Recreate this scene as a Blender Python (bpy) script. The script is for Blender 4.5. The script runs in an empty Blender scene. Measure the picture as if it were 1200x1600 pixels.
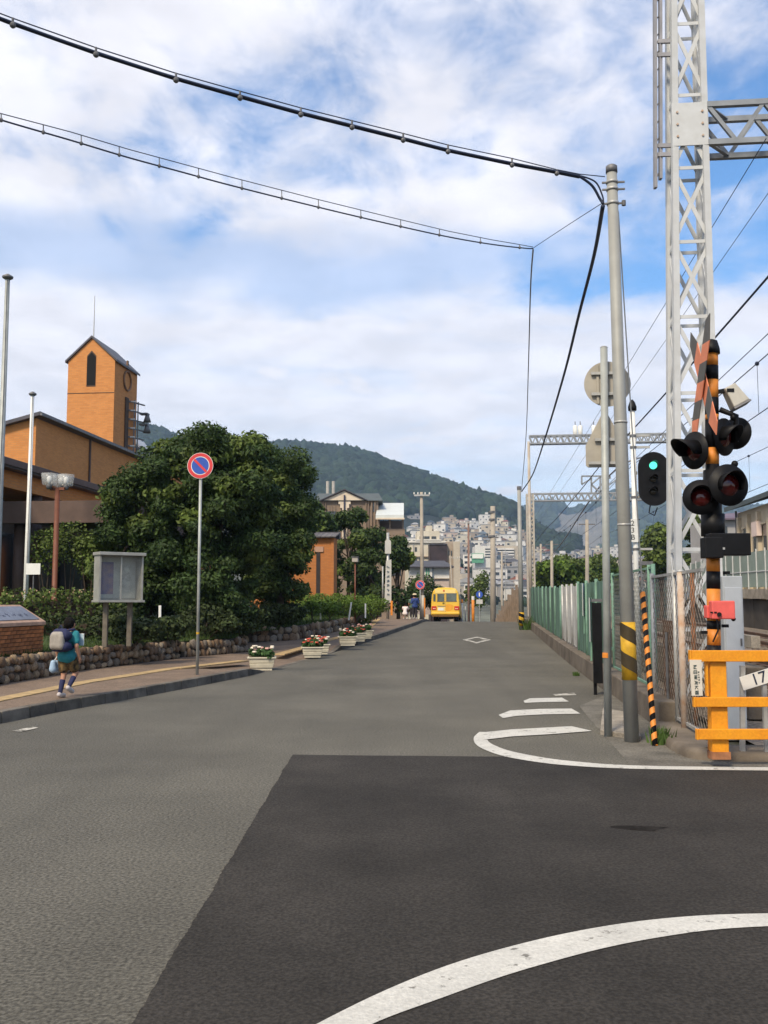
import bpy, bmesh, math, random
import numpy as np
from mathutils import Vector, Matrix, noise
R = math.radians
rnd = random.Random(11)
S = bpy.context.scene
COL = S.collection
V = Vector

# ---------------------------------------------------------------- camera
EYE = 1.6
PITCH = math.atan(140 / 1500)
cd = bpy.data.cameras.new('camera')
cd.sensor_fit = 'VERTICAL'; cd.sensor_height = 36; cd.sensor_width = 27
cd.lens = 36 * 1500 / 1600
cd.clip_start = .05; cd.clip_end = 12000
cam = bpy.data.objects.new('camera', cd); COL.objects.link(cam)
cam.location = (0, 0, EYE); cam.rotation_euler = (math.pi / 2 + PITCH, 0, 0)
S.camera = cam

# ---------------------------------------------------------------- world, sun, exposure
SUN_TO = V((-.32, -.62, .71)).normalized()      # towards the sun: behind the viewer, left
SUN_EL = math.asin(SUN_TO.z); SUN_AZ = math.atan2(SUN_TO.x, SUN_TO.y)
W = bpy.data.worlds.new('World'); S.world = W; W.use_nodes = True
nt = W.node_tree; N = nt.nodes; L = nt.links; N.clear()
def nd(t, **k):
    n = N.new(t)
    for a, b in k.items(): setattr(n, a, b)
    return n
def mth(op, a, b=None, c=None, clamp=False):
    n = nd('ShaderNodeMath', operation=op); n.use_clamp = clamp
    for i, x in enumerate((a, b, c)):
        if x is None: continue
        if isinstance(x, (int, float)): n.inputs[i].default_value = x
        else: L.new(x, n.inputs[i])
    return n.outputs[0]
def mapr(x, a, b, c, d):
    n = nd('ShaderNodeMapRange', interpolation_type='SMOOTHSTEP'); L.new(x, n.inputs[0])
    for i, q in enumerate((a, b, c, d)): n.inputs[i + 1].default_value = q
    return n.outputs[0]
sky = nd('ShaderNodeTexSky', sky_type='NISHITA'); sky.sun_disc = False
sky.sun_elevation = SUN_EL; sky.sun_rotation = SUN_AZ
sky.air_density = 1.0; sky.dust_density = .6; sky.ozone_density = 2.5
hsv = nd('ShaderNodeHueSaturation'); hsv.inputs['Saturation'].default_value = 1.24; hsv.inputs['Value'].default_value = 1.5
L.new(sky.outputs[0], hsv.inputs['Color'])
tc = nd('ShaderNodeTexCoord'); sx = nd('ShaderNodeSeparateXYZ'); L.new(tc.outputs['Generated'], sx.inputs[0])
zz = mth('MAXIMUM', sx.outputs['Z'], 0.0)
den = mth('ADD', zz, .16)
cmb = nd('ShaderNodeCombineXYZ')
L.new(mth('DIVIDE', sx.outputs['X'], den), cmb.inputs[0]); L.new(mth('DIVIDE', sx.outputs['Y'], den), cmb.inputs[1])
def nz(scale, detail, rough, vec=None, dist=0.0, off=(0, 0, 0), sc=(1, 1, 1)):
    mp = nd('ShaderNodeMapping'); mp.inputs['Location'].default_value = off; mp.inputs['Scale'].default_value = sc
    L.new(vec or cmb.outputs[0], mp.inputs[0])
    n = nd('ShaderNodeTexNoise'); n.inputs['Scale'].default_value = scale; n.inputs['Detail'].default_value = detail
    n.inputs['Roughness'].default_value = rough; n.inputs['Distortion'].default_value = dist
    L.new(mp.outputs[0], n.inputs['Vector']); return n.outputs['Fac']
big = nz(1.7, 3, .5, off=(3.1, 1.3, 0))
fine = nz(7.5, 7, .58, dist=.25, off=(.4, 2.2, 0), sc=(1, .8, 1))
puff = mth('ADD', mth('MULTIPLY', big, .95), mth('MULTIPLY', fine, .62))
lean = mth('MINIMUM', mth('MAXIMUM', sx.outputs['X'], -.4), .4)      # the cloud bank thins out towards the right
puff = mth('SUBTRACT', puff, mth('MULTIPLY', lean, .36))
high = mapr(puff, .56, .90, 0.0, 1.0)                       # broken altocumulus overhead
edge = mth('ADD', zz, mth('MULTIPLY', mth('SUBTRACT', nz(3.2, 5, .55, off=(9, 4, 0)), .5), .085))
veil = mth('MULTIPLY', mapr(edge, .285, .318, 1.0, 0.0), mapr(edge, .06, .19, .5, 1.0))   # sheet of cloud lower down
veil = mth('MULTIPLY', veil, mapr(nz(2.6, 5, .6, off=(1, 7, 0), sc=(.5, 1.5, 1)), .25, .55, .72, .97))
gap = mapr(mth('ABSOLUTE', mth('SUBTRACT', edge, .335)), .008, .055, .5, 1.0)
cl = mth('MAXIMUM', mth('MULTIPLY', high, gap), veil, clamp=True)
cl = mth('MULTIPLY_ADD', cl, .91, .02)
shade = mapr(nz(4.5, 5, .55, off=(5, 5, 0)), .3, .7, .86, 1.06)
ccol = nd('ShaderNodeMix', data_type='RGBA', blend_type='MULTIPLY'); ccol.inputs['Factor'].default_value = 1
ccol.inputs['A'].default_value = (7.9, 7.75, 8.1, 1)
cg = nd('ShaderNodeCombineColor'); [L.new(shade, cg.inputs[i]) for i in range(3)]
L.new(cg.outputs[0], ccol.inputs['B'])
mx = nd('ShaderNodeMix', data_type='RGBA'); L.new(cl, mx.inputs['Factor'])
L.new(hsv.outputs[0], mx.inputs['A']); L.new(ccol.outputs['Result'], mx.inputs['B'])
bg = nd('ShaderNodeBackground'); bg.inputs['Strength'].default_value = .09
L.new(mx.outputs['Result'], bg.inputs['Color'])
wo = nd('ShaderNodeOutputWorld'); L.new(bg.outputs[0], wo.inputs['Surface'])

sd = bpy.data.lights.new('sun', 'SUN'); sd.energy = 2.7; sd.angle = R(10); sd.color = (1, .86, .66)
sun = bpy.data.objects.new('sun', sd); COL.objects.link(sun)
sun.rotation_euler = (-SUN_TO).to_track_quat('-Z', 'Y').to_euler(); sun.location = (-30, -40, 60)
vs = S.view_settings
vs.view_transform = 'Standard'; vs.look = 'None'; vs.gamma = 1; vs.exposure = .68; vs.use_curve_mapping = False
S.render.engine = 'CYCLES'
S.cycles.use_denoising = True
S.cycles.max_bounces = 6; S.cycles.diffuse_bounces = 3; S.cycles.glossy_bounces = 3
S.cycles.transmission_bounces = 5; S.cycles.transparent_max_bounces = 8; S.cycles.volume_bounces = 0
S.cycles.caustics_reflective = False; S.cycles.caustics_refractive = False

# ---------------------------------------------------------------- places
def ray(px, py):
    a, b = (px - 600) / 1500, (800 - py) / 1500
    c, s = math.cos(PITCH), math.sin(PITCH)
    return V((a, c - b * s, s + b * c))
def at(px, py, Y):
    d = ray(px, py); k = Y / d.y
    return V((d.x * k, Y, EYE + d.z * k))
K = .1035; CN = math.hypot(1, K)
D = V((K / CN, 1 / CN, 0)); NR = V((1 / CN, -K / CN, 0))     # along the road, and across it to the right
UP = V((0, 0, 1))
def sm(x): x = min(1, max(0, x)); return x * x * (3 - 2 * x)
def prof(s):
    z = .4 * sm((s - 18) / 42)
    d = s - 57
    if d > 0: z -= .0035 * min(d, 10) ** 2 + .07 * max(0, min(d, 100) - 10)
    return z
def rs(x, y): return x * D.x + y * D.y
def zr(x, y): return prof(rs(x, y))
def rf(t, s, z=0.0, rel=True):
    p = D * s + NR * t; p.z = z + (prof(s) if rel else 0); return p
def gp(px, py, dz=0.0):
    d = ray(px, py); z = dz; p = V()
    for _ in range(14):
        k = (z - EYE) / d.z; p = V((d.x * k, d.y * k, z)); z = .5 * z + .5 * (zr(p.x, p.y) + dz)
    p.z = zr(p.x, p.y) + dz
    return p
def on(px, Y, dz=0.0):                                       # ground point under a column at depth Y
    x = (px - 600) / 1500 * Y / math.cos(PITCH) * (1 + 0)
    d = ray(px, 940); x = d.x / d.y * Y
    return V((x, Y, zr(x, Y) + dz))
def ipl(xs, ys, x):
    if x <= xs[0]: return ys[0]
    for i in range(1, len(xs)):
        if x <= xs[i]:
            f = (x - xs[i - 1]) / (xs[i] - xs[i - 1]); return ys[i - 1] * (1 - f) + ys[i] * f
    return ys[-1]

# ---------------------------------------------------------------- materials
MATS = {}
def M(name, col, rough=.75, var=.18, scale=3.0, bump=0.0, bscale=40.0, metal=0.0, col2=None, obj=0.0, spec=.4,
      fine=0.0, fscale=120.0, island=0.0, streak=0.0, chip=None, sheen=0.0, trans=0.0, alpha=1.0, emit=None, estr=0.0, low=None, detail=6):
    m = bpy.data.materials.new(name); m.use_nodes = True
    t = m.node_tree; n = t.nodes; l = t.links; n.clear()
    out = n.new('ShaderNodeOutputMaterial'); b = n.new('ShaderNodeBsdfPrincipled'); l.new(b.outputs[0], out.inputs[0])
    b.inputs['Roughness'].default_value = rough; b.inputs['Metallic'].default_value = metal
    b.inputs['Specular IOR Level'].default_value = spec
    tc = n.new('ShaderNodeTexCoord')
    no = n.new('ShaderNodeTexNoise'); no.inputs['Scale'].default_value = scale; no.inputs['Detail'].default_value = detail
    no.inputs['Roughness'].default_value = .6; l.new(tc.outputs['Object'], no.inputs['Vector'])
    rmp = n.new('ShaderNodeMapRange'); rmp.inputs[1].default_value = .3; rmp.inputs[2].default_value = .7
    l.new(no.outputs['Fac'], rmp.inputs[0])
    c2 = col2 or tuple(max(0, x * (1 - var * 1.7)) for x in col)
    c1 = col if col2 else tuple(min(1, x * (1 + var)) for x in col)
    mx = n.new('ShaderNodeMix'); mx.data_type = 'RGBA'; l.new(rmp.outputs[0], mx.inputs['Factor'])
    mx.inputs['A'].default_value = (*c2, 1); mx.inputs['B'].default_value = (*c1, 1)
    cur = mx.outputs['Result']
    def scale_by(sock, amt):
        nonlocal cur
        mr = n.new('ShaderNodeMapRange'); l.new(sock, mr.inputs[0])
        mr.inputs[3].default_value = 1 - amt; mr.inputs[4].default_value = 1 + amt
        x = n.new('ShaderNodeVectorMath'); x.operation = 'SCALE'; l.new(cur, x.inputs[0]); l.new(mr.outputs[0], x.inputs['Scale'])
        cur = x.outputs[0]
    if obj:
        oi = n.new('ShaderNodeObjectInfo'); scale_by(oi.outputs['Random'], obj)
    if island:
        g = n.new('ShaderNodeNewGeometry'); scale_by(g.outputs['Random Per Island'], island)
    if fine:
        f = n.new('ShaderNodeTexNoise'); f.inputs['Scale'].default_value = fscale; f.inputs['Detail'].default_value = 3
        l.new(tc.outputs['Object'], f.inputs['Vector'])
        fr = n.new('ShaderNodeMapRange'); fr.inputs[1].default_value = .35; fr.inputs[2].default_value = .68; l.new(f.outputs['Fac'], fr.inputs[0])
        scale_by(fr.outputs[0], fine)
    if streak:
        smp = n.new('ShaderNodeMapping'); smp.inputs['Rotation'].default_value = (0, 0, .103); smp.inputs['Scale'].default_value = (1.3, .07, 1); l.new(tc.outputs['Object'], smp.inputs[0])
        sno = n.new('ShaderNodeTexNoise'); sno.inputs['Scale'].default_value = 1.0; sno.inputs['Detail'].default_value = 5; l.new(smp.outputs[0], sno.inputs['Vector'])
        smr = n.new('ShaderNodeMapRange'); smr.inputs[1].default_value = .3; smr.inputs[2].default_value = .7; l.new(sno.outputs['Fac'], smr.inputs[0]); scale_by(smr.outputs[0], streak)
    if chip:
        cn = n.new('ShaderNodeTexNoise'); cn.inputs['Scale'].default_value = chip[2]; cn.inputs['Detail'].default_value = 8; cn.inputs['Roughness'].default_value = .7
        l.new(tc.outputs['Object'], cn.inputs['Vector']); cr = n.new('ShaderNodeMapRange'); cr.inputs[1].default_value = chip[1]; cr.inputs[2].default_value = chip[1] + .05; l.new(cn.outputs['Fac'], cr.inputs[0])
        cm = n.new('ShaderNodeMix'); cm.data_type = 'RGBA'; l.new(cr.outputs[0], cm.inputs['Factor']); l.new(cur, cm.inputs['A']); cm.inputs['B'].default_value = (*chip[0], 1); cur = cm.outputs['Result']
    l.new(cur, b.inputs['Base Color'])
    if bump:
        bn = n.new('ShaderNodeTexNoise'); bn.inputs['Scale'].default_value = bscale; bn.inputs['Detail'].default_value = 5
        l.new(tc.outputs['Object'], bn.inputs['Vector'])
        bm = n.new('ShaderNodeBump'); bm.inputs['Strength'].default_value = bump; bm.inputs['Distance'].default_value = .02
        l.new(bn.outputs['Fac'], bm.inputs['Height']); l.new(bm.outputs[0], b.inputs['Normal'])
    if trans:
        tr = n.new('ShaderNodeBsdfTranslucent'); l.new(cur, tr.inputs['Color'])
        ms = n.new('ShaderNodeMixShader'); ms.inputs[0].default_value = trans
        l.new(b.outputs[0], ms.inputs[1]); l.new(tr.outputs[0], ms.inputs[2]); l.new(ms.outputs[0], out.inputs[0])
    if sheen:
        b.inputs['Sheen Weight'].default_value = sheen; b.inputs['Sheen Roughness'].default_value = .25; b.inputs['Sheen Tint'].default_value = (1, .93, .78, 1); b.inputs['Diffuse Roughness'].default_value = 1
    if alpha < 1: b.inputs['Alpha'].default_value = alpha
    if emit:
        b.inputs['Emission Color'].default_value = (*emit, 1); b.inputs['Emission Strength'].default_value = estr
    MATS[name] = m
    return m
def brickmat(name, c1, c2, mort, bw=.22, rh=.075, ms=.012, axis='wall'):
    m = M(name, c1, .85, .12, 1.2, bump=.25, bscale=30)
    t = m.node_tree; n = t.nodes; l = t.links
    b = [x for x in n if x.type == 'BSDF_PRINCIPLED'][0]
    g = n.new('ShaderNodeNewGeometry'); tcn = [x for x in n if x.type == 'TEX_COORD'][0]
    sp = n.new('ShaderNodeSeparateXYZ'); l.new(tcn.outputs['Object'], sp.inputs[0])
    sn = n.new('ShaderNodeSeparateXYZ'); l.new(g.outputs['True Normal'], sn.inputs[0])
    def dot(vx, vy):
        a = n.new('ShaderNodeMath'); a.operation = 'MULTIPLY'; l.new(sp.outputs[0], a.inputs[0]); a.inputs[1].default_value = vx
        c = n.new('ShaderNodeMath'); c.operation = 'MULTIPLY_ADD'; l.new(sp.outputs[1], c.inputs[0]); c.inputs[1].default_value = vy
        l.new(a.outputs[0], c.inputs[2]); return c.outputs[0]
    ab = n.new('ShaderNodeMath'); ab.operation = 'ABSOLUTE'; l.new(sn.outputs[0], ab.inputs[0])
    gt = n.new('ShaderNodeMath'); gt.operation = 'GREATER_THAN'; gt.inputs[1].default_value = .6; l.new(ab.outputs[0], gt.inputs[0])
    mxu = n.new('ShaderNodeMix'); mxu.data_type = 'FLOAT'; l.new(gt.outputs[0], mxu.inputs['Factor'])
    l.new(dot(NR.x, NR.y), mxu.inputs['A']); l.new(dot(D.x, D.y), mxu.inputs['B'])
    cb = n.new('ShaderNodeCombineXYZ'); l.new(mxu.outputs['Result'], cb.inputs[0]); l.new(sp.outputs[2], cb.inputs[1])
    br = n.new('ShaderNodeTexBrick'); l.new(cb.outputs[0], br.inputs['Vector'])
    br.inputs['Scale'].default_value = 1; br.inputs['Brick Width'].default_value = bw; br.inputs['Row Height'].default_value = rh
    br.inputs['Mortar Size'].default_value = ms; br.inputs['Color1'].default_value = (*c1, 1); br.inputs['Color2'].default_value = (*c2, 1)
    br.inputs['Mortar'].default_value = (*mort, 1); br.inputs['Bias'].default_value = -.2
    old = b.inputs['Base Color'].links[0].from_socket
    mm = n.new('ShaderNodeMix'); mm.data_type = 'RGBA'; mm.inputs['Factor'].default_value = .7
    l.new(old, mm.inputs['A']); l.new(br.outputs['Color'], mm.inputs['B']); l.new(mm.outputs['Result'], b.inputs['Base Color'])
    return m

# ---------------------------------------------------------------- mesh building
def setparent(o, p):
    if p is None: return
    o.parent = p
    if p.type == 'EMPTY': o.matrix_parent_inverse = Matrix.Translation(-p.location)
def link(name, me, par=None):
    o = bpy.data.objects.new(name, me); COL.objects.link(o); setparent(o, par); return o
def tag(o, label=None, cat=None, group=None, kind=None):
    if label: o['label'] = label
    if cat: o['category'] = cat
    if group: o['group'] = group
    if kind: o['kind'] = kind
    return o
def thing(name, label, cat, loc=(0, 0, 0), group=None):
    o = bpy.data.objects.new(name, None); COL.objects.link(o); o.location = loc; o.empty_display_size = .2
    return tag(o, label, cat, group)
def dup(root, loc, label=None, rz=0.0, group=None):
    r = root.copy(); COL.objects.link(r); r.location = loc; r.rotation_euler.z += rz
    if label: r['label'] = label
    if group: r['group'] = group
    for ch in root.children:
        c = ch.copy(); COL.objects.link(c); c.parent = r
        for g in ch.children:
            d = g.copy(); COL.objects.link(d); d.parent = c
    return r
class MB:
    def __init__(s): s.v = []; s.f = []
    def add(s, vs, fs):
        o = len(s.v); s.v += [tuple(p) for p in vs]; s.f += [tuple(i + o for i in f) for f in fs]; return s
    def obb(s, c, ax, ay, az):
        c = V(c); p = [c + ax * i + ay * j + az * k for k in (-1, 1) for j in (-1, 1) for i in (-1, 1)]
        return s.add(p, [(0, 2, 3, 1), (4, 5, 7, 6), (0, 1, 5, 4), (2, 6, 7, 3), (0, 4, 6, 2), (1, 3, 7, 5)])
    def box(s, c, size, rz=0.0):
        a, b = math.cos(rz), math.sin(rz)
        return s.obb(c, V((a, b, 0)) * size[0] / 2, V((-b, a, 0)) * size[1] / 2, UP * size[2] / 2)
    def rbox(s, c, size):                                    # box square to the road: (across, along, up)
        return s.obb(c, NR * size[0] / 2, D * size[1] / 2, UP * size[2] / 2)
    def beam(s, p, q, w, h=None, up=UP):
        p, q = V(p), V(q); d = (q - p); l = d.length; d.normalize(); u = V(up)
        if abs(d.dot(u)) > .98: u = V((0, 1, 0))
        x = d.cross(u).normalized(); z = x.cross(d)
        return s.obb((p + q) / 2, x * w / 2, d * l / 2, z * (h or w) / 2)
    def tube(s, pts, r, n=8, caps=True):
        pts = [V(p) for p in pts]; m = len(pts); rr = r if isinstance(r, (list, tuple)) else [r] * m
        vs = []; u = None
        for i, p in enumerate(pts):
            d = (pts[min(i + 1, m - 1)] - pts[max(i - 1, 0)]).normalized()
            if u is None: u = d.orthogonal().normalized()
            u = (u - d * u.dot(d)).normalized(); w = d.cross(u)
            vs += [p + (u * math.cos(2 * math.pi * k / n) + w * math.sin(2 * math.pi * k / n)) * rr[i] for k in range(n)]
        fs = [(i * n + k, i * n + (k + 1) % n, (i + 1) * n + (k + 1) % n, (i + 1) * n + k) for i in range(m - 1) for k in range(n)]
        if caps: fs += [tuple(range(n))[::-1], tuple((m - 1) * n + k for k in range(n))]
        return s.add(vs, fs)
    def cyl(s, p, q, r, r2=None, n=14): return s.tube([p, q], [r, r if r2 is None else r2], n)
    def sph(s, c, r, nu=10, nv=7):
        c = V(c); r = V(r) if not isinstance(r, (int, float)) else V((r, r, r))
        vs = [c + V((0, 0, r.z))]
        for j in range(1, nv):
            a = math.pi * j / nv
            vs += [c + V((r.x * math.sin(a) * math.cos(2 * math.pi * i / nu), r.y * math.sin(a) * math.sin(2 * math.pi * i / nu), r.z * math.cos(a))) for i in range(nu)]
        vs.append(c - V((0, 0, r.z))); e = len(vs) - 1
        fs = [(0, 1 + i, 1 + (i + 1) % nu) for i in range(nu)]
        for j in range(nv - 2):
            fs += [(1 + j * nu + i, 1 + (j + 1) * nu + i, 1 + (j + 1) * nu + (i + 1) % nu, 1 + j * nu + (i + 1) % nu) for i in range(nu)]
        fs += [(e, 1 + (nv - 2) * nu + (i + 1) % nu, 1 + (nv - 2) * nu + i) for i in range(nu)]
        return s.add(vs, fs)
    def cap(s, p, q, r1, r2=None, n=12):
        r2 = r1 if r2 is None else r2
        s.cyl(p, q, r1, r2, n); s.sph(p, r1, n, 8); s.sph(q, r2, n, 8); return s
    def prism(s, pts, ext):
        n = len(pts); ext = V(ext); a = [V(p) for p in pts]
        return s.add(a + [p + ext for p in a], [tuple(range(n))[::-1], tuple(range(n, 2 * n))] + [(i, (i + 1) % n, n + (i + 1) % n, n + i) for i in range(n)])
    def poly(s, pts): return s.add(pts, [tuple(range(len(pts)))])
    def grid(s, rows):
        n = len(rows[0])
        return s.add([p for r in rows for p in r], [(i * n + j, i * n + j + 1, (i + 1) * n + j + 1, (i + 1) * n + j) for i in range(len(rows) - 1) for j in range(n - 1)])
    def mesh(s, name, mat, smooth=False):
        me = bpy.data.meshes.new(name); me.from_pydata(s.v, [], s.f)
        if mat: me.materials.append(mat)
        bm = bmesh.new(); bm.from_mesh(me); bmesh.ops.recalc_face_normals(bm, faces=bm.faces); bm.to_mesh(me); bm.free()
        if smooth: me.polygons.foreach_set('use_smooth', [True] * len(me.polygons))
        me.update(); return me
    def build(s, name, mat, par=None, smooth=False, bev=0.0):
        o = link(name, s.mesh(name, mat, smooth), par)
        if bev:
            b = o.modifiers.new('bevel', 'BEVEL'); b.width = bev; b.segments = 2; b.limit_method = 'ANGLE'; b.angle_limit = R(40)
        return o
def sheet(name, mb, mat, par=None, kind=None):
    me = bpy.data.meshes.new(name); me.from_pydata(mb.v, [], mb.f); me.materials.append(mat)
    bm = bmesh.new(); bm.from_mesh(me)
    for f in bm.faces:
        f.normal_update()
        if f.normal.z < 0: f.normal_flip()
    bm.to_mesh(me); bm.free()
    o = link(name, me, par)
    if kind: o['kind'] = kind
    return o
def fused(mb, voxel, mat, name, par=None, smooth=8):
    me = mb.mesh(name + '_raw', mat); o = bpy.data.objects.new(name, me); COL.objects.link(o)
    r = o.modifiers.new('r', 'REMESH'); r.mode = 'VOXEL'; r.voxel_size = voxel; r.use_smooth_shade = True
    k = o.modifiers.new('s', 'SMOOTH'); k.factor = .5; k.iterations = smooth
    dg = bpy.context.evaluated_depsgraph_get(); dg.update()
    m2 = bpy.data.meshes.new_from_object(o.evaluated_get(dg)); m2.name = name
    o.modifiers.clear(); o.data = m2; bpy.data.meshes.remove(me)
    m2.polygons.foreach_set('use_smooth', [True] * len(m2.polygons))
    setparent(o, par); return o
def lettering(txt, size, mat, name, par, origin, xdir, ydir, depth=.002, center=True):
    c = bpy.data.curves.new(name, 'FONT'); c.body = txt; c.size = size; c.extrude = depth
    if center: c.align_x = 'CENTER'; c.align_y = 'CENTER'
    o = bpy.data.objects.new(name, c); COL.objects.link(o)
    dg = bpy.context.evaluated_depsgraph_get(); dg.update()
    me = bpy.data.meshes.new_from_object(o.evaluated_get(dg)); bpy.data.objects.remove(o); bpy.data.curves.remove(c)
    me.materials.clear(); me.materials.append(mat)
    x, y = V(xdir).normalized(), V(ydir).normalized(); z = x.cross(y)
    me.transform(Matrix((( x.x, y.x, z.x, origin[0]), (x.y, y.y, z.y, origin[1]), (x.z, y.z, z.z, origin[2]), (0, 0, 0, 1))))
    return link(name, me, par)

def leaf_mesh(name, mat, clumps, n, size, seed, elong=1.6, shell=.55, up=.3, jit=.12):
    """many small leaf faces spread through a set of ellipsoid clumps (centre, radii)"""
    g = np.random.default_rng(seed); C = []; 
    for c, r in clumps:
        k = max(12, int(n * min(3.0, max(.3, (r[0] * r[2]) / .25))))
        d = g.normal(size=(k, 3)); d /= np.linalg.norm(d, axis=1)[:, None]
        rad = (shell + (1 - shell) * g.random(k) ** .7) * (1 + jit * g.normal(size=k))
        p = np.array(c)[None] + d * rad[:, None] * np.array(r)[None]
        nn = d * .8 + g.normal(size=(k, 3)) * .55; nn[:, 2] += up
        nn /= np.linalg.norm(nn, axis=1)[:, None]
        C.append(np.hstack([p, nn]))
    A = np.vstack(C); m = len(A); P = A[:, :3]; nn = A[:, 3:]
    t = g.normal(size=(m, 3)); t -= nn * (t * nn).sum(1)[:, None]; t /= np.linalg.norm(t, axis=1)[:, None] + 1e-9
    b = np.cross(nn, t); sc = size * (.6 + .8 * g.random(m))[:, None]
    a1 = t * sc * elong * .5; b1 = b * sc * .5
    v = np.stack([P - a1, P + b1 + nn * sc * .12, P + a1, P - b1 + nn * sc * .12], 1).reshape(-1, 3)
    me = bpy.data.meshes.new(name); me.vertices.add(m * 4); me.vertices.foreach_set('co', v.ravel().astype('f'))
    me.loops.add(m * 4); me.loops.foreach_set('vertex_index', np.arange(m * 4, dtype='i'))
    me.polygons.add(m); me.polygons.foreach_set('loop_start', np.arange(0, m * 4, 4, dtype='i')); me.polygons.foreach_set('loop_total', np.full(m, 4, 'i'))
    me.materials.append(mat); me.update(calc_edges=True); me.validate(); return me
# ---------------------------------------------------------------- palette
asph = M('old_asphalt', (.092, .087, .072), .9, .16, .45, bump=.5, bscale=60, fine=.5, fscale=48, streak=.10, sheen=.12, spec=.25, chip=((.19, .18, .15), .655, 75))
asph_new = M('new_asphalt', (.040, .036, .031), .9, .24, .7, bump=.5, bscale=60, fine=.38, fscale=52, streak=.13, spec=.2, chip=((.10, .09, .075), .67, 75))
paint = M('road_paint', (.56, .545, .49), .7, .08, 3, bump=.3, bscale=80, fine=.12, fscale=60, chip=((.18, .17, .145), .585, 9))
paint_worn = M('worn_road_paint', (.62, .59, .52), .8, .1, 9, col2=(.30, .28, .23), fine=.2, fscale=50, chip=((.10, .094, .074), .50, 4))
pave = M('paving', (.195, .140, .098), .9, .16, 1.4, bump=.4, bscale=60, fine=.25, fscale=30)
conc = M('concrete', (.30, .265, .215), .9, .25, 2.0, bump=.35, bscale=30, fine=.15, fscale=60)
conc_dark = M('stained_concrete', (.20, .165, .125), .92, .3, 1.6, bump=.4, bscale=25, col2=(.075, .06, .045))
kerbm = M('kerb_stone', (.185, .162, .130), .9, .2, 2.6, bump=.5, bscale=40, obj=.2, col2=(.060, .052, .042))
tact = M('tactile_yellow', (.44, .31, .15), .85, .2, 4, bump=.4, bscale=70, obj=.12)
soil = M('soil', (.10, .075, .05), .95, .3, 3, bump=.6, bscale=20)
grassm = M('lawn_grass', (.045, .075, .016), .95, .35, 1.5, bump=.7, bscale=30, fine=.4, fscale=25)
ballast = M('ballast', (.20, .165, .13), .95, .3, 3, bump=.9, bscale=25, fine=.4, fscale=18)
townland = M('town_ground', (.11, .115, .085), .95, .4, .02, fine=.3, fscale=.2)
mountm = M('mountain_ground', (.016, .025, .016), 1, .3, .004)
white_m = M('white_paint', (.74, .74, .70), .5, .06, 4)
steel = M('galvanised_steel', (.44, .44, .42), .5, .12, 6, metal=.35, bump=.1)
steel_dark = M('dark_steel', (.16, .16, .165), .55, .2, 5, metal=.3)
black = M('black_paint', (.009, .009, .010), .5, .3, 5, spec=.18)
rubber = M('rubber', (.02, .02, .02), .8, .2, 6)
orange = M('orange_paint', (.80, .33, .012), .5, .10, 5, fine=.06, fscale=40, col2=(.70, .25, .010), chip=((.22, .09, .03), .68, 7))
orange_y = M('warning_orange', (.70, .24, .03), .55, .16, 7, chip=((.16, .06, .02), .67, 9))
yellow = M('warning_yellow', (.62, .36, .02), .6, .2, 7, chip=((.20, .12, .04), .66, 8))
pink = M('alarm_box_red', (.75, .12, .10), .5, .1, 6)
lat = M('pale_lattice_paint', (.58, .60, .61), .6, .10, 3, col2=(.47, .48, .47), chip=((.34, .22, .14), .70, 6))
rustm = M('rusty_paint', (.42, .22, .11), .8, .3, 5, col2=(.55, .52, .46))
greenf = M('fence_green', (.100, .190, .145), .7, .2, 4, col2=(.065, .120, .095), obj=.3)
greenp = M('pale_fence_green', (.16, .29, .21), .6, .2, 4, obj=.12)
glass = M('dark_glass', (.03, .035, .04), .12, .2, 2, spec=.7)
cable = M('cable_black', (.020, .030, .062), .6, .2, 4)
pipe_red = M('brown_paint', (.16, .055, .028), .55, .2, 4)

# ---------------------------------------------------------------- terrain heights
AMPX = [-700, 100, 600, 790, 840, 1000, 1500]; AMPY = [.7, 1, 1, .95, .62, .55, .5]
def col_of(x, y): return 600 + 1500 * x / max(y, 1e-3) if y > 0 else (2000 if x > 0 else -2000)
def H(x, y):
    r = math.hypot(x, y); z = zr(x, y)
    if r > 200 and y > 0:
        a = ipl(AMPX, AMPY, col_of(x, y)); k = max(0, (r - 240) / 660)
        z += (80 * a) * min(k, 1.25) ** 1.25 + 3 * noise.noise(V((x * .01, y * .01, 0))) * min(1, (r - 200) / 200)
    return z
RID1 = ([-900, -500, 0, 120, 220, 250, 290, 330, 400, 440, 480, 540, 580, 620, 650, 700, 760, 800, 830, 870, 930, 1100, 1500],
        [760, 740, 690, 676, 668, 678, 696, 706, 700, 697, 699, 705, 716, 732, 744, 765, 786, 800, 818, 845, 866, 880, 890])
RID2 = ([600, 760, 820, 842, 858, 872, 888, 905, 925, 942, 965, 985, 1010, 1050, 1110, 1200, 1500],
        [830, 822, 806, 794, 793, 800, 808, 806, 805, 792, 781, 782, 792, 803, 806, 812, 800])
def H1(px, r):                                              # near wooded mountain
    th = (px - 600) / 1500; zr1 = EYE + (940 - 9 - ipl(*RID1, px)) / 1500 * 1500 / math.hypot(1, th); y = r / math.hypot(1, th); x = th * y
    b = H(x, y) - 4
    f = sm((r - 800) / 700) if r < 1500 else 1 - .8 * sm((r - 1500) / 700)
    return b + max(0, zr1 - b) * f + 9 * noise.noise(V((x * .006, y * .006, 3))) * sm((r - 820) / 200) * (1 - .9 * sm((r - 1150) / 300))
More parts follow.
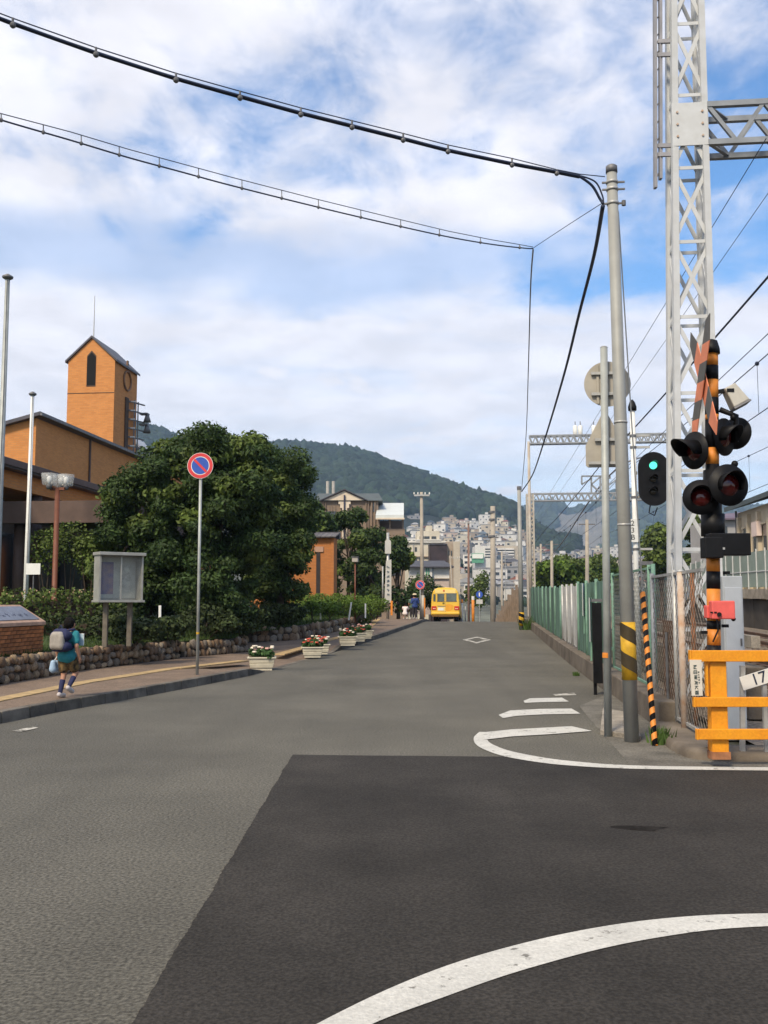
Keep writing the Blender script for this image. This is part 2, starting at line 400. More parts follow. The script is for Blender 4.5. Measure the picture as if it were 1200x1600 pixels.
# ground sheet
rows = []
rr = [0, 3, 6, 9, 12, 16, 20, 25, 30, 36, 42, 48, 54, 58, 62, 66, 70, 75, 80, 88, 96, 105, 115, 130, 150, 175, 200, 230, 260, 300, 340, 380, 430, 480, 540, 600, 660, 720, 780, 850, 920, 1000, 1150, 1500, 2400, 4000]
angs = [-180, -150, -120, -90, -70, -55, -45] + [-40 + i * 1.25 for i in range(65)] + [45, 55, 70, 90, 120, 150, 180]
mb = MB()
for r in rr:
    row = []
    for a in angs:
        x, y = r * math.sin(R(a)), r * math.cos(R(a)); z = H(x, y)
        if r > 1000: z = H(x / r * 1000, y / r * 1000) * (1000 / r)
        row.append((x, y, z - (.12 if r < 140 else .12)))
    rows.append(row)
mb.grid(rows); g = sheet('ground', mb, townland, kind='structure')
for p in g.data.polygons: p.use_smooth = True
# mountains
def mountain(name, fn, p0, p1, n, rlist, mat):
    mb = MB(); rows = []
    for r in rlist:
        row = []
        for i in range(n + 1):
            px = p0 + (p1 - p0) * i / n; th = (px - 600) / 1500; h = math.hypot(1, th); row.append((th * r / h, r / h, fn(px, r)))
        rows.append(row)
    mb.grid(rows); o = sheet(name, mb, mat, kind='structure')
    for p in o.data.polygons: p.use_smooth = True
    return o
mountain('wooded_mountain', H1, -900, 1500, 200, [800 + 35 * i for i in range(32)] + [1950, 2100], mountm)
def H2(px, r):
    z2 = EYE + (940 - ipl(*RID2, px)) / 1500 * 2700
    return -10 + (z2 + 10) * (sm((r - 1600) / 1100) if r < 2700 else 1 - sm((r - 2700) / 1200)) + 10 * noise.noise(V((px * .03, r * .004, 8))) * (1 if r < 2400 else .2)
farm = M('far_mountain_ground', (.042, .052, .034), 1, .3, .003)
mountain('distant_mountain', H2, 500, 1500, 150, [1600 + 60 * i for i in range(25)], farm)
quarrym = M('bare_quarry_rock', (.24, .22, .19), 1, .25, .012, col2=(.10, .10, .075))
mb = MB(); rows = []
for j in range(15):
    r = 2090 + 32 * j; row = []
    for i in range(31):
        px = 862 + (955 - 862) * i / 30 + 10 * noise.noise(V((j * .4, i * .3, 1))); th = (px - 600) / 1500; h = math.hypot(1, th)
        f = 1 - abs(i / 30 * 2 - 1) ** 3 * 1.1 - abs(j / 14 * 2 - 1) ** 4 * 1.1
        row.append((th * r / h, r / h, H2(px, r) + 14 * f + 3 * noise.noise(V((i * .5, j * .5, 2)))))
    rows.append(row)
mb.grid(rows); sheet('quarry_slope', mb, quarrym, kind='structure')
# wood on the near mountain: tree crowns too far to count
g = np.random.default_rng(5)
wood = M('far_wood', (.026, .040, .021), 1, .25, .01, island=.55, col2=(.016, .030, .018))
def woods(name, fn, n, plo, phi, rlo, rhi, smin, smax, mat, seed, keep=None):
    g = np.random.default_rng(seed); t = (1 + 5 ** .5) / 2
    iv = np.array([(-1, t, 0), (1, t, 0), (-1, -t, 0), (1, -t, 0), (0, -1, t), (0, 1, t), (0, -1, -t), (0, 1, -t), (t, 0, -1), (t, 0, 1), (-t, 0, -1), (-t, 0, 1)]) / 1.9
    fi = np.array([(0, 11, 5), (0, 5, 1), (0, 1, 7), (0, 7, 10), (0, 10, 11), (1, 5, 9), (5, 11, 4), (11, 10, 2), (10, 7, 6), (7, 1, 8), (3, 9, 4), (3, 4, 2), (3, 2, 6), (3, 6, 8), (3, 8, 9), (4, 9, 5), (2, 4, 11), (6, 2, 10), (8, 6, 7), (9, 8, 1)])
    P = []
    while len(P) < n:
        px = plo + (phi - plo) * g.random(); r = rlo + (rhi - rlo) * g.random()
        if keep and not keep(px, r, g): continue
        th = (px - 600) / 1500; h = math.hypot(1, th); s = smin + (smax - smin) * g.random()
        P.append((th * r / h, r / h, fn(px, r) + s * .15, s, s * (.75 + .6 * g.random())))
    P = np.array(P); m = len(P)
    v = iv[None] * np.stack([P[:, 3], P[:, 3], P[:, 4]], 1)[:, None, :] * (1 + .22 * g.normal(size=(m, 12, 1))) + P[:, None, :3]
    f = (fi[None] + 12 * np.arange(m)[:, None, None]).reshape(-1, 3)
    me = bpy.data.meshes.new(name); me.from_pydata(v.reshape(-1, 3).tolist(), [], f.tolist()); me.materials.append(mat)
    me.polygons.foreach_set('use_smooth', [True] * len(me.polygons)); o = link(name, me); return o
o = woods('mountain_wood', H1, 24000, 130, 900, 900, 1540, 4.5, 8.5, wood, 3, lambda px, r, g: r > 930 + 130 * g.random() - 60 * (px < 620))
tag(o, 'dense dark wood covering the mountain behind the town', 'wood', kind='stuff')
o = woods('distant_wood', H2, 5000, 740, 1260, 1950, 2760, 9, 17, M('distant_wood', (.05, .066, .036), 1, .2, .01, island=.4), 4,
          lambda px, r, g: not (866 < px < 950 and 2110 < r < 2520))
tag(o, 'hazy wood on the distant hills to the right of the mountain', 'wood', kind='stuff')

# ---------------------------------------------------------------- road, pavement, kerbs
KB = [gp(*p) for p in [(-150, 1160), (0, 1131), (100, 1111), (200, 1093), (300, 1074), (400, 1054), (432, 1045), (480, 1031), (530, 1017), (600, 995), (650, 977)]]
KY = [p.y for p in KB]; KX = [p.x for p in KB]
e0 = KX[0] - (KY[0] - 0) * .34
KY = [-20, 0] + KY + [80, 100, 140]; KX = [e0 - 7, e0] + KX
KX += [KX[-1] + K * (80 - KB[-1].y), KX[-1] + K * (100 - KB[-1].y), KX[-1] + K * (140 - KB[-1].y)]
def kx(y): return ipl(KY, KX, y)
RT = 2.15                                                    # right edge of the carriageway (across the road)
def rx(y): return (RT + K * y / CN) / (1 / CN) if y > 9.9 else 45
ys = [-20, -10, -5, -2, 0, 2, 4, 6, 8, 9, 9.89, 9.91] + [10 + i for i in range(0, 60)] + [70 + 2 * i for i in range(36)]
mb = MB(); rows = []
for y in ys:
    a, b = kx(y), rx(y); rows.append([(a + (b - a) * i / 12, y, zr(a + (b - a) * i / 12, y)) for i in range(13)])
mb.grid(rows); sheet('road', mb, asph, kind='structure')
def flat(name, pxs, dz, mat, par=None, kind='structure'):
    mb = MB(); mb.poly([gp(*p, dz) for p in pxs]); return sheet(name, mb, mat, par, kind)
edgeL = [gp(457, 1179, .004), gp(205, 1600, .004)]
dv = (edgeL[1] - edgeL[0]).normalized()
wob = lambda p, q, k: [p.lerp(q, i / k) + V((noise.noise(p.lerp(q, i / k) * 2.3), noise.noise(p.lerp(q, i / k) * 2.3 + V((9, 0, 0))), 0)) * .012 + V((rnd.uniform(-1, 1), rnd.uniform(-1, 1), 0)) * .004 for i in range(1, k)]
UL = [(741, 1152), (743, 1160), (757, 1168), (790, 1179), (850, 1189), (905, 1194), (960, 1197.5), (1040, 1199.5), (1120, 1200.5), (1220, 1201.5)]
pts = [edgeL[0]] + wob(edgeL[0], gp(757, 1182, .004), 90) + [gp(757, 1182, .004)] + [gp(a, b + 3, .004) for a, b in UL[3:]] + [V((40, gp(1220, 1203).y, .004)), V((40, -14, .004)), edgeL[0] + dv * 24, edgeL[1]] + wob(edgeL[1], edgeL[0], 200)
mb = MB(); mb.poly(pts); tar = sheet('asphalt_patch', mb, asph_new, kind='structure')
# painted lines
def smoothpx(P, k=5):
    out = []
    for i in range(len(P) - 1):
        p0, p1, p2, p3 = P[max(i - 1, 0)], P[i], P[i + 1], P[min(i + 2, len(P) - 1)]
        for j in range(k):
            t = j / k; out.append(tuple(.5 * (2 * b + (c - a) * t + (2 * a - 5 * b + 4 * c - d) * t * t + (3 * b - a - 3 * c + d) * t ** 3) for a, b, c, d in zip(p0, p1, p2, p3)))
    return out + [P[-1]]
def stripe(name, top, bot, dz=.008, mat=paint, label=None):
    if len(top) > 5: top, bot = smoothpx(top), smoothpx(bot)
    mb = MB(); mb.grid([[gp(*p, dz) for p in top], [gp(*p, dz) for p in bot]])
    o = sheet(name, mb, mat, kind='structure'); return o
tp = [(330, 1700), (420, 1642), (500, 1597), (600, 1548), (700, 1508), (800, 1478), (900, 1455), (1000, 1439), (1100, 1430), (1200, 1427), (1300, 1426), (1500, 1428)]
bt = [(440, 1690), (520, 1634), (590, 1596), (690, 1559), (780, 1527), (860, 1503), (940, 1482), (1020, 1466), (1110, 1453), (1200, 1447), (1300, 1445), (1500, 1447)]
stripe('road_marking', tp, bt)
stripe('road_marking', [(749, 1143.5), (740.5, 1152), (743, 1162), (757, 1171), (790, 1182), (850, 1192), (905, 1197), (960, 1200), (1040, 1202), (1220, 1204)],
       [(776, 1144), (763, 1150), (762, 1157), (773, 1164.5), (800, 1174), (855, 1184.5), (908, 1190.5), (960, 1194.5), (1040, 1197), (1220, 1199)])
stripe('road_marking', [(752, 1144.5), (800, 1139.5), (840, 1137.5), (893, 1134.5)], [(754, 1156), (800, 1150.5), (860, 1147), (925, 1142)], .0105)
stripe('road_marking', [(779, 1117), (797, 1110), (845, 1107.5), (893, 1107)], [(786, 1122), (806, 1118.5), (850, 1116), (907, 1115)], mat=paint)
stripe('road_marking', [(818, 1095), (828, 1091), (878, 1090)], [(820, 1098), (845, 1097), (889, 1096)])
stripe('road_marking', [(862, 1084.5), (897, 1082.5)], [(868, 1087), (901, 1086)], mat=paint_worn)
stripe('road_marking', [(18, 1142), (52, 1135)], [(34, 1143), (60, 1137)], mat=paint_worn)
cpt = rf(gp(745, 1000).x * NR.x + gp(745, 1000).y * NR.y, rs(gp(745, 1000).x, gp(745, 1000).y))
dm = [D * 2.4, NR * .54, D * -2.4, NR * -.54]; mb = MB()
for i in range(4):
    a, b = dm[i], dm[(i + 1) % 4]; q = []
    for w_ in (a, b, b * .62, a * .62):
        p = cpt + w_; p.z = zr(p.x, p.y) + .008; q.append(p)
    mb.poly(q)
sheet('road_marking', mb, paint_worn, kind='structure')
tar2 = MB(); cc = gp(1000, 1294, .006)
tar2.poly([cc + V((math.cos(a) * .17 * (1 + .4 * math.sin(3 * a)), math.sin(a) * .09 * (1 + .35 * math.cos(2 * a + 1)), 0)) for a in [i * .42 for i in range(15)]])
sheet('oil_stain', tar2, M('oil_stain', (.023, .021, .019), .95, .4, 14, spec=.05), kind='structure')

# left pavement
WB1 = [gp(a, b, .15) for a, b in [(-200, 1106), (0, 1070), (134, 1047), (284, 1028)]]
WB2 = [gp(a, b, .15) for a, b in [(287, 1027), (340, 1023), (388, 1018)]]
WB3 = [gp(a, b, .15) for a, b in [(363, 1005), (392, 1004), (462, 1000), (500, 993), (552, 981), (597, 971)]]
WY = [0, WB1[0].y, WB1[1].y, WB1[2].y, WB1[3].y, WB2[2].y, WB3[1].y - 1.2, WB3[2].y, WB3[3].y, WB3[4].y, WB3[5].y, 80, 140]
WX = [-9, WB1[0].x, WB1[1].x, WB1[2].x, WB1[3].x, WB2[2].x, WB2[2].x - .4, WB3[2].x, WB3[3].x, WB3[4].x, WB3[5].x, WB3[5].x + .1 * (80 - WB3[5].y), WB3[5].x + .1 * (140 - WB3[5].y)]
def wx(y): return ipl(WY, WX, y)
ys = [0, 4, 8, 10] + [11 + .75 * i for i in range(92)] + [82 + 3 * i for i in range(14)]
def gapk(y):                                                 # kerb dips to the road at the vehicle entrance
    a, b = KB[5].y, KB[8].y; return .15 * (1 - sm((y - a + .3) / 1.2) * (1 - sm((y - b + .8) / 1.5)))
mb = MB(); rows = []
for y in ys:
    b = kx(y) - .16; a = min(wx(y), b - 1) - 2.5
    row = []
    for i in range(9):
        x = a + (b - a) * i / 8; f = sm((i / 8 - .55) / .45)
        row.append((x, y, zr(x, y) + .15 * (1 - f) + gapk(y) * f - .004))
    rows.append(row)
mb.grid(rows); sheet('pavement', mb, pave, kind='structure')
# kerb stones
kerb = MB(); kr = []
kroot = None
def kerb_run(y0, y1, step=.62):
    global kroot
    y = y0; n = 0
    while y < y1:
        yn = min(y + step, y1); a = V((kx(y + .008), y + .008, zr(kx(y), y))); b = V((kx(yn - .008), yn - .008, zr(kx(yn), yn)))
        mb = MB(); d = (b - a); pr = V((-d.y, d.x, 0)).normalized() * .17
        h0, h1 = gapk(y) + .004, gapk(yn) + .004
        up = UP; q = [a - UP * .1, b - UP * .1, b - UP * .1 + pr, a - UP * .1 + pr, a + UP * h0 + pr * .12, b + UP * h1 + pr * .12, b + UP * h1 + pr, a + UP * h0 + pr]
        mb.add(q, [(0, 3, 2, 1), (4, 5, 6, 7), (0, 1, 5, 4), (1, 2, 6, 5), (2, 3, 7, 6), (3, 0, 4, 7)])
        o = mb.build('kerb_stone', kerbm, kroot, bev=.012 if y < 26 else 0); n += 1
        y = yn if y < 40 else yn; step = .62 if y < 30 else 1.0 if y < 50 else 2.0
kroot = sheet('kerb', MB().grid([[(kx(y) - .05, y, zr(kx(y), y) - .02), (kx(y) - .14, y, zr(kx(y), y) - .02)] for y in [9 + i for i in range(80)]]), conc_dark, kind='structure')
kerb_run(10.4, 90)
# tactile strip
tp = [gp(a, b, .15) for a, b in [(-120, 1117), (0, 1093), (134, 1066), (268, 1045), (384, 1032)]]
tq = [gp(a, b, .15) for a, b in [(438, 1022), (480, 1010), (521, 998), (572, 985), (629, 971)]]
tme = MB().box((0, 0, 0), (.30, .30, .03)).mesh('tactile_tile', tact)
def tiles(line, step=.305):
    acc = 0.0
    for i in range(len(line) - 1):
        a, b = line[i], line[i + 1]; d = b - a; l = d.length; s = acc
        while s < l:
            p = a + d * (s / l); o = link('tactile_tile', tme, pav); p.z = zr(p.x, p.y) + .15 - .004
            o.location = p; o.rotation_euler.z = math.atan2(d.y, d.x) - math.pi / 2; s += step
        acc = s - l
pav = bpy.data.objects['pavement']
tiles(tp); tiles(tq, .34)
# right side: concrete apron at the corner, slab under the poles, long low wall under the fence, track bed
mb = MB(); mb.poly([gp(a, b, .004) for a, b in [(905, 1103), (925, 1128), (945, 1150), (985, 1196), (1230, 1199), (1230, 1176), (1070, 1176), (1040, 1150), (960, 1080)]])
sheet('concrete_apron', mb, M('worn_apron', (.150, .138, .112), .9, .25, 2.5, bump=.4, bscale=40, fine=.3, fscale=45), kind='structure')
mb = MB(); q = [gp(a, b) for a, b in [(938, 1148), (1002, 1158), (985, 1120), (942, 1112)]]
mb.prism([p - UP * .05 for p in q], UP * .11); o = mb.build('concrete_slab', conc, None, bev=.01); tag(o, kind='structure')
mb = MB(); rows = []
for i in range(64):
    s = 9.6 + i * 1.0 if i < 60 else 70 + (i - 60) * 18
    rows.append([rf(RT + .9, s, -.02), rf(RT + 3, s, -.02), rf(14.5, s, -.02)])
mb.grid(rows); sheet('track_bed', mb, ballast, kind='structure')
# low retaining wall under the lineside fence
def low_wall(name, pts, h, w, label, mat, cat='wall', top=None):
    base = thing(name, label, cat, pts[0])
    for i in range(len(pts) - 1):
        a, b = pts[i], pts[i + 1]; d = (b - a).normalized(); n = V((d.y, -d.x, 0)).normalized() * w
        mb = MB(); g = d * .006
        q = [a + g - UP * .15, b - g - UP * .15, b - g + n - UP * .15, a + g + n - UP * .15]
        q2 = [a + g + UP * h + n * .06, b - g + UP * h + n * .06, b - g + UP * h + n, a + g + UP * h + n]
        mb.add(q + q2, [(0, 3, 2, 1), (4, 5, 6, 7), (0, 1, 5, 4), (1, 2, 6, 5), (2, 3, 7, 6), (3, 0, 4, 7)])
        mb.build('wall_block', mat, base, bev=.02)
    return base
low_wall('low_wall', [rf(RT + .02, 12.6 + i * 2.2) for i in range(27)], .34, .42, 'long stained concrete footing wall under the green lineside fence', conc_dark)
cw = [gp(1016, 1120), gp(1026, 1150), gp(1040, 1168), gp(1066, 1184), gp(1105, 1190), gp(1160, 1191), gp(1260, 1191)]
cw = [a_.lerp(b_, j / 3) for a_, b_ in zip(cw, cw[1:]) for j in range(3)] + cw[-1:]
for _ in range(2): cw = [cw[0]] + [(cw[i - 1] + cw[i] * 2 + cw[i + 1]) / 4 for i in range(1, len(cw) - 1)] + [cw[-1]]
rows = []
for i, p in enumerate(cw):
    d = (cw[min(i + 1, len(cw) - 1)] - cw[max(i - 1, 0)]).normalized(); n = V((-d.y, d.x, 0)); q = .012 * noise.noise(p * 3)
    rows.append([p - UP * .1, p + UP * (.06 + q) + n * .01, p + UP * (.095 + q) + n * .05, p + UP * (.10 + q) + n * .3, p + UP * .09 + n * .55, p - UP * .1 + n * .55])
o = MB().grid(rows).build('corner_kerb', conc_dark, None, True); tag(o, 'weathered curved concrete kerb beneath the orange guard rail', 'kerb')
_unused = ('rounded weathered concrete corner kerb')

# ---------------------------------------------------------------- lawn and stone walls on the left
mb = MB(); rows = []
for y in [6, 10, 13] + [15 + .8 * i for i in range(66)] + [70, 76, 84]:
    x0 = wx(y) - .28; row = []
    for i in range(9):
        u = [0, .6, 1.4, 2.6, 4, 7, 12, 20, 34][i]; x = x0 - u
        row.append((x, y, zr(x0, y) + .15 + .40 + .30 * sm(u / 3.5) + .05 * noise.noise(V((x, y, 0))) - (.55 if y > 76 else 0)))
    rows.append(row)
mb.grid(rows); lawn = sheet('lawn', mb, grassm, kind='structure')
for p in lawn.data.polygons: p.use_smooth = True
def zl(x, y):
    x0 = wx(y) - .28; return zr(x0, y) + .55 + .30 * sm(max(0, x0 - x) / 3.5)
# grass blades along the top of the wall and over the lawn front
bl = []
g = np.random.default_rng(2)
for i in range(15000):
    y = 15.5 + 43 * g.random() ** 1.7; u = .05 + 4.5 * g.random() ** 1.6; x = wx(y) - .25 - u
    z = zl(x, y); hh = .05 + .11 * g.random(); a = g.random() * 6.28; w_ = .008 + y * .0004; le = g.normal(size=2) * .05
    bl.append(((x - math.cos(a) * w_, y - math.sin(a) * w_, z - .02), (x + math.cos(a) * w_, y + math.sin(a) * w_, z - .02), (x + le[0], y + le[1], z + hh)))
me = bpy.data.meshes.new('grass'); me.from_pydata([p for t in bl for p in t], [], [(3 * i, 3 * i + 1, 3 * i + 2) for i in range(len(bl))])
me.materials.append(M('grass_blades', (.065, .105, .020), .8, .3, 2, island=.45, trans=.3))
o = link('grass', me); tag(o, 'uneven green grass on the bank above the stone wall', 'grass', kind='stuff')

stone_mats = [M('stone_tan', (.29, .215, .135), .9, .3, 9, bump=.5, bscale=30, obj=.35), M('stone_brown', (.17, .11, .065), .9, .3, 9, bump=.5, bscale=30, obj=.4), M('stone_grey', (.21, .175, .135), .9, .3, 9, bump=.5, bscale=30, obj=.4)]
mortar = M('dark_mortar', (.060, .048, .036), .95, .3, 6, bump=.5)
stone_meshes = []
for k in range(9):
    mb = MB(); mb.sph((0, 0, 0), .5, 8, 5); r_ = random.Random(k)
    mb.v = [tuple(V(p) * (1 + .22 * noise.noise(V(p) * 2.4 + V((k * 7, 0, 0))))) for p in mb.v]
    mb.v = [(max(-.46, min(.46, x * 1.12)), max(-.4, min(.4, y)), max(-.46, min(.46, z * 1.12))) for x, y, z in mb.v]
    stone_meshes.append(mb.mesh('stone', stone_mats[k % 3], True))
def stone_wall(pts, h, label, sw, rows_):
    root = thing('stone_wall', label, 'stone wall', pts[0], 'boulder walls along the pavement')
    for i in range(len(pts) - 1):
        a, b = pts[i], pts[i + 1]; d = b - a; d2 = V((d.x, d.y, 0)).normalized(); n = V((-d2.y, d2.x, 0))
        mb = MB(); mb.add([a - UP * .1 + n * .07, b - UP * .1 + n * .07, b - UP * .1 + n * .4, a - UP * .1 + n * .4, a + UP * (h - .03) + n * .09, b + UP * (h - .03) + n * .09, b + UP * (h - .03) + n * .4, a + UP * (h - .03) + n * .4],
                          [(0, 3, 2, 1), (4, 5, 6, 7), (0, 1, 5, 4), (1, 2, 6, 5), (2, 3, 7, 6), (3, 0, 4, 7)])
        mb.build('mortar_core', mortar, root)
        for r_ in range(rows_):
            s = rnd.random() * sw * .6 - (.1 if r_ % 2 else 0); l = d.length
            while s < l - sw * .3:
                w_ = sw * rnd.uniform(.5, 1.5); hh = h / rows_ * rnd.uniform(.75, 1.4)
                p = a + d * ((s + w_ / 2) / l) + n * rnd.uniform(.055, .10)
                p.z = (a + d * ((s + w_ / 2) / l)).z + h * (r_ + .5) / rows_ + rnd.uniform(-.03, .03) - .01
                o = link('stone', stone_meshes[rnd.choice([0, 0, 1, 1, 2, 3, 4, 4, 5, 6, 7, 8])], root); o.location = p
                o.scale = (w_ * .98, .16, hh * .98); o.rotation_euler = (0, rnd.uniform(-.5, .5), math.atan2(d2.y, d2.x) + rnd.uniform(-.12, .12)); s += w_
    return root
stone_wall(WB1, .47, 'long low wall of rounded boulders beside the schoolboy', .17, 3)
stone_wall(WB2, .40, 'short lower boulder wall just behind the no parking sign post', .17, 2)
stone_wall(WB3, .48, 'boulder wall curving away below the bright clipped hedge', .30, 2)
# ---------------------------------------------------------------- left foreground things
red_m = M('sign_red', (.62, .045, .05), .45, .08, 6); blue_m = M('sign_blue', (.03, .09, .42), .45, .08, 6)
galv = M('pole_grey', (.36, .38, .36), .55, .12, 5, metal=.2, bump=.05)
def no_parking(base, H_, dia, label, face, band=True, group=None):
    r = thing('no_parking_sign', label, 'sign', base, group); f = V(face).normalized(); x = UP.cross(f).normalized()
    pole = MB().cyl(base - UP * .1, base + UP * (H_ - dia * .1), .031, .03, 14).build('pole', galv, r, True)
    c = base + UP * (H_ - dia / 2) + f * .045
    def disc(r0, r1, d0, d1, n=40):
        mb = MB(); ring = []
        for rr_, dd in ((r0, d0), (r1, d0), (r1, d1), (r0, d1)):
            ring.append([c + f * dd + (x * math.cos(2 * math.pi * i / n) + UP * math.sin(2 * math.pi * i / n)) * rr_ for i in range(n)])
        vs_ = [p for q in ring for p in q]
        fs = [(k * n + i, k * n + (i + 1) % n, ((k + 1) % 4) * n + (i + 1) % n, ((k + 1) % 4) * n + i) for k in range(4) for i in range(n)]
        return mb.add(vs_, fs)
    pl = disc(.0005, dia / 2, 0, .006).build('plate', white_m, r)
    disc(dia * .36, dia * .485, .006, .009).build('red_ring', red_m, r)
    disc(.0005, dia * .33, .006, .0085).build('blue_disc', blue_m, r)
    u = (x * -1 + UP * 1).normalized() if (x.x > 0) else (x + UP).normalized()
    MB().obb(c + f * .0105, u * dia * .34, u.cross(f) * dia * .045, f * .0012).build('red_bar', red_m, r)
    for dz in (-.09, .09): MB().rbox(c + UP * dz - f * .03, (.10, .06, .025)).build('clamp', steel, r)
    if band: MB().cyl(base + UP * .80, base + UP * .84, .0335, .0335, 14).build('yellow_band', yellow, r)
    return r
b = gp(308, 1054, .15)
no_parking(b, at(308, 708, b.y).z - b.z, .53, 'no parking sign on a tall grey pole at the kerb', (-.05, -1, 0))

# brick monument with a sloping inscribed top
wd = (WB1[2] - WB1[1]).normalized(); wn = V((-wd.y, wd.x, 0)).normalized(); wd = V((wd.x, wd.y, 0)).normalized()
brk = [M('monument_brick', (.36, .135, .045), .85, .25, 12, bump=.4, bscale=40, obj=.3)]
mtrim = M('monument_trim', (.46, .30, .21), .8, .15, 5, bump=.3)
m0 = WB1[1] - wd * 1.6 + wn * .42; LEN = 4.05; zb = .45; zt = 1.13
root = thing('brick_monument', 'low brick monument with a sloping blue-grey inscribed top beside the boy', 'monument', m0)
c0 = m0 + wd * LEN / 2
MB().obb(V((c0.x, c0.y, (zb + zt) / 2)) + wn * .24, wd * (LEN / 2 - .012), wn * .225, UP * ((zt - zb) / 2)).build('core', mortar, root)
bme = MB().box((0, 0, 0), (.205, .03, .062)).mesh('brick', brk[0])
for r_ in range(9):
    s = -.11 * (r_ % 2)
    while s < LEN - .02:
        a = max(s, 0); e = min(s + .205, LEN); p = m0 + wd * ((a + e) / 2); p.z = zb + .04 + r_ * .0745
        o = link('brick', bme, root); o.location = p + wn * (.003 + rnd.uniform(-.003, .003)); o.scale.x = max(.1, (e - a) / .205); o.rotation_euler.z = math.atan2(wd.y, wd.x); s += .217
mb = MB()
for i in (0, 1):
    pass
fz, bz = zt, zt + .34
q = [m0 - wd * .04 - wn * .04 + UP * (fz - m0.z), m0 + wd * (LEN + .04) - wn * .04 + UP * (fz - m0.z), m0 + wd * (LEN - .02) + wn * .50 + UP * (bz - m0.z), m0 - wd * .04 + wn * .50 + UP * (bz - m0.z)]
mb.prism([p - UP * .0 for p in q], UP * .07); mb.build('cap_stone', mtrim, root, bev=.01)
MB().prism([m0 + wn * .47 + UP * (zb - m0.z), m0 + wd * (LEN - .03) + wn * .47 + UP * (zb - m0.z), m0 + wd * (LEN - .03) + wn * .47 + UP * (bz - m0.z), m0 + wn * .47 + UP * (bz - m0.z)], wn * .03).build('back_panel', mtrim, root)
nrm = (q[1] - q[0]).cross(q[3] - q[0]).normalized(); sl = (q[3] - q[0]).normalized(); pc = (q[0] + q[1] + q[2] + q[3]) / 4 + UP * .07
slate = M('plaque_slate', (.17, .19, .24), .35, .2, 6)
pl = MB().obb(pc + nrm * .004, wd * (LEN / 2 - .10), sl * .235, nrm * .008).build('plaque', slate, root)
ink = M('plaque_letters', (.055, .065, .11), .5, .1, 5)
for i in range(15):                                          # worn lettering, no longer legible
    cx_ = -LEN / 2 + .35 + i * .235; mb = MB()
    for k in range(rnd.choice([3, 3, 4])):
        a = rnd.choice([0, 0, 1.57, .8, -.8]); u = wd * math.cos(a) + sl * math.sin(a); v2 = nrm.cross(u)
        mb.obb(pc + nrm * .013 + wd * (cx_ + rnd.uniform(-.05, .05)) + sl * (-.06 + rnd.uniform(-.05, .05)), u * rnd.uniform(.03, .06), v2 * .008, nrm * .002)
    mb.build('letter', ink, pl)

# flagpoles
for px, top, Y, rr_, lab in ((11, 436, 22, .075, 'tall silver flagpole at the left edge with a dark round cap'), (50, 618, 29, .07, 'shorter white flagpole rising behind the brick monument')):
    tp_ = at(px + 1, top, Y); bs = V((tp_.x, Y, .4)); r = thing('flagpole', lab, 'flagpole', bs, 'flagpoles behind the monument')
    pm = galv if Y == 22 else white_m
    MB().tube([bs, bs + UP * 3, tp_], [rr_ * 1.15, rr_ * 1.05, rr_ * .72], 14).build('pole', pm, r, True)
    MB().tube([tp_ - UP * .02, tp_ + UP * .02, tp_ + UP * .06, tp_ + UP * .12], [rr_ * .7, rr_ * 1.6, rr_ * 1.7, rr_ * .4], 16).build('cap', steel_dark, r, True)
    MB().tube([tp_ + V((.02, -rr_, -.05)), tp_ + V((.05, -rr_ * 1.4, -2.5)), tp_ + V((.03, -rr_ * 1.3, -6.1))], .008, 5).build('halyard', cable, r)
# paper notice on a stand by the second flagpole
c = at(52, 889, 26); r = thing('notice_plate', 'small white notice plate on a thin post beside the white flagpole', 'sign', V((c.x, c.y, .8)))
MB().rbox(c, (.40, .02, .30)).build('plate', white_m, r); MB().cyl(V((c.x, c.y + .04, .7)), c + V((0, .04, 0)), .02).build('post', steel_dark, r)

# twin-globe lamp
Y = 27; tpz = at(90, 765, Y); bs = V((tpz.x, Y, .75)); r = thing('lamp_post', 'brown lamp post with two clear glass cylinder heads near the hall', 'lamp post', bs)
gl = M('clear_lamp_glass', (.75, .76, .74), .15, .08, 5, alpha=.30)
MB().tube([bs, bs + UP * .9, bs + UP * .92, tpz], [.105, .10, .075, .07], 14).build('post', pipe_red, r, True)
MB().rbox(tpz + UP * .02, (.42, .08, .08)).build('cross_arm', pipe_red, r)
for dx, dy in ((-.20, -.12), (.20, .10), (-.02, .3)):
    c = tpz + V((dx, dy, 0)); h = MB().cyl(c + UP * .0, c + UP * .14, .07, .09).build('lamp_socket', steel_dark, r, True)
    MB().tube([c + UP * .10, c + UP * .13, c + UP * .44, c + UP * .46], [.10, .19, .225, .05], 18).build('lamp_shade', gl, r, True)
    MB().tube([c + UP * .14, c + UP * .22, c + UP * .34, c + UP * .38], [.03, .065, .07, .02], 10).build('bulb', white_m, r, True)
# second lamp further on
Y = 46; tpz = at(555, 878, Y); bs = V((tpz.x, Y, .6)); r = thing('lamp_post', 'thin brown garden lamp with a square lantern above the bright hedge', 'lamp post', bs)
MB().cyl(bs, tpz, .04, .035).build('post', pipe_red, r, True)
MB().rbox(tpz + UP * .10, (.28, .28, .22)).build('lamp_shade', M('frosted_lamp', (.42, .38, .33), .4, .1, 5), r, bev=.02)
MB().rbox(tpz + UP * .23, (.34, .34, .04)).build('lamp_cap', steel_dark, r)

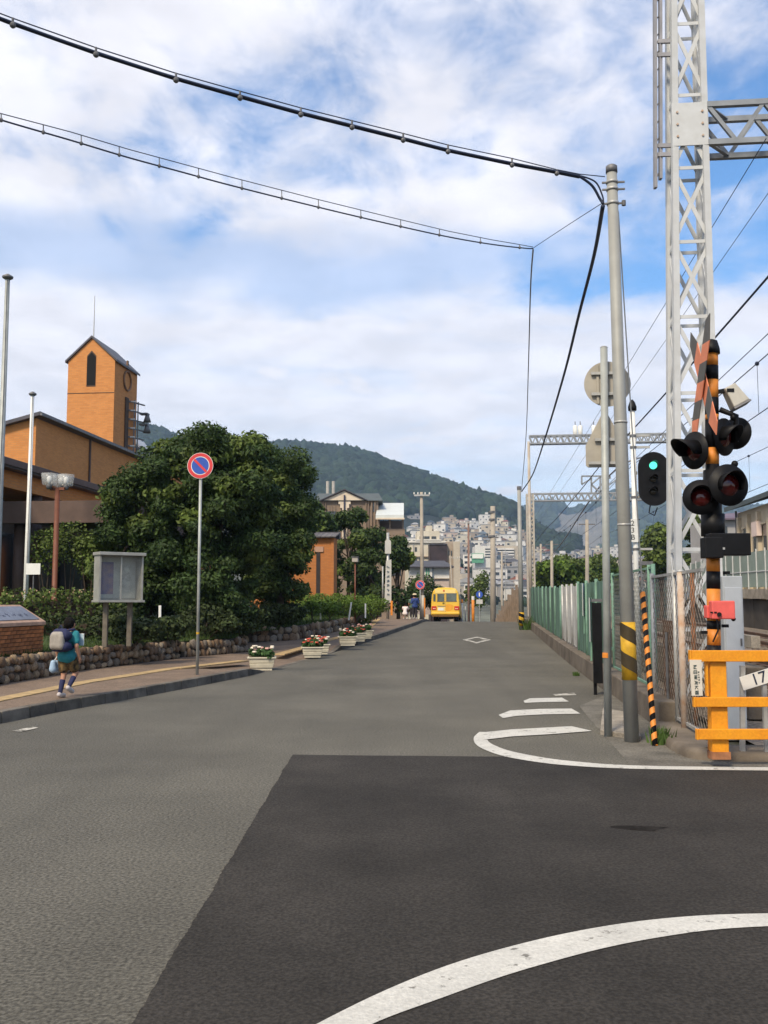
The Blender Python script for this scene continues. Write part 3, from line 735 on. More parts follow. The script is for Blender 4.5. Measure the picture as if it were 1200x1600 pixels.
# glazed notice board
Y = 21.5; cN = at(190, 903, Y); f = V((.60, -.80, 0)).normalized(); x = UP.cross(f).normalized()
r = thing('notice_board', 'grey glazed notice board on two posts behind the stone wall', 'notice board', V((cN.x, cN.y, .8)))
alu = M('aluminium', (.36, .36, .33), .5, .12, 5, metal=.3); Wd, Ht, Dp = .98, 1.0, .34
MB().obb(cN - f * Dp, x * Wd / 2, f * .015, UP * Ht / 2).build('back_panel', alu, r)
for s in (-1, 1): MB().obb(cN + x * s * Wd / 2 - f * Dp / 2, x * .02, f * Dp / 2, UP * Ht / 2).build('side_panel', alu, r)
MB().obb(cN + UP * (Ht / 2 + .035) - f * Dp * .42, x * (Wd / 2 + .05), f * Dp * .66, UP * .035).build('top_panel', alu, r, bev=.008)
MB().obb(cN - UP * (Ht / 2 + .02) - f * Dp * .45, x * (Wd / 2 + .05), f * Dp * .62, UP * .025).build('bottom_shelf', alu, r, bev=.006)
MB().obb(cN - f * (Dp - .02), x * Wd * .46, f * .004, UP * Ht * .45).build('pin_board', M('pin_board', (.40, .43, .40), .8, .12, 4), r)
MB().obb(cN - f * (Dp - .03) - x * .22, x * .15, f * .003, UP * .36).build('poster', M('poster_blue', (.06, .09, .26), .6, .5, 5, col2=(.30, .20, .22)), r)
MB().obb(cN - f * (Dp - .03) + x * .20, x * .13, f * .003, UP * .30).build('poster', M('poster_pale', (.42, .45, .42), .6, .2, 8), r)
gm = M('pane_glass', (.25, .28, .28), .06, .1, 2, alpha=.10, spec=.8)
for s in (-1, 1): MB().obb(cN - f * .03 + x * s * Wd * .245, x * Wd * .235, f * .003, UP * Ht * .47).build('pane', gm, r)
MB().obb(cN - f * .025, x * .016, f * .008, UP * Ht * .48).build('mullion', alu, r)
for s in (-.28, .28): MB().beam(cN + x * s - UP * (Ht / 2 + .04) - f * Dp * .5, V((cN.x, cN.y, .6)) + x * s - f * Dp * .5, .10).build('leg', M('post_concrete', (.15, .13, .10), .8, .2, 5), r)

# small white marker stakes in the shrubs
def stake(px, py0, py1, Y, lab, lean=0.0):
    t_, b_ = at(px + lean, py0, Y), at(px, py1, Y); o = MB().beam(b_ - UP * .3, t_, .065, .03).build('marker_stake', white_m, None, bev=.006)
    tag(o, lab, 'stake', 'white plant marker stakes'); return o
stake(250, 946, 972, 24, 'white plant marker stake in the shrubs left of the no parking sign')
stake(501, 942, 957, 40, 'white marker stake at the left end of the clipped bushes')
stake(545, 941, 958, 41, 'leaning white marker stake in the middle of the clipped bushes', 4)
stake(571, 943, 955, 42, 'white marker stake at the right end of the clipped bushes')

# flower planters
plm = M('planter_cream', (.60, .55, .42), .75, .12, 6, bump=.15, obj=.06)
leafm = M('flower_leaf', (.06, .13, .035), .7, .2, 4, island=.4, trans=.25)
def planter(base, rz, fcol, lab, seed, k=1.0):
    r = thing('flower_planter', lab, 'planter', base, 'flower planters along the kerb')
    def ringbox(z0, z1, w0, w1, d0, d1):
        mb = MB(); ca, sa = math.cos(rz), math.sin(rz)
        P = lambda x, y, z: base + V((x * ca - y * sa, x * sa + y * ca, z)) * k
        vs_ = [P(sx * w / 2, sy * d / 2, z) for z, w, d in ((z0, w0, d0), (z1, w1, d1)) for sx, sy in ((-1, -1), (1, -1), (1, 1), (-1, 1))]
        return mb.add(vs_, [(3, 2, 1, 0), (4, 5, 6, 7), (0, 1, 5, 4), (1, 2, 6, 5), (2, 3, 7, 6), (3, 0, 4, 7)])
    ringbox(0, .05, .44, .44, .26, .26).build('foot', plm, r)
    ringbox(.05, .15, .48, .53, .30, .34).build('lower_tier', plm, r, bev=.015)
    ringbox(.155, .25, .52, .56, .33, .37).build('upper_tier', plm, r, bev=.015)
    ringbox(.25, .285, .61, .62, .41, .42).build('rim', plm, r, bev=.01)
    ringbox(.27, .289, .54, .54, .35, .35).build('soil', soil, r)
    g = random.Random(seed); cl = [(tuple(base + V((g.uniform(-.21, .21), g.uniform(-.13, .13), .34 + g.uniform(0, .07))) * k), (.10 * k, .10 * k, .09 * k)) for _ in range(9)]
    link('leaves', leaf_mesh('leaves', leafm, cl, 60 * 6, .05 * k, seed), r)
    for i in range(20):
        p = base + V((g.uniform(-.26, .26), g.uniform(-.18, .18), .42 + g.uniform(-.06, .09))) * k; mb = MB()
        for a in range(5):
            d_ = V((math.cos(a * 1.26), math.sin(a * 1.26) * .8 - .2, .35)) * .026 * k; mb.sph(p + d_, .023 * k, 5, 4)
        mb.build('flower', fcol[g.randrange(len(fcol))], r, True)
pk = M('flower_pink', (.78, .45, .38), .7, .15, 9); wt = M('flower_white', (.80, .72, .58), .7, .1, 9); rd = M('flower_red', (.62, .10, .06), .7, .2, 9)
planter(gp(409, 1047), .12, [pk, wt, wt], 'nearest cream planter with white and pink flowers at the kerb end', 1, 1.08)
planter(gp(488, 1027, .04), .12, [rd, rd, pk, wt], 'cream planter of red and white flowers, front of the overlapping pair', 2)
planter(gp(499, 1022, .06), .12, [pk, wt, rd], 'cream planter half hidden behind the red flowered one', 3)
planter(gp(543, 1008.5, .15), .12, [rd, wt, wt], 'cream planter with mostly white flowers, third group along the kerb', 4)
planter(gp(559, 1002, .15), .12, [rd, rd, pk], 'small cream planter of red flowers behind the third group', 5)
planter(gp(570, 997.5, .15), .12, [wt, pk], 'farthest cream planter with pale flowers along the kerb', 6)
# ---------------------------------------------------------------- trees, hedges, shrubs
fol = M('pine_foliage', (.052, .085, .018), .7, .25, .8, island=.55, trans=.25, col2=(.033, .066, .014))
fol_y = M('young_foliage', (.105, .150, .028), .7, .25, .8, island=.45, trans=.25)
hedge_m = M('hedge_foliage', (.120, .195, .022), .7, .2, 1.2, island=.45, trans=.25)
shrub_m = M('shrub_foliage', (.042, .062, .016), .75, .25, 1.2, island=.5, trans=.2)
bark = M('bark', (.075, .055, .04), .95, .3, 8, bump=.8, bscale=18)
def inpoly(x, y, P):
    c = False; j = len(P) - 1
    for i in range(len(P)):
        if (P[i][1] > y) != (P[j][1] > y) and x < (P[j][0] - P[i][0]) * (y - P[i][1]) / (P[j][1] - P[i][1]) + P[i][0]: c = not c
        j = i
    return c
def tree(label, outline, Y, basepx, zb, n, rpx, mat, mat2, seed, leaf=.062, per=950, group=None, name='pine_tree', depth=2.2, elong=2.0, trunk=.16):
    g = random.Random(seed); xs = [p[0] for p in outline]; ys_ = [p[1] for p in outline]; cl = []; tries = 0
    cx_, cy_ = (min(xs) + max(xs)) / 2, (min(ys_) + max(ys_)) / 2
    while len(cl) < n and tries < 6000:
        tries += 1
        x, y = g.uniform(min(xs), max(xs)), g.uniform(min(ys_), max(ys_))
        if not inpoly(x, y, outline): continue
        e = math.sqrt(max(.05, 1 - min(.95, ((x - cx_) / (max(xs) - min(xs)) * 2) ** 2)))
        p = at(x, y, Y + g.uniform(-1, 1) * depth * e); r_ = rpx * g.uniform(.6, 1.25) * Y / 1500
        if any((p - q[0]).length < .34 * (r_ + q[1][0]) for q in cl): continue
        cl.append((p, (r_ * 1.15, r_ * 1.15, r_ * .78)))
    bx = on(basepx, Y); bs = V((bx.x, Y, zb)); r = thing(name, label, 'tree', bs, group)
    topc = max(cl, key=lambda q: q[0].z)[0]; midp = V((sum(q[0].x for q in cl) / len(cl), Y, (zb + topc.z) / 2 + .3))
    MB().tube([bs - UP * .3, bs + (midp - bs) * .5 + V((.1, .05, 0)), midp, midp + (topc - midp) * .9], [trunk, trunk * .8, trunk * .6, trunk * .15], 9).build('trunk', bark, r, True)
    for q in g.sample(cl, min(len(cl), 14)):
        a = bs.lerp(topc, g.uniform(.35, .7)); m_ = a.lerp(q[0], .5) + UP * .15
        MB().tube([a, m_, q[0]], [trunk * .32, trunk * .22, trunk * .07], 6).build('branch', bark, r, True)
    a = [q for i, q in enumerate(cl) if i % 4]; b_ = [q for i, q in enumerate(cl) if i % 4 == 0]
    link('crown', leaf_mesh('crown', mat, a, per, leaf, seed, elong), r)
    if b_: link('crown', leaf_mesh('crown', mat2, b_, per * .7, leaf * 1.35, seed + 50, elong), r)
    return r
GT = 'evergreen trees beside the brick hall'
tree('dark evergreen tree nearest the notice board, left of the sign', [(150, 850), (172, 800), (190, 742), (215, 724), (238, 735), (265, 800), (272, 880), (262, 950), (185, 955), (140, 900)], 30, 235, .7, 84, 22, fol, fol_y, 1, group=GT)
tree('largest dark evergreen tree with the highest crown, behind the sign', [(222, 728), (245, 692), (285, 670), (332, 670), (350, 688), (402, 692), (425, 720), (415, 800), (405, 900), (380, 955), (300, 960), (262, 900), (240, 800)], 28.5, 335, .7, 150, 22, fol, fol_y, 2, group=GT, trunk=.2)
tree('dark evergreen tree with ragged right side next to the small gatehouse', [(390, 700), (432, 702), (462, 718), (481, 738), (470, 768), (490, 790), (503, 822), (466, 852), (474, 888), (460, 925), (440, 945), (400, 955), (386, 850)], 35.5, 436, .7, 100, 20, fol, fol_y, 3, group=GT)
GP = 'garden pines in front of the church'
tree('garden pine with a rounded top in front of the church gable', [(532, 812), (552, 796), (570, 812), (566, 850), (570, 900), (560, 925), (520, 925), (518, 870), (505, 850), (525, 835)], 64, 540, -.2, 30, 12, fol, fol_y, 4, .13, 260, GP, depth=1.4)
tree('wide garden pine right of the church gable', [(560, 835), (590, 820), (603, 850), (606, 900), (598, 935), (560, 930)], 62, 580, -.2, 24, 13, fol, fol_y, 5, .13, 260, GP, depth=1.4)
tree('small cloud-pruned pine behind the white upright banner', [(606, 850), (618, 842), (634, 850), (636, 885), (622, 892), (606, 880)], 68, 622, -.3, 15, 13, fol, fol_y, 6, .13, 260, GP, depth=1)
tree('dark pine peeping out left of the church above the gatehouse', [(487, 790), (505, 800), (520, 818), (518, 835), (495, 832)], 58, 500, 0, 12, 14, fol, fol_y, 7, .13, 260, GP, depth=1)
def shrub(label, px, py, Y, rx, ry, rz, mat, seed, zb=None, n=300, leaf=.07, cat='shrub', group=None, name='shrub', kids=7):
    c = at(px, py, Y); z0 = zl(c.x, c.y) if zb is None else zb; r = thing(name, label, cat, V((c.x, c.y, z0)), group); g = random.Random(seed)
    cl = [(c, (rx * .8, ry * .8, rz * .85))] + [(c + V((g.uniform(-.7, .7) * rx, g.uniform(-.7, .5) * ry, g.uniform(-.3, .6) * rz)), (rx * .42, ry * .42, rz * .42)) for _ in range(kids)]
    link('foliage', leaf_mesh('foliage', mat, cl, n, leaf, seed, 1.5, .7), r)
    for _ in range(3):
        q = g.choice(cl)[0]; MB().tube([V((c.x + g.uniform(-.1, .1), c.y, z0 - .1)), q], [.025, .008], 5).build('stem', bark, r)
    return r
GS = 'dark rounded shrubs on the bank'
for i, (px, py, Y, a, b_, c_, lab) in enumerate([
    (205, 985, 22.5, .75, .6, .38, 'low dark shrub under the notice board'), (262, 985, 24.2, .6, .5, .40, 'dark shrub spilling over the wall left of the sign pole'),
    (320, 968, 26.5, .9, .7, .5, 'broad dark shrub just right of the sign pole'), (372, 972, 28, .8, .7, .45, 'dark shrub behind the short lower wall'),
    (425, 962, 33.5, .9, .7, .5, 'dark shrub at the bend of the curved wall'), (455, 957, 36.5, .8, .7, .45, 'dark shrub beside the clipped hedge'),
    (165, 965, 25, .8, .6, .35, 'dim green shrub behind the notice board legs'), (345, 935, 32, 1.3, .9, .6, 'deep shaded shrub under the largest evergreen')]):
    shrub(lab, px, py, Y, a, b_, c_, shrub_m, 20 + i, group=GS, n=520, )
# flowering hedge behind the monument and dark hedge under it
def hedge(label, p0, p1, w_, h, mat, seed, zb, leaf=.065, n=460, flowers=None):
    root = thing('hedge', label, 'hedge', V((p0.x, p0.y, zb))); d = p1 - p0; l = d.length; g = random.Random(seed); cl = []
    k = int(l / .42) + 1
    for i in range(k):
        for zz_ in (.3, .72):
            p = p0 + d * (i / (k - 1)); cl.append((V((p.x, p.y, zb + h * zz_ + g.uniform(-.04, .04))), (.36, w_ / 2, h * .36)))
    link('foliage', leaf_mesh('foliage', mat, cl, n, leaf, seed, 1.4, .75), root)
    u = d.normalized(); MB().beam(p0 + UP * (zb + h * .4 - p0.z), p1 + UP * (zb + h * .4 - p1.z), w_ * .25, h * .5).build('inner_twigs', bark, root)
    if flowers:
        mb = MB()
        for _ in range(60):
            p = p0 + d * g.random(); mb.sph((p.x + g.uniform(-.3, .3), p.y + g.uniform(-1, .2) * w_ / 2, zb + h * g.uniform(.75, 1.08)), .02, 5, 4)
        o = mb.build('blossoms', flowers, root); o['kind'] = 'stuff'
    return root
hedge('low flowering hedge with pale blossoms behind the brick monument', at(-60, 930, 23.5), at(168, 930, 24.8), .8, .75, fol_y, 40, 1.12, flowers=M('hedge_blossom', (.50, .34, .20), .8, .2, 6))
hedge('dark clipped hedge below the flowering one', at(-60, 945, 22.8), at(158, 945, 23.9), .7, .55, shrub_m, 41, .70)
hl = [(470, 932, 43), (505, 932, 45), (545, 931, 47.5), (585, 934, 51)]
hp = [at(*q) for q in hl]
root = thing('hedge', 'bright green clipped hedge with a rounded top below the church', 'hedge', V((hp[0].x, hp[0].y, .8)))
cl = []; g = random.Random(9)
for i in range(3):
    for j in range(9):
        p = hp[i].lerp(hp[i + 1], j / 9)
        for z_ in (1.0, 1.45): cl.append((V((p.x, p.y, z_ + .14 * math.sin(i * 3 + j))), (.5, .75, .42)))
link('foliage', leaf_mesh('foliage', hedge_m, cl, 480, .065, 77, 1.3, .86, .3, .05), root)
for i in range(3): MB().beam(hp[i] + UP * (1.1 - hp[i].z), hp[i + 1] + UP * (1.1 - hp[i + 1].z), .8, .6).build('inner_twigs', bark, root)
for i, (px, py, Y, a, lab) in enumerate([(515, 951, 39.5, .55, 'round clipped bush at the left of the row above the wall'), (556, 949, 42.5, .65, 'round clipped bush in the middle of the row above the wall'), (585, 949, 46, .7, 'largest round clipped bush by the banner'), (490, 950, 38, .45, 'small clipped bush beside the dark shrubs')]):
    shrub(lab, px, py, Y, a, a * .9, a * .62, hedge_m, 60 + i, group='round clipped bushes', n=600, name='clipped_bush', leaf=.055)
for i, (px, py, Y, a, c_, lab) in enumerate([(625, 938, 63, 1.1, 1.0, 'dark bush behind the white shirted child'), (652, 922, 74, 1.3, 1.5, 'tall dark bush behind the crossarm pole'), (676, 935, 76, 1.0, 1.2, 'dark bush left of the yellow bus'), (640, 948, 70, .9, .8, 'low dark bush at the end of the pavement')]):
    shrub(lab, px, py, Y, a, a, c_, fol, 80 + i, zb=-.6, group='bushes at the top of the road', n=90, name='bush', leaf=.16)
for i, (px, py, Y, lab) in enumerate([(75, 860, 29.5, 'leafy shrub in the shade beneath the entrance canopy, left'), (110, 850, 30, 'leafy shrub beneath the entrance canopy beside the lamp post'), (140, 870, 29.5, 'leafy shrub beneath the entrance canopy, right')]):
    shrub(lab, px, py, Y, .6, .5, .85, fol_y, 90 + i, group='shrubs under the canopy', n=200)
# trees on the right beyond the tracks
for i, (ol, Y, bp, lab) in enumerate([
    ([(838, 905), (850, 882), (880, 876), (905, 880), (920, 900), (915, 925), (845, 925)], 110, 880, 'wide sunlit green tree beyond the tracks, left of the sign pole'),
    ([(905, 890), (935, 873), (960, 882), (965, 925), (910, 925)], 120, 935, 'rounder green tree beyond the tracks behind the sign pole'),
    ([(1012, 850), (1030, 828), (1048, 835), (1052, 890), (1015, 895)], 95, 1030, 'dark green tree beside the second lattice mast'),
    ([(1068, 830), (1090, 800), (1118, 808), (1130, 850), (1120, 900), (1070, 900)], 85, 1095, 'green tree seen through the lattice mast by the crossing')]):
    tree(lab, ol, Y, bp, -2.5, 40, 15, fol_y, hedge_m, 30 + i, .30, 90, 'trees beyond the tracks', name='broadleaf_tree', depth=3, elong=1.4, trunk=.25)
shrub('leafy tree beside the blue street sign down the road', 747, 925, 120, 1.9, 1.9, 2.6, fol_y, 95, zb=-3.5, n=60, leaf=.25, cat='tree', name='street_tree')
# weeds at the foot of the fence and by the warning tube
weedm = M('weeds', (.07, .13, .025), .8, .25, 3, island=.4, trans=.25)
for px, py, rr_, lab in ((1033, 1163, .16, 'tuft of weeds at the foot of the striped tube'), (826, 984, .5, 'clump of weeds at the foot of the far striped pole'), (900, 1056, .07, 'small weed growing on the fence footing'), (792, 975, .4, 'weeds by the crest on the right verge')):
    p = gp(px, py); tri = MB(); g = random.Random(px)
    for _ in range(90):
        a = g.random() * 6.28; q = p + V((math.cos(a), math.sin(a), 0)) * rr_ * g.random(); hh = rr_ * g.uniform(.6, 1.5); e = V((g.uniform(-.5, .5), g.uniform(-.5, .5), 1)) * hh; w_ = V((.012 + rr_ * .03, 0, 0))
        tri.poly([q - w_, q + w_, q + e])
    tag(tri.build('weeds', weedm), lab, 'weeds', kind='stuff')
# ---------------------------------------------------------------- brick hall, bell tower, gatehouse, church
bk = brickmat('hall_brick', (.62, .255, .068), (.47, .165, .04), (.46, .23, .10), .30, .10, .014)
roofm = M('dark_roof_metal', (.075, .072, .085), .5, .2, 2); brown = M('brown_fascia', (.115, .075, .06), .7, .15, 2)
joint = M('joint_dark', (.09, .055, .035), .8, .2, 3)
def F(t, s, z): return rf(t, s, z, False)
def block(name, t0, t1, s0, s1, z0, z1, mat, par, bev=0.0):
    return MB().rbox(F((t0 + t1) / 2, (s0 + s1) / 2, (z0 + z1) / 2), (abs(t1 - t0), abs(s1 - s0), z1 - z0)).build(name, mat, par, bev=bev)
TH = -22.4; YC = 47.6; sC = 45.8; ZH = 10.95
hall = thing('brick_hall', 'orange brick hall with dark low roof at the left edge', 'building', F(TH, sC, 0))
LT = TH - 16; sE = sC + 34
zL = ZH - .26 * 16
MB().prism([F(TH, sC, 0), F(LT, sC, 0), F(LT, sC, zL), F(TH, sC, ZH)], D * (sE - sC)).build('wall', bk, hall)
e = .35
rf_ = MB().prism([F(TH + e, sC - e, ZH - .06 * 0 - .02), F(LT - e, sC - e, zL - .12), F(LT - e, sC - e, zL + .08), F(TH + e, sC - e, ZH + .16)], D * (sE - sC + 2 * e)).build('roof', roofm, hall)
MB().beam(F(TH + e + .06, sC - e, ZH + .02), F(TH + e + .06, sE, ZH + .02), .10, .14).build('gutter', steel_dark, rf_)
for ds in (6.6, 14.5): MB().cyl(F(TH + .06, sC + ds, .5), F(TH + .06, sC + ds, ZH), .06).build('downpipe', brown, hall)
MB().rbox(F(TH - 4, sC - .02, 7.2), (1.6, .1, 1.2)).build('window', glass, hall)
# lower wing with brick band
zr0 = 6.35
block('wing_band', -16, -21.9, 26.5, 46, 5.45, zr0 - .32, bk, hall)
wr = block('wing_roof', -15.6, -21.9, 26.1, 46.4, zr0 - .315, zr0, roofm, hall)
MB().beam(F(-15.55, 26.1, zr0 - .15), F(-15.55, 46.4, zr0 - .15), .08, .22).build('gutter', brown, wr)
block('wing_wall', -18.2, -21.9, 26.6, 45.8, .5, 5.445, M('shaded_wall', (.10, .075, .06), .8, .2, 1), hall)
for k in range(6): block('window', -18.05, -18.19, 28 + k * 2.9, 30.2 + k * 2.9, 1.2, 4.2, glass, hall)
for k in range(4): MB().cyl(F(-16.3, 28.5 + k * 5, .5), F(-16.3, 28.5 + k * 5, 5.45), .22).build('column', brown, hall, True)
# entrance canopy
cn_ = thing('entrance_canopy', 'brown flat entrance canopy in front of the brick hall', 'canopy', F(-13, 31, .5))
zt_, zb_ = at(100, 780, 31).z, at(100, 815, 31).z
block('fascia', -11.95, -21, 30.2, 30.45, zb_, zt_, brown, cn_)
block('side_fascia', -11.95, -12.2, 30.455, 40, zb_, zt_, brown, cn_)
block('soffit', -12.21, -15.9, 30.456, 40, zb_ + .18, zb_ + .30, M('soffit', (.15, .12, .10), .8, .15, 2), cn_)
for t_, s_ in ((-12.6, 31), (-12.6, 39), (-15.6, 31)): MB().cyl(F(t_, s_, .5), F(t_, s_, zb_ + .18), .2).build('column', brown, cn_, True)
# tower
tw = thing('bell_tower', 'square brick bell tower with gabled roof and pointed slit window', 'tower', F(-24, 58, 8))
t0, t1, s0, s1 = -22.85, -25.9, 57.0, 60.9; ze = at(142, 562, 59).z; za = at(142, 527, 59).z; tm = (t0 + t1) / 2
MB().prism([F(t0, s0, 5), F(t1, s0, 5), F(t1, s0, ze), F(tm, s0, za), F(t0, s0, ze)], D * (s1 - s0)).build('wall', bk, tw)
for sg, ta in ((1, t0), (-1, t1)):
    a, b_ = F(tm, s0 - .12, za + .02), F(ta + sg * .16, s0 - .12, ze - .12); u = (b_ - a); n_ = V((0, 0, .14))
    MB().prism([a, b_, b_ + n_, a + n_], D * (s1 - s0 + .24)).build('roof_slope', roofm, tw)
wz0, wz1 = at(142, 600, 58.9).z, at(142, 556, 58.9).z; wh = .27
q = [F(tm - wh, s0 - .04, wz0), F(tm + wh, s0 - .04, wz0), F(tm + wh, s0 - .04, wz1), F(tm, s0 - .04, wz1 + .3), F(tm - wh, s0 - .04, wz1)]
wf = MB().prism([(p - F(tm, s0 - .04, (wz0 + wz1) / 2)) * 1.10 + F(tm, s0 - .02, (wz0 + wz1) / 2) for p in q], D * .03).build('window_frame', joint, tw)
MB().prism(q, D * .03).build('window', M('void_black', (.008, .007, .006), .9, .1, 2), tw)
MB().beam(F(t0, s0 - .006, at(142, 613, 59).z), F(t1, s0 - .006, at(142, 613, 59).z), .012, .05).build('joint_line', joint, tw)
MB().cyl(F(tm, s0 + .2, za), F(tm, s0 + .2, at(142, 459, 59).z), .035, .02).build('antenna', steel, tw)
zc = at(198, 590, 61).z; sc_ = (s0 + s1) / 2 + .1
ring = [F(t0 + .05, sc_ + math.cos(a) * .62, zc - .2 + math.sin(a) * .62) for a in [i * math.pi / 10 for i in range(21)]]
embm = M('emblem_bronze', (.22, .11, .05), .6, .2, 3); MB().tube(ring, .07, 6).build('emblem_ring', embm, tw)
MB().rbox(F(t0 + .03, sc_, zc + .85), (.08, .22, .55)).build('emblem_bar', embm, tw)
MB().rbox(F(t0 + .05, sc_, zc - 3.6), (.08, .5, 4.6)).build('slit_panel', joint, tw)
lad = MB()
zl0, zl1 = at(210, 700, 62).z, at(210, 627, 62).z
for ds in (2.6, 3.25): MB().beam(F(t0 + .35, s0 + ds, zl0 - 3), F(t0 + .35, s0 + ds, zl1), .07).build('ladder_rail', steel_dark, tw)
nst = 7
for i in range(nst):
    z_ = zl0 - .5 + (zl1 - zl0 + .4) * i / (nst - 1)
    MB().beam(F(t0 + .0, s0 + 2.4, z_), F(t0 + .55, s0 + 3.9, z_), .10, .08).build('ladder_step', steel_dark, tw)
    MB().beam(F(t0 + .0, s0 + 2.6, z_), F(t0 + .4, s0 + 2.6, z_), .08).build('bracket', white_m, tw)
for i, z_ in enumerate((at(212, 643, 62).z, at(212, 660, 62).z)):
    MB().rbox(F(t0 + .55, s0 + 3.9, z_), (.55, .5, .1)).build('bell_bracket', steel_dark, tw)
    MB().tube([F(t0 + .75, s0 + 3.9, z_ + .02), F(t0 + .75, s0 + 3.9, z_ - .15), F(t0 + .75, s0 + 3.9, z_ - .55)], [.10, .14, .26], 10).build('bell', steel_dark, tw, True)
# pale skylight roof poking up right of the tower
pr = thing('pale_roof_panel', 'pale sloping roof panel behind the brick tower', 'roof', F(-19.6, 66, 9))
for i in range(2):
    a, b_ = at(214 + i * 5, 688 + i * 3, 66), at(232 + i * 4, 708 + i * 6, 64)
    MB().beam(a, b_, .5, .12).build('panel', white_m, pr)
MB().beam(at(214, 700, 66), V((at(214, 700, 66).x, 66, 2)), .3).build('support', steel_dark, pr)

# gatehouse
gY = 48; L0 = at(478, 840, gY); R0 = at(521, 840, gY); gh = thing('brick_gatehouse', 'small orange brick gatehouse with a grey tiled roof behind the hedge', 'building', V((L0.x, gY, .5)))
ht_ = L0.z; gw = (R0.x - L0.x)
bk2 = brickmat('gatehouse_brick', (.46, .17, .045), (.36, .12, .03), (.30, .14, .06), .22, .075, .010)
cgx = R0 - NR * 2.2
def gb(n, u0, u1, d0, d1, z0, z1, m, p=gh): return MB().obb(V((R0.x, R0.y, 0)) + NR * ((u0 + u1) / 2) + D * ((d0 + d1) / 2) + UP * ((z0 + z1) / 2), NR * abs(u1 - u0) / 2, D * abs(d1 - d0) / 2, UP * (z1 - z0) / 2).build(n, m, p)
gb('wall', -4.2, 0, 0, 1.2, .3, ht_, bk2)
gb('door', -.86, -.66, -.03, .02, .5, ht_ - .75, M('door_dark', (.03, .022, .02), .7, .2, 3))
gb('lintel', -.95, -.5, -.06, .02, ht_ - .72, ht_ - .45, M('lintel', (.42, .25, .17), .8, .1, 3))
gb('lintel', -1.45, -1.15, -.06, .02, ht_ - .62, ht_ - .40, MATS['lintel'])
gb('corner_pilaster', -.12, .03, -.05, .3, .3, ht_ - .02, bk2)
tile = M('grey_roof_tile', (.13, .12, .12), .7, .25, 5, obj=.15)
for k in range(18):
    u = -4.5 + k * .26
    MB().prism([V((R0.x, R0.y, 0)) + NR * u + D * (-.3) + UP * (ht_ + .0), V((R0.x, R0.y, 0)) + NR * (u + .24) + D * (-.3) + UP * (ht_ + .0), V((R0.x, R0.y, 0)) + NR * (u + .24) + D * 1.4 + UP * (ht_ + .32), V((R0.x, R0.y, 0)) + NR * u + D * 1.4 + UP * (ht_ + .32)], UP * .06).build('roof_tile', tile, gh)
gb('roof_back', -4.5, .15, 1.0, 1.5, ht_ + .0, ht_ + .34, roofm)

# church with a cross on its gable
cY = 122; ch = thing('church', 'brown ribbed church with a white gable and dark cross', 'church', V((at(540, 900, cY).x, cY, -5)))
brn = M('ribbed_brown_concrete', (.235, .175, .125), .85, .12, 1); crm = M('cream_panel', (.66, .56, .43), .7, .08, 1)
A = lambda px, py, dy=0.0: at(px, py, cY + dy)
def slab(n, px0, px1, py0, py1, d0, d1, m, p=None):
    a, b_ = A(px0, py1), A(px1, py0); return MB().obb(V(((a.x + b_.x) / 2, cY + (d0 + d1) / 2, (a.z + b_.z) / 2)), V(((b_.x - a.x) / 2, 0, 0)), V((0, (d1 - d0) / 2, 0)), UP * (b_.z - a.z) / 2).build(n, m, p or ch)
slab('wall', 494, 591, 781, 975, 0, 14, brn)
for px in (504, 507.5, 571, 574.5, 580, 585): slab('rib', px, px + 1.6, 782, 900, -.25, 0, brn)
for px in (515, 519, 524, 557, 561, 565): slab('rib', px, px + .6, 790, 900, -.12, 0, brn)
MB().prism([A(504, 782, -.3), A(571, 782, -.3), A(538, 767, -.3)], V((0, .28, 0))).build('gable', crm, ch)
MB().prism([A(500, 782.5, -.6), A(538, 765.2, -.6), A(575, 782.5, -.6), A(575, 781, -.6), A(538, 763.7, -.6), A(500, 781, -.6)], V((0, 15, 0))).build('gable_roof', roofm, ch)
MB().prism([A(490, 782, -.5), A(598, 782, -.5), A(592, 771, 4), A(497, 771, 4)], V((0, 9, 0))).build('roof', M('slate_roof', (.085, .10, .095), .6, .15, 1), ch)
cr = slab('cross_panel', 529, 548, 782.6, 788, -.36, -.01, crm); slab('cross_panel', 531.5, 545.5, 788.1, 794, -.36, -.01, crm); slab('cross_panel', 534.5, 542.5, 794.1, 850, -.36, -.01, crm)
slab('cross', 537, 539.6, 774, 850, -.55, -.37, M('cross_dark', (.03, .03, .06), .6, .1, 2)); slab('window', 510, 525, 799, 822, -.06, .1, glass); slab('window', 583, 587, 786, 800, -.06, .1, glass)
for px in (512, 521): MB().cyl(A(px, 772, 6), A(px, 752, 6), .22).build('chimney_pipe', M('pipe_pale', (.42, .40, .36), .6, .1, 3), ch)
an = thing('church_annex', 'brown annex with a pale sloping roof beside the church', 'building', V((at(610, 900, cY).x, cY - 2, -5)))
slab('wall', 588, 632, 828, 975, -2, 8, brn, an)
MB().prism([A(587, 809, -3), A(631, 809, -3), A(631, 790, 5), A(591, 790, 5)], UP * .35).build('roof', M('pale_roof', (.58, .61, .58), .5, .05, 1), an)
MB().prism([A(587, 811.5, -3.1), A(632, 811.5, -3.1), A(632, 809, -3.1), A(587, 809, -3.1)], V((0, .2, 0))).build('roof_edge', crm, an)
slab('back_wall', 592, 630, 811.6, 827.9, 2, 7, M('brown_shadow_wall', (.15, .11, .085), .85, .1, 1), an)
for px in (591, 608, 628): slab('column', px, px + 2.4, 811.7, 827.9, -1.8, -1.2, brn, an)
slab('window', 612, 622, 845, 862, -2.08, -2.0, glass, an); slab('window', 612, 626, 878, 900, -2.08, -2.0, glass, an)
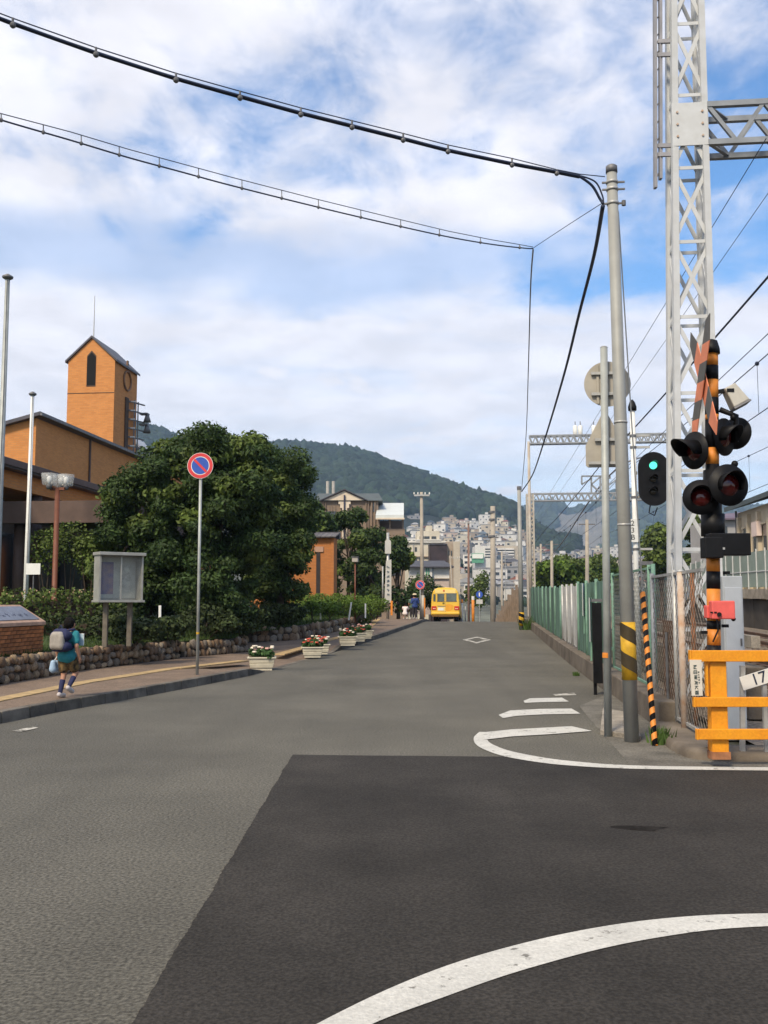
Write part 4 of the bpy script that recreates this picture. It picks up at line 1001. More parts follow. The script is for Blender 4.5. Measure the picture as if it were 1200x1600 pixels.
# tall white banner sign with rounded head
bY = 60; bb = at(604, 960, bY); bn = thing('upright_banner', 'tall narrow white upright sign with a rounded head beside the hedge', 'sign', V((bb.x, bY, .4)))
wsign = M('sign_white', (.52, .51, .47), .6, .06, 3); ba = lambda px, py: at(px, py, bY)
hd = ba(604.5, 850)
MB().prism([ba(600.5, 945), ba(611.5, 941), ba(611.5, 874), ba(603, 876)], V((0, .12, 0))).build('board', wsign, bn)
pts = [ba(601.5, 865), ba(611, 865), ba(611, 847)] + [ba(606.2 + 4.8 * math.cos(a), 847 - 4.5 * math.sin(a)) for a in (.4, .9, 1.57, 2.2, 2.8)] + [ba(601.5, 848)]
MB().prism(pts, V((0, .12, 0))).build('head_board', wsign, bn)
MB().cyl(ba(606, 962) + V((0, .2, -.5)), ba(606, 832) + V((0, .2, 0)), .09).build('post', steel, bn, True)
sgn = M('sign_ink', (.14, .18, .22), .6, .1, 3)
for i in range(7):
    z_ = 886 + i * 7.2; mb = MB()
    for k in range(4): mb.beam(ba(605.2 + rnd.uniform(-1.3, 1.3), z_ + rnd.uniform(-2, 2)) - V((0, .012, 0)), ba(607.5 + rnd.uniform(-1, 1.3), z_ + rnd.uniform(-2, 2)) - V((0, .012, 0)), .05, .02)
    mb.build('character', sgn, bn)
MB().cyl(ba(598, 945), ba(598, 885), .05).build('side_post', steel, bn, True)
MB().rbox(ba(612, 950), (.12, .12, .9)).build('marker_foot', orange_y, bn)

# ---------------------------------------------------------------- houses at the end of the road
wall_cols = [('cream', (.60, .55, .44)), ('white', (.68, .66, .61)), ('beige', (.48, .42, .33)), ('grey', (.36, .35, .34)), ('tan', (.38, .31, .24)), ('pinkish', (.50, .40, .34))]
wallm = {n: M('wall_' + n, tuple(q * .95 for q in c), .85, .10, .25, fine=.05, fscale=3) for n, c in wall_cols}
roof_cols = [('dark grey', (.075, .075, .085)), ('brown', (.14, .085, .06)), ('pale grey', (.30, .30, .30)), ('rust red', (.24, .09, .06)), ('blue grey', (.12, .16, .20))]
rfm = {n: M('roof_' + n.replace(' ', '_'), c, .7, .15, .5) for n, c in roof_cols}
def bb_(n, px0, px1, py0, py1, Y, d, m, par, off=0.0):
    a, b_ = at(px0, py1, Y), at(px1, py0, Y); return MB().box(((a.x + b_.x) / 2, Y + off + d / 2, (a.z + b_.z) / 2), (b_.x - a.x, d, b_.z - a.z)).build(n, m, par)
def far_block(name, label, cat, px, Y): return thing(name, label, cat, V((at(px, 940, Y).x, Y, H(at(px, 940, Y).x, Y))))
w1 = far_block('apartment_house', 'cream stepped apartment house above the shop with small rooftop tower', 'building', 665, 190)
bb_('wall', 630, 702, 845, 990, 190, 14, wallm['cream'], w1)
u = bb_('upper_storey', 652, 687, 829, 844.8, 190, 10, wallm['cream'], w1, 1); bb_('roof_tower', 667, 676, 820, 828.8, 190, 6, wallm['cream'], w1, 2); bb_('roof_tower', 678.5, 683, 825, 828.8, 190, 4, wallm['white'], w1, 2)
bb_('ledge', 650, 689, 843, 845, 190, 12, wallm['white'], w1, -.5); bb_('ledge', 629, 703, 846, 848, 190, .4, wallm['white'], w1, -.4); bb_('ledge', 629, 672, 869, 870.5, 190, .4, wallm['tan'], w1, -.4)
for px in (656, 664, 674.5): bb_('window', px, px + 7.5, 837.5, 841.5, 190, .1, glass, w1, .92)
for px, py in ((648, 872), (655, 872), (633, 855), (648, 855)): bb_('window', px, px + 3.5, py, py + 7, 190, .1, glass, w1, -.05)
bb_('drainpipe', 645.5, 646.5, 849, 880, 190, .2, wallm['grey'], w1, -.2)
w2 = far_block('dark_clad_building', 'dark brown clad block standing behind the shop roof', 'building', 686, 182)
dk = M('dark_cladding', (.045, .030, .032), .7, .35, .5)
bb_('wall', 672, 698, 851, 985, 182, 6, dk, w2); bb_('side_wall', 698.1, 718, 846, 985, 183, 6, wallm['tan'], w2); bb_('roof_edge', 671, 699, 849.5, 851, 182, 6.4, roofm, w2, -.2)
bb_('end_wall', 709, 718.5, 846, 960, 182, .8, wallm['beige'], w2, -.2)
for px in (701, 705): bb_('window', px, px + 2, 860, 868, 182, .1, glass, w2, .93)
w3 = far_block('shop_house', 'low white shop with a dark hipped roof and green striped sign', 'shop', 672, 150)
bb_('wall', 641, 702, 885, 904, 150, 9, wallm['white'], w3); bb_('lower_wall', 641.5, 701.5, 904.1, 960, 150, 8, wallm['pinkish'], w3, .1)
a, b_, c_, d_ = at(637, 884.9, 149), at(709, 884.9, 149), at(694, 876, 154), at(650, 876, 154)
MB().add([a, b_, c_, d_, a + V((0, 11, 0)), b_ + V((0, 11, 0))], [(0, 1, 2, 3), (1, 5, 2), (5, 4, 3, 2), (4, 0, 3), (0, 4, 5, 1)]).build('roof', rfm['dark grey'], w3)
bb_('eave', 636.5, 709.5, 884.9, 886.5, 149, 10, roofm, w3, -.05)
sgw = bb_('sign', 663, 675, 886.8, 901, 150, .2, wallm['white'], w3, -.4); grn = M('sign_green', (.10, .30, .18), .6, .1, 3)
for px in (665.2, 668.6): bb_('sign_stripe', px, px + 2, 887.5, 900, 150, .06, grn, sgw, -.47)
bb_('drainpipe', 675.5, 677, 887, 950, 150, .3, rfm['blue grey'], w3, -.3); bb_('band', 641, 702, 903.4, 904.6, 150, .2, wallm['tan'], w3, -.2)
w4 = far_block('store_building', 'bright white store building with a green signboard in the town', 'building', 752, 420)
bb_('wall', 743, 769, 853, 930, 420, 14, wallm['white'], w4); bb_('sign', 736.5, 755, 865, 880, 420, 1.0, grn, w4, -2.2); bb_('sign_panel', 737.2, 754, 866, 873, 420, .3, M('sign_cream', (.72, .74, .66), .6, .04, 3), w4, -2.6)
for r_ in range(4): bb_('window_band', 758, 768.5, 857 + r_ * 4.2, 859 + r_ * 4.2, 420, .2, glass, w4, -.1)
w5 = far_block('apartment_block', 'long beige apartment block with balcony bands in the distant town', 'building', 795, 520)
bb_('wall', 774, 812, 853, 925, 520, 16, wallm['beige'], w5)
for r_ in range(7):
    bb_('balcony', 774.3, 803, 857 + r_ * 4.4, 859.2 + r_ * 4.4, 520, 1.2, wallm['white'], w5, -1.25); bb_('window_band', 774.3, 803, 859.4 + r_ * 4.4, 861 + r_ * 4.4, 520, .1, glass, w5, -.05)
# hillside town: every house its own thing
win_me = MB().box((0, 0, 0), (1, .12, 1)).mesh('window', glass)
def town_house(px, Y, w_, d_, h, wc, rc, kind, rz, label, group):
    x = at(px, 940, Y).x; z = H(x, Y) - .5; ca, sa = math.cos(rz), math.sin(rz); base = V((x, Y, z))
    P = lambda a, b_, c: base + V((a * ca - b_ * sa, a * sa + b_ * ca, c))
    r = thing('town_house' if kind != 'flat' else 'town_block', label, 'house' if kind != 'flat' else 'building', base, group)
    MB().box(P(0, d_ / 2, h / 2 - 2), (w_, d_, h + 4), rz).build('wall', wallm[wc], r)
    if kind == 'gable':
        o_ = .5; hh = w_ * .24
        MB().prism([P(-w_ / 2 - o_, -o_, h), P(w_ / 2 + o_, -o_, h), P(0, -o_, h + hh)], V((-sa, ca, 0)) * (d_ + 2 * o_)).build('roof', rfm[rc], r)
    elif kind == 'hip':
        o_ = .6; hh = d_ * .26; q = [P(-w_ / 2 - o_, -o_, h), P(w_ / 2 + o_, -o_, h), P(w_ / 2 + o_, d_ + o_, h), P(-w_ / 2 - o_, d_ + o_, h), P(-w_ * .2, d_ / 2, h + hh), P(w_ * .2, d_ / 2, h + hh)]
        MB().add(q, [(3, 2, 1, 0), (0, 1, 5, 4), (1, 2, 5), (2, 3, 4, 5), (3, 0, 4)]).build('roof', rfm[rc], r)
    else:
        MB().box(P(0, d_ / 2, h + .15), (w_ + .4, d_ + .4, .5), rz).build('roof', rfm['pale grey'], r); MB().box(P(w_ * .2, d_ / 2, h + 1.4), (w_ * .25, d_ * .4, 2.2), rz).build('roof_tower', wallm[wc], r)
    st = max(1, int(h / 2.6)); nw = max(2, int(w_ / 2.6))
    for i in range(st):
        for j in range(nw):
            if Y > 650 and (i + j) % 2: continue
            o = link('window', win_me, r); o.location = P(-w_ / 2 + w_ * (j + .5) / nw, -.03, 1.5 + i * 2.7); o.scale = (w_ / nw * rnd.uniform(.35, .6), 1, 1.2); o.rotation_euler.z = rz
    return r
g = random.Random(4)
spots = []
for _ in range(4000):
    if len(spots) >= 250: break
    px = g.choice([g.uniform(628, 830), g.uniform(628, 830), g.uniform(690, 820), g.uniform(826, 1010)]); Y = g.uniform(330, 930)
    if px > 830: Y = g.uniform(420, 930)
    if any(abs(px - q[0]) < 5 and abs(Y - q[1]) < 28 for q in spots): continue
    if Y < 470 and (735 < px < 772): continue
    spots.append((px, Y))
spots.sort(key=lambda q: q[1])
for px, Y in spots:
    kind = g.choice(['gable', 'hip', 'hip', 'flat', 'flat']); wc = g.choice([n for n, _ in wall_cols] + ['white', 'cream', 'white', 'grey', 'white']); rc = g.choice([n for n, _ in roof_cols] + ['dark grey', 'pale grey'])
    w_ = g.uniform(5, 8.5); h = g.uniform(4.6, 6.6); d_ = g.uniform(5, 8)
    if kind == 'flat': w_ = g.uniform(6, 13); h = g.choice([6, 6, 8.5, 9, 11.6]) if Y > 380 else 6; d_ = 8
    far = 'high on the hillside' if Y > 680 else 'halfway up the town' if Y > 500 else 'low in the town'
    side = 'above the bus' if 670 < px < 722 else 'left of the bus' if px <= 670 else 'near the concrete pole' if px < 800 else 'behind the lineside poles' if px < 860 else 'beyond the tracks'
    lab = ('%s house, %s %s roof, %s, %s' % (wc, rc, {'gable': 'gabled', 'hip': 'hipped'}[kind], far, side)) if kind != 'flat' else '%s flat-roofed %s, %s, %s' % (wc, 'tower block' if h > 9.5 else 'wide block' if w_ > 10 else 'block' if w_ > 8 else 'narrow block', far, side)
    town_house(px, Y, w_, d_, h, wc, rc, kind, g.uniform(-.5, .5), lab, 'houses of the hillside town')
# small trees among the houses
def townwood(px, r):
    th = (px - 600) / 1500; y = r / math.hypot(1, th); return H(th * y, y)
o = woods('town_greenery', townwood, 2600, 560, 1150, 230, 960, 1.4, 3.2, wood, 21, lambda px, r, g: not (690 < px < 860 and r < 330)); tag(o, 'scattered small trees and gardens among the town houses', 'greenery', kind='stuff')
# ---------------------------------------------------------------- bus
by = M('bus_yellow', (.80, .50, .05), .35, .05, 1.5, spec=.5); byp = M('bus_pale_yellow', (.85, .64, .22), .35, .05, 1.5)
sB = 67.0; cB = at(696, 970, 67); tB = cB.dot(NR); sB = cB.dot(D); O = rf(tB, sB); SL = V((D.x, D.y, -.06)).normalized(); BU = SL.cross(NR * -1).normalized()
BU = NR.cross(SL).normalized(); 
def Bp(x, y, z): return O + NR * x + SL * y + BU * z
bus = thing('minibus', 'yellow school minibus seen from behind at the top of the road', 'bus', O)
def sec(y, k, dz=0.0):
    h = [(-1.0, .62), (-1.02, 1.0), (-1.0, 1.45), (-.93, 2.05), (-.87, 2.28), (-.74, 2.45), (-.5, 2.53), (0, 2.56)]
    q = h + [(-x, z) for x, z in h[-2::-1]]
    return [Bp(x * k, y, (z - 1.4) * k + 1.4 + dz) for x, z in q]
ss = [sec(-.02, .93), sec(.03, .975), sec(.14, 1), sec(6.6, 1), sec(6.85, .95)]; n = len(ss[0]); mb = MB()
mb.add([p for s_ in ss for p in s_], [(i * n + j, i * n + (j + 1) % n, (i + 1) * n + (j + 1) % n, (i + 1) * n + j) for i in range(4) for j in range(n)] + [tuple(range(n))[::-1], tuple(4 * n + j for j in range(n))])
mb.build('body', by, bus)
def bq(name, x0, x1, z0, z1, y, d, m, par=bus, bev=0.0): return MB().obb(Bp((x0 + x1) / 2, y, (z0 + z1) / 2), NR * (x1 - x0) / 2, SL * d / 2, BU * (z1 - z0) / 2).build(name, m, par, bev=bev)
bgl = M('bus_glass', (.10, .12, .10), .15, .3, 1.5, spec=.6)
bq('roof_band', -.72, .72, 2.12, 2.40, -.025, .03, byp, bev=.01)
for x0, x1, z0, z1 in ((-.56, -.07, 1.58, 2.08), (.06, .78, 1.58, 2.12)):
    w_ = bq('rear_window', x0, x1, z0, z1, -.03, .03, bgl, bev=.012); 
    for a in (z0, z1): bq('seal', x0 - .02, x1 + .02, a - .018, a + .018, -.042, .02, steel_dark, w_)
bq('corner_window', -.84, -.68, 1.58, 2.08, -.02, .05, bgl)
for s_ in (-1, 1):
    for k in range(5): MB().obb(Bp(s_ * .975, .75 + k * 1.15, 1.83), NR * .03, SL * .5, BU * .26).build('side_window', bgl, bus)
red_l = M('tail_light_red', (.55, .025, .012), .3, .15, 5)
for s_ in (-1, 1):
    tl = bq('tail_light', *sorted((s_ * .62, s_ * .96)), .98, 1.24, -.035, .05, red_l, bev=.012)
    for dx in (.72, .82): bq('lamp', *sorted((s_ * dx - .035, s_ * dx + .035)), .1 + .94, 1.11, -.065, .012, M('tail_lamp_clear', (.85, .6, .45), .3, .05, 3) if 'tail_lamp_clear' not in MATS else MATS['tail_lamp_clear'], tl)
bq('bumper', -.98, .98, .66, .82, -.05, .10, by, bev=.03)
bq('skirt', -.92, .92, .52, .66, -.02, .08, M('bus_skirt', (.20, .10, .02), .6, .1, 2))
pl = bq('plate_recess', -.55, .0, .88, 1.22, -.022, .03, byp); bq('licence_plate', -.50, -.12, .94, 1.12, -.045, .012, white_m, pl); bq('handle', -.55, .0, 1.22, 1.26, -.04, .03, steel_dark, pl)
bq('badge', -.2, -.06, 1.38, 1.50, -.028, .02, M('badge_olive', (.18, .13, .02), .5, .1, 3)); bq('high_brake_light', -.16, -.04, 2.24, 2.38, -.05, .03, M('brake_orange', (.62, .14, .05), .4, .1, 3), bev=.02)
bq('door_seam', -.008, .008, .84, 2.2, -.021, .008, steel_dark)
mb = MB(); mb.prism([Bp(.02 + .36 * math.cos(a) * (1 + .2 * math.sin(2 * a)) + .18, -.03, 1.14 + .24 * math.sin(a)) for a in [i * .52 for i in range(12)]], SL * .012); mb.build('orange_decal', M('decal_orange', (.78, .36, .03), .4, .1, 3), bus)
for x in (-.72, .72):
    for y in (1.2, 5.3):
        wv = MB(); c = Bp(x, y, .36); wl = wv.cyl(c - NR * .15, c + NR * .15, .37, .37, 22).build('wheel', rubber, bus, True); MB().cyl(c + NR * (.152 if x > 0 else -.152), c + NR * (.158 if x > 0 else -.158), .20, .20, 16).build('rim', steel, wl)
bq('exhaust_bar', -.5, .5, .40, .52, 1.2, .12, rubber)
for s_ in (-1, 1): MB().beam(Bp(s_ * .95, 6.5, 1.9), Bp(s_ * 1.2, 6.7, 1.9), .04).build('mirror_arm', black, bus)

# ---------------------------------------------------------------- people
skin = M('skin', (.42, .22, .14), .6, .06, 6); hairm = M('dark_hair', (.008, .007, .006), .85, .2, 20, spec=.1)
def figure(label, base, h, rz, pose, cols, hat=None, voxel=.0085, hairlen=0.0, group=None):
    J = dict(head=(0, .01, .915), neck=(0, 0, .83), ch=(0, -.005, .74), wa=(0, 0, .60), pe=(0, 0, .53),
             sl=(-.115, 0, .79), el=(-.145, -.02, .635), wl=(-.15, .05, .50), sr=(.115, 0, .79), er=(.145, -.02, .635), wr=(.15, .05, .50),
             hl=(-.055, 0, .52), kl=(-.06, .02, .28), al=(-.06, -.01, .05), hr=(.055, 0, .52), kr=(.06, .02, .28), ar=(.06, -.01, .05), tl=None, tr=None)
    J.update(pose); ca, sa = math.cos(rz), math.sin(rz)
    def T(p): return base + V((p[0] * ca - p[1] * sa, p[0] * sa + p[1] * ca, p[2])) * h
    for s_ in 'lr':
        if J['t' + s_] is None: a = J['a' + s_]; J['t' + s_] = (a[0] + (.008 if s_ == 'r' else -.008), a[1] + .095, a[2] - .032)
    P = {k: T(v) for k, v in J.items()}; k = h
    root = thing('person', label, 'person', base, group); m = MB()
    hd = P['head']; m.sph(hd, (.066 * k, .072 * k, .082 * k), 16, 12); m.cap(P['neck'], hd - UP * .04 * k, .036 * k, .038 * k)
    fx = V((-sa, ca, 0)); rx_ = V((ca, sa, 0))
    m.sph(hd + fx * .07 * k - UP * .012 * k, .013 * k, 8, 6)                       # nose
    m.sph(hd + fx * .055 * k - UP * .055 * k, .024 * k, 8, 6)                      # chin and mouth
    for s_ in (-1, 1): m.sph(hd + rx_ * s_ * .066 * k, (.012 * k, .016 * k, .022 * k), 8, 6)
    m.cap(P['ch'] - rx_ * .045 * k, P['ch'] + rx_ * .045 * k, .072 * k); m.cap(P['ch'], P['pe'], .075 * k, .072 * k); m.cap(P['pe'] - rx_ * .035 * k, P['pe'] + rx_ * .035 * k, .066 * k)
    m.cap(P['sl'], P['neck'], .034 * k, .034 * k); m.cap(P['sr'], P['neck'], .034 * k, .034 * k)
    for s_ in 'lr':
        m.cap(P['s' + s_], P['e' + s_], .034 * k, .027 * k); m.cap(P['e' + s_], P['w' + s_], .027 * k, .019 * k)
        d = (P['w' + s_] - P['e' + s_]).normalized(); pal = P['w' + s_] + d * .035 * k; m.cap(P['w' + s_], pal, .019 * k, .022 * k)
        for i, (o_, ln) in enumerate(((-.018, .042), (-.006, .05), (.006, .047), (.018, .036))):
            a = pal + fx * o_ * k + d * .01 * k; b_ = a + (d + rx_ * (.25 if s_ == 'l' else -.25)).normalized() * ln * .55 * k; m.cap(a, b_, .0075 * k, .007 * k, 8); m.cap(b_, b_ + (d + rx_ * (.7 if s_ == 'l' else -.7)).normalized() * ln * .5 * k, .007 * k, .006 * k, 8)
        a = P['w' + s_] + d * .012 * k + fx * .016 * k; m.cap(a, a + (d + fx * .9).normalized() * .04 * k, .0085 * k, .0075 * k, 8)
        m.cap(P['h' + s_], P['k' + s_], .056 * k, .037 * k); m.cap(P['k' + s_], P['a' + s_], .036 * k, .022 * k); m.cap(P['a' + s_] - UP * .018 * k, P['t' + s_], .024 * k, .020 * k)
    fused(m, voxel * h, skin, 'body', root, 3)
    def cloth(name, f, mat, vx=.010, sm_=6):
        mm = MB(); f(mm); return fused(mm, vx * h, mat, name, root, sm_)
    def shirt(mm):
        mm.cap(P['ch'] - rx_ * .05 * k, P['ch'] + rx_ * .05 * k, .084 * k); mm.cap(P['ch'], P['pe'] + UP * .005 * k, .088 * k, .092 * k); mm.cap(P['pe'] - rx_ * .04 * k - UP * .025 * k, P['pe'] + rx_ * .04 * k - UP * .025 * k, .089 * k)
        mm.cap(P['sl'] - UP * .005 * k, P['neck'] - UP * .03 * k, .042 * k); mm.cap(P['sr'] - UP * .005 * k, P['neck'] - UP * .03 * k, .042 * k)
        for s_ in 'lr': mm.cap(P['s' + s_], P['s' + s_].lerp(P['e' + s_], cols.get('sleeve', .62)), .045 * k, .046 * k)
    cloth('shirt', shirt, cols['shirt'])
    def shorts(mm):
        mm.cap(P['pe'] - rx_ * .04 * k - UP * .03 * k, P['pe'] + rx_ * .04 * k - UP * .03 * k, .084 * k)
        for s_ in 'lr':
            q = cols.get('leg', .8)
            if q <= 1: mm.cap(P['h' + s_] - UP * .01 * k, P['h' + s_].lerp(P['k' + s_], q), .072 * k, .064 * k)
            else: mm.cap(P['h' + s_], P['k' + s_], .068 * k, .048 * k); mm.cap(P['k' + s_], P['k' + s_].lerp(P['a' + s_], .92), .046 * k, .038 * k)
    cloth('shorts' if cols.get('leg', .8) <= 1 else 'trousers', shorts, cols['shorts'])
    for s_ in 'lr':
        if 'sock' in cols: cloth('sock', lambda mm: mm.cap(P['k' + s_].lerp(P['a' + s_], .35), P['a' + s_], .036 * k, .027 * k), cols['sock'], .008)
        def shoe(mm):
            a = P['a' + s_] - UP * .012 * k; t_ = P['t' + s_]; mm.cap(a - (t_ - a) * .22 - UP * .005 * k, t_, .030 * k, .029 * k); mm.cap(a, a - UP * .01 * k, .031 * k)
        cloth('shoe', shoe, cols['shoe'], .008)
    def hair(mm):
        mm.sph(hd + UP * .012 * k - fx * .010 * k, (.073 * k, .077 * k, .080 * k), 14, 10)
        mm.sph(hd - fx * .022 * k - UP * .012 * k, (.064 * k, .052 * k, .060 * k), 12, 9)
    o = cloth('hair', hair, hairm, .009, 2)
    # keep the face clear of hair
    bm = bmesh.new(); bm.from_mesh(o.data); dl = [v for v in bm.verts if (v.co - hd).dot(fx) > .035 * k and v.co.z < hd.z + .045 * k]
    bmesh.ops.delete(bm, geom=dl, context='VERTS'); bm.to_mesh(o.data); bm.free()
    eye_m = MATS.get('eye_dark') or M('eye_dark', (.02, .015, .012), .3, .1, 5)
    for s_ in (-1, 1): MB().sph(hd + fx * .064 * k + rx_ * s_ * .027 * k, .0085 * k, 8, 6).build('eye', eye_m, root, True)
    if hat:
        MB().tube([hd + UP * .035 * k, hd + UP * .04 * k, hd + UP * .085 * k, hd + UP * .1 * k], [.11 * k, .082 * k, .07 * k, .03 * k], 16).build('hat', hat, root, True)
    return root, T, P
camo = M('camouflage_cloth', (.20, .125, .045), .9, .1, 16, col2=(.012, .011, .008), detail=1); teal = M('teal_cloth', (.020, .185, .215), .85, .12, 12, bump=.3, bscale=30)
navy = M('navy_cloth', (.022, .026, .075), .85, .15, 10); shoe_w = M('shoe_white', (.55, .50, .48), .6, .1, 10)
bbase = gp(103, 1090, .15); hB = (at(110, 964, bbase.y).z - bbase.z)
boy, T, P = figure('boy in teal shirt and camouflage shorts walking with a grey backpack', bbase, hB, R(-16),
    dict(kl=(-.06, .03, .285), al=(-.06, -.04, .055), kr=(.065, .10, .30), ar=(.055, -.03, .135), tr=(.06, .04, .075), head=(.012, .02, .91), er=(.15, -.03, .64), wr=(.155, .03, .50), wl=(-.16, .03, .50)),
    dict(shirt=teal, shorts=camo, sock=navy, shoe=shoe_w, leg=.70))
bp = thing('backpack', 'grey and navy backpack on the walking boy', 'backpack', T((0, -.16, .6))); gpk = M('backpack_grey', (.33, .30, .26), .7, .15, 8)
ca, sa = math.cos(R(-16)), math.sin(R(-16)); fx = V((-sa, ca, 0)); rx_ = V((ca, sa, 0))
m = MB()
for a in (-.075, .075):
    for z_ in (.64, .77): m.cap(T((a, -.115, z_)), T((a, -.165, z_)), .06 * hB)
m.cap(T((0, -.14, .65)), T((0, -.14, .77)), .085 * hB); m.cap(T((-.05, -.14, .80)), T((.05, -.14, .80)), .062 * hB); m.cap(T((-.07, -.14, .635)), T((.07, -.14, .635)), .065 * hB)
fused(m, .012, navy, 'pack_body', bp, 8)
m = MB()
for a in (-.06, -.007, .045):
    m.cap(T((a, -.205, .645)), T((a, -.205, .76)), .048 * hB)
m.cap(T((-.05, -.205, .78)), T((.035, -.205, .78)), .045 * hB); m.cap(T((-.06, -.205, .66)), T((.045, -.205, .66)), .05 * hB); fused(m, .010, gpk, 'front_pocket', bp, 8)
for s_ in (-1, 1): MB().tube([T((s_ * .075, -.09, .84)), T((s_ * .09, 0, .845)), T((s_ * .085, .085, .78)), T((s_ * .10, .07, .66)), T((s_ * .09, -.08, .60))], .016 * hB, 8).build('shoulder_strap', navy, bp, True)
MB().tube([T((-.02, -.15, .87)), T((0, -.155, .90)), T((.02, -.15, .87))], .008 * hB, 6).build('grab_loop', navy, bp)
bgp = thing('drawstring_bag', 'pale blue drawstring bag hanging at the boy\'s left hip', 'bag', T((-.17, 0, .38))); m = MB()
m.cap(T((-.165, -.05, .43)), T((-.165, -.05, .35)), .035 * hB, .048 * hB); m.cap(T((-.165, .01, .43)), T((-.165, .01, .35)), .035 * hB, .048 * hB); fused(m, .009, M('pale_blue_cloth', (.33, .46, .60), .8, .15, 12), 'bag_body', bgp, 5)
MB().tube([T((-.165, -.02, .46)), T((-.155, .03, .52)), T((-.14, .0, .6))], .006 * hB, 6).build('cord', white_m, bgp)
fo = thing('folder', 'white folder sticking out in front of the boy\'s chest', 'folder', T((.10, .16, .68)))
MB().obb(T((.10, .135, .715)), rx_ * .045 * hB, fx * .006 * hB, UP * .075 * hB).build('cover', white_m, fo, bev=.003); MB().obb(T((.098, .128, .712)), rx_ * .040 * hB, fx * .003 * hB, UP * .070 * hB).build('sheet', M('paper_blue', (.45, .62, .72), .7, .1, 8), fo)

def far_pose(): return {}
whitec = M('white_cloth', (.72, .64, .60), .85, .08, 9); darkc = M('dark_cloth', (.035, .03, .035), .85, .2, 9); bluec = M('blue_cloth', (.03, .06, .20), .85, .2, 9); greenc = M('green_grey_cloth', (.10, .17, .13), .85, .15, 9)
b1 = on(633, 58, .15); figure('small child in a white shirt crouching at the far end of the pavement', b1, 1.25, R(-10),
    dict(head=(0, .10, .68), neck=(0, .06, .60), ch=(0, .03, .52), wa=(0, -.03, .40), pe=(0, -.06, .30), sl=(-.11, .04, .57), sr=(.11, .04, .57), el=(-.14, .14, .44), er=(.14, .14, .44), wl=(-.10, .22, .40), wr=(.10, .22, .40),
         hl=(-.055, -.06, .29), hr=(.055, -.06, .29), kl=(-.09, .15, .30), kr=(.09, .15, .30), al=(-.08, .0, .05), ar=(.08, .0, .05)), dict(shirt=whitec, shorts=darkc, shoe=shoe_w, leg=1), group='people at the far end of the pavement')
b2 = on(648, 59, .15); figure('person in dark blue clothes and a pale hat standing beside the crossarm pole', b2, 1.55, R(20), dict(wl=(-.10, .16, .58), wr=(.12, .15, .56)), dict(shirt=bluec, shorts=darkc, shoe=shoe_w, leg=1.5, sleeve=.95), hat=M('hat_straw', (.55, .46, .30), .8, .1, 8), group='people at the far end of the pavement')
b3 = on(644, 60.5, .15); figure('person in a green-grey top half hidden behind the pale-hatted one', b3, 1.5, R(-30), {}, dict(shirt=greenc, shorts=darkc, shoe=shoe_w, leg=1.5, sleeve=.6), group='people at the far end of the pavement')
# ---------------------------------------------------------------- right side: poles, signs, cables
def stripes(p, q, r, n, mat, par, name='stripe', slope=1.0, frac=.5, seg=24):
    p, q = V(p), V(q); ax = (q - p); l = ax.length; ax.normalize(); u = ax.orthogonal().normalized(); w_ = ax.cross(u)
    u = V((1, 0, 0)) - ax * ax.x; u.normalize(); w_ = ax.cross(u); pit = l / n
    for k in range(-2, n + 2):
        mb = MB(); rows = []
        for i in range(seg + 1):
            a = 2 * math.pi * i / seg; off = slope * pit * (i / seg if True else 0)
            z0 = k * pit + off; z1 = z0 + pit * frac; z0 = min(max(z0, 0), l); z1 = min(max(z1, 0), l)
            d = (u * math.cos(a) + w_ * math.sin(a)) * r; rows.append([p + ax * z0 + d, p + ax * z1 + d])
        if max((b_ - a).length for a, b_ in rows) < .003: continue
        mb.grid(rows); o = mb.build(name, mat, par, True)
sg_b = gp(950, 1143, .06); Ysg = sg_b.y
sp = thing('sign_pole', 'grey sign pole carrying a round and a triangular sign seen from behind', 'sign', sg_b)
tp_ = at(943.5, 543, Ysg); MB().tube([sg_b - UP * .1, tp_], [.047, .045], 16).build('pole', galv, sp, True); MB().tube([tp_, tp_ + UP * .015], [.048, .03], 16).build('cap', steel, sp)
back = M('sign_back', (.40, .37, .31), .6, .10, 4, metal=.1)
c = at(949, 600, Ysg + .09); n_ = 36
MB().prism([c + NR * .285 * math.cos(a) + UP * .285 * math.sin(a) for a in [2 * math.pi * i / n_ for i in range(n_)]], D * .006).build('round_plate', back, sp)
for dz in (-.13, .13): MB().rbox(c + UP * dz - D * .03, (.40, .03, .035)).build('bracket', steel, sp)
MB().rbox(c - D * .012 + NR * -.12, (.03, .02, .5)).build('stiffener', back, sp)
c = at(946, 700, Ysg + .09); k = Ysg / 1500
q = [(-31, 4), (-31, -28), (-27, -31), (27, -31), (31, -28), (31, 4), (6, 52), (0, 56), (-6, 52)]
MB().prism([c + NR * x * k + UP * z * k for x, z in q], D * .006).build('triangular_plate', back, sp)
for dz in (-.19, .10): MB().rbox(c + UP * dz - D * .03, (.42 if dz < 0 else .26, .03, .035)).build('bracket', steel, sp)
MB().rbox(c - UP * .21 - D * .010, (.46, .012, .045)).build('lower_rib', back, sp)
MB().cyl(sg_b + UP * .87, sg_b + UP * .93, .0485, .0485, 16).build('orange_band', orange_y, sp)

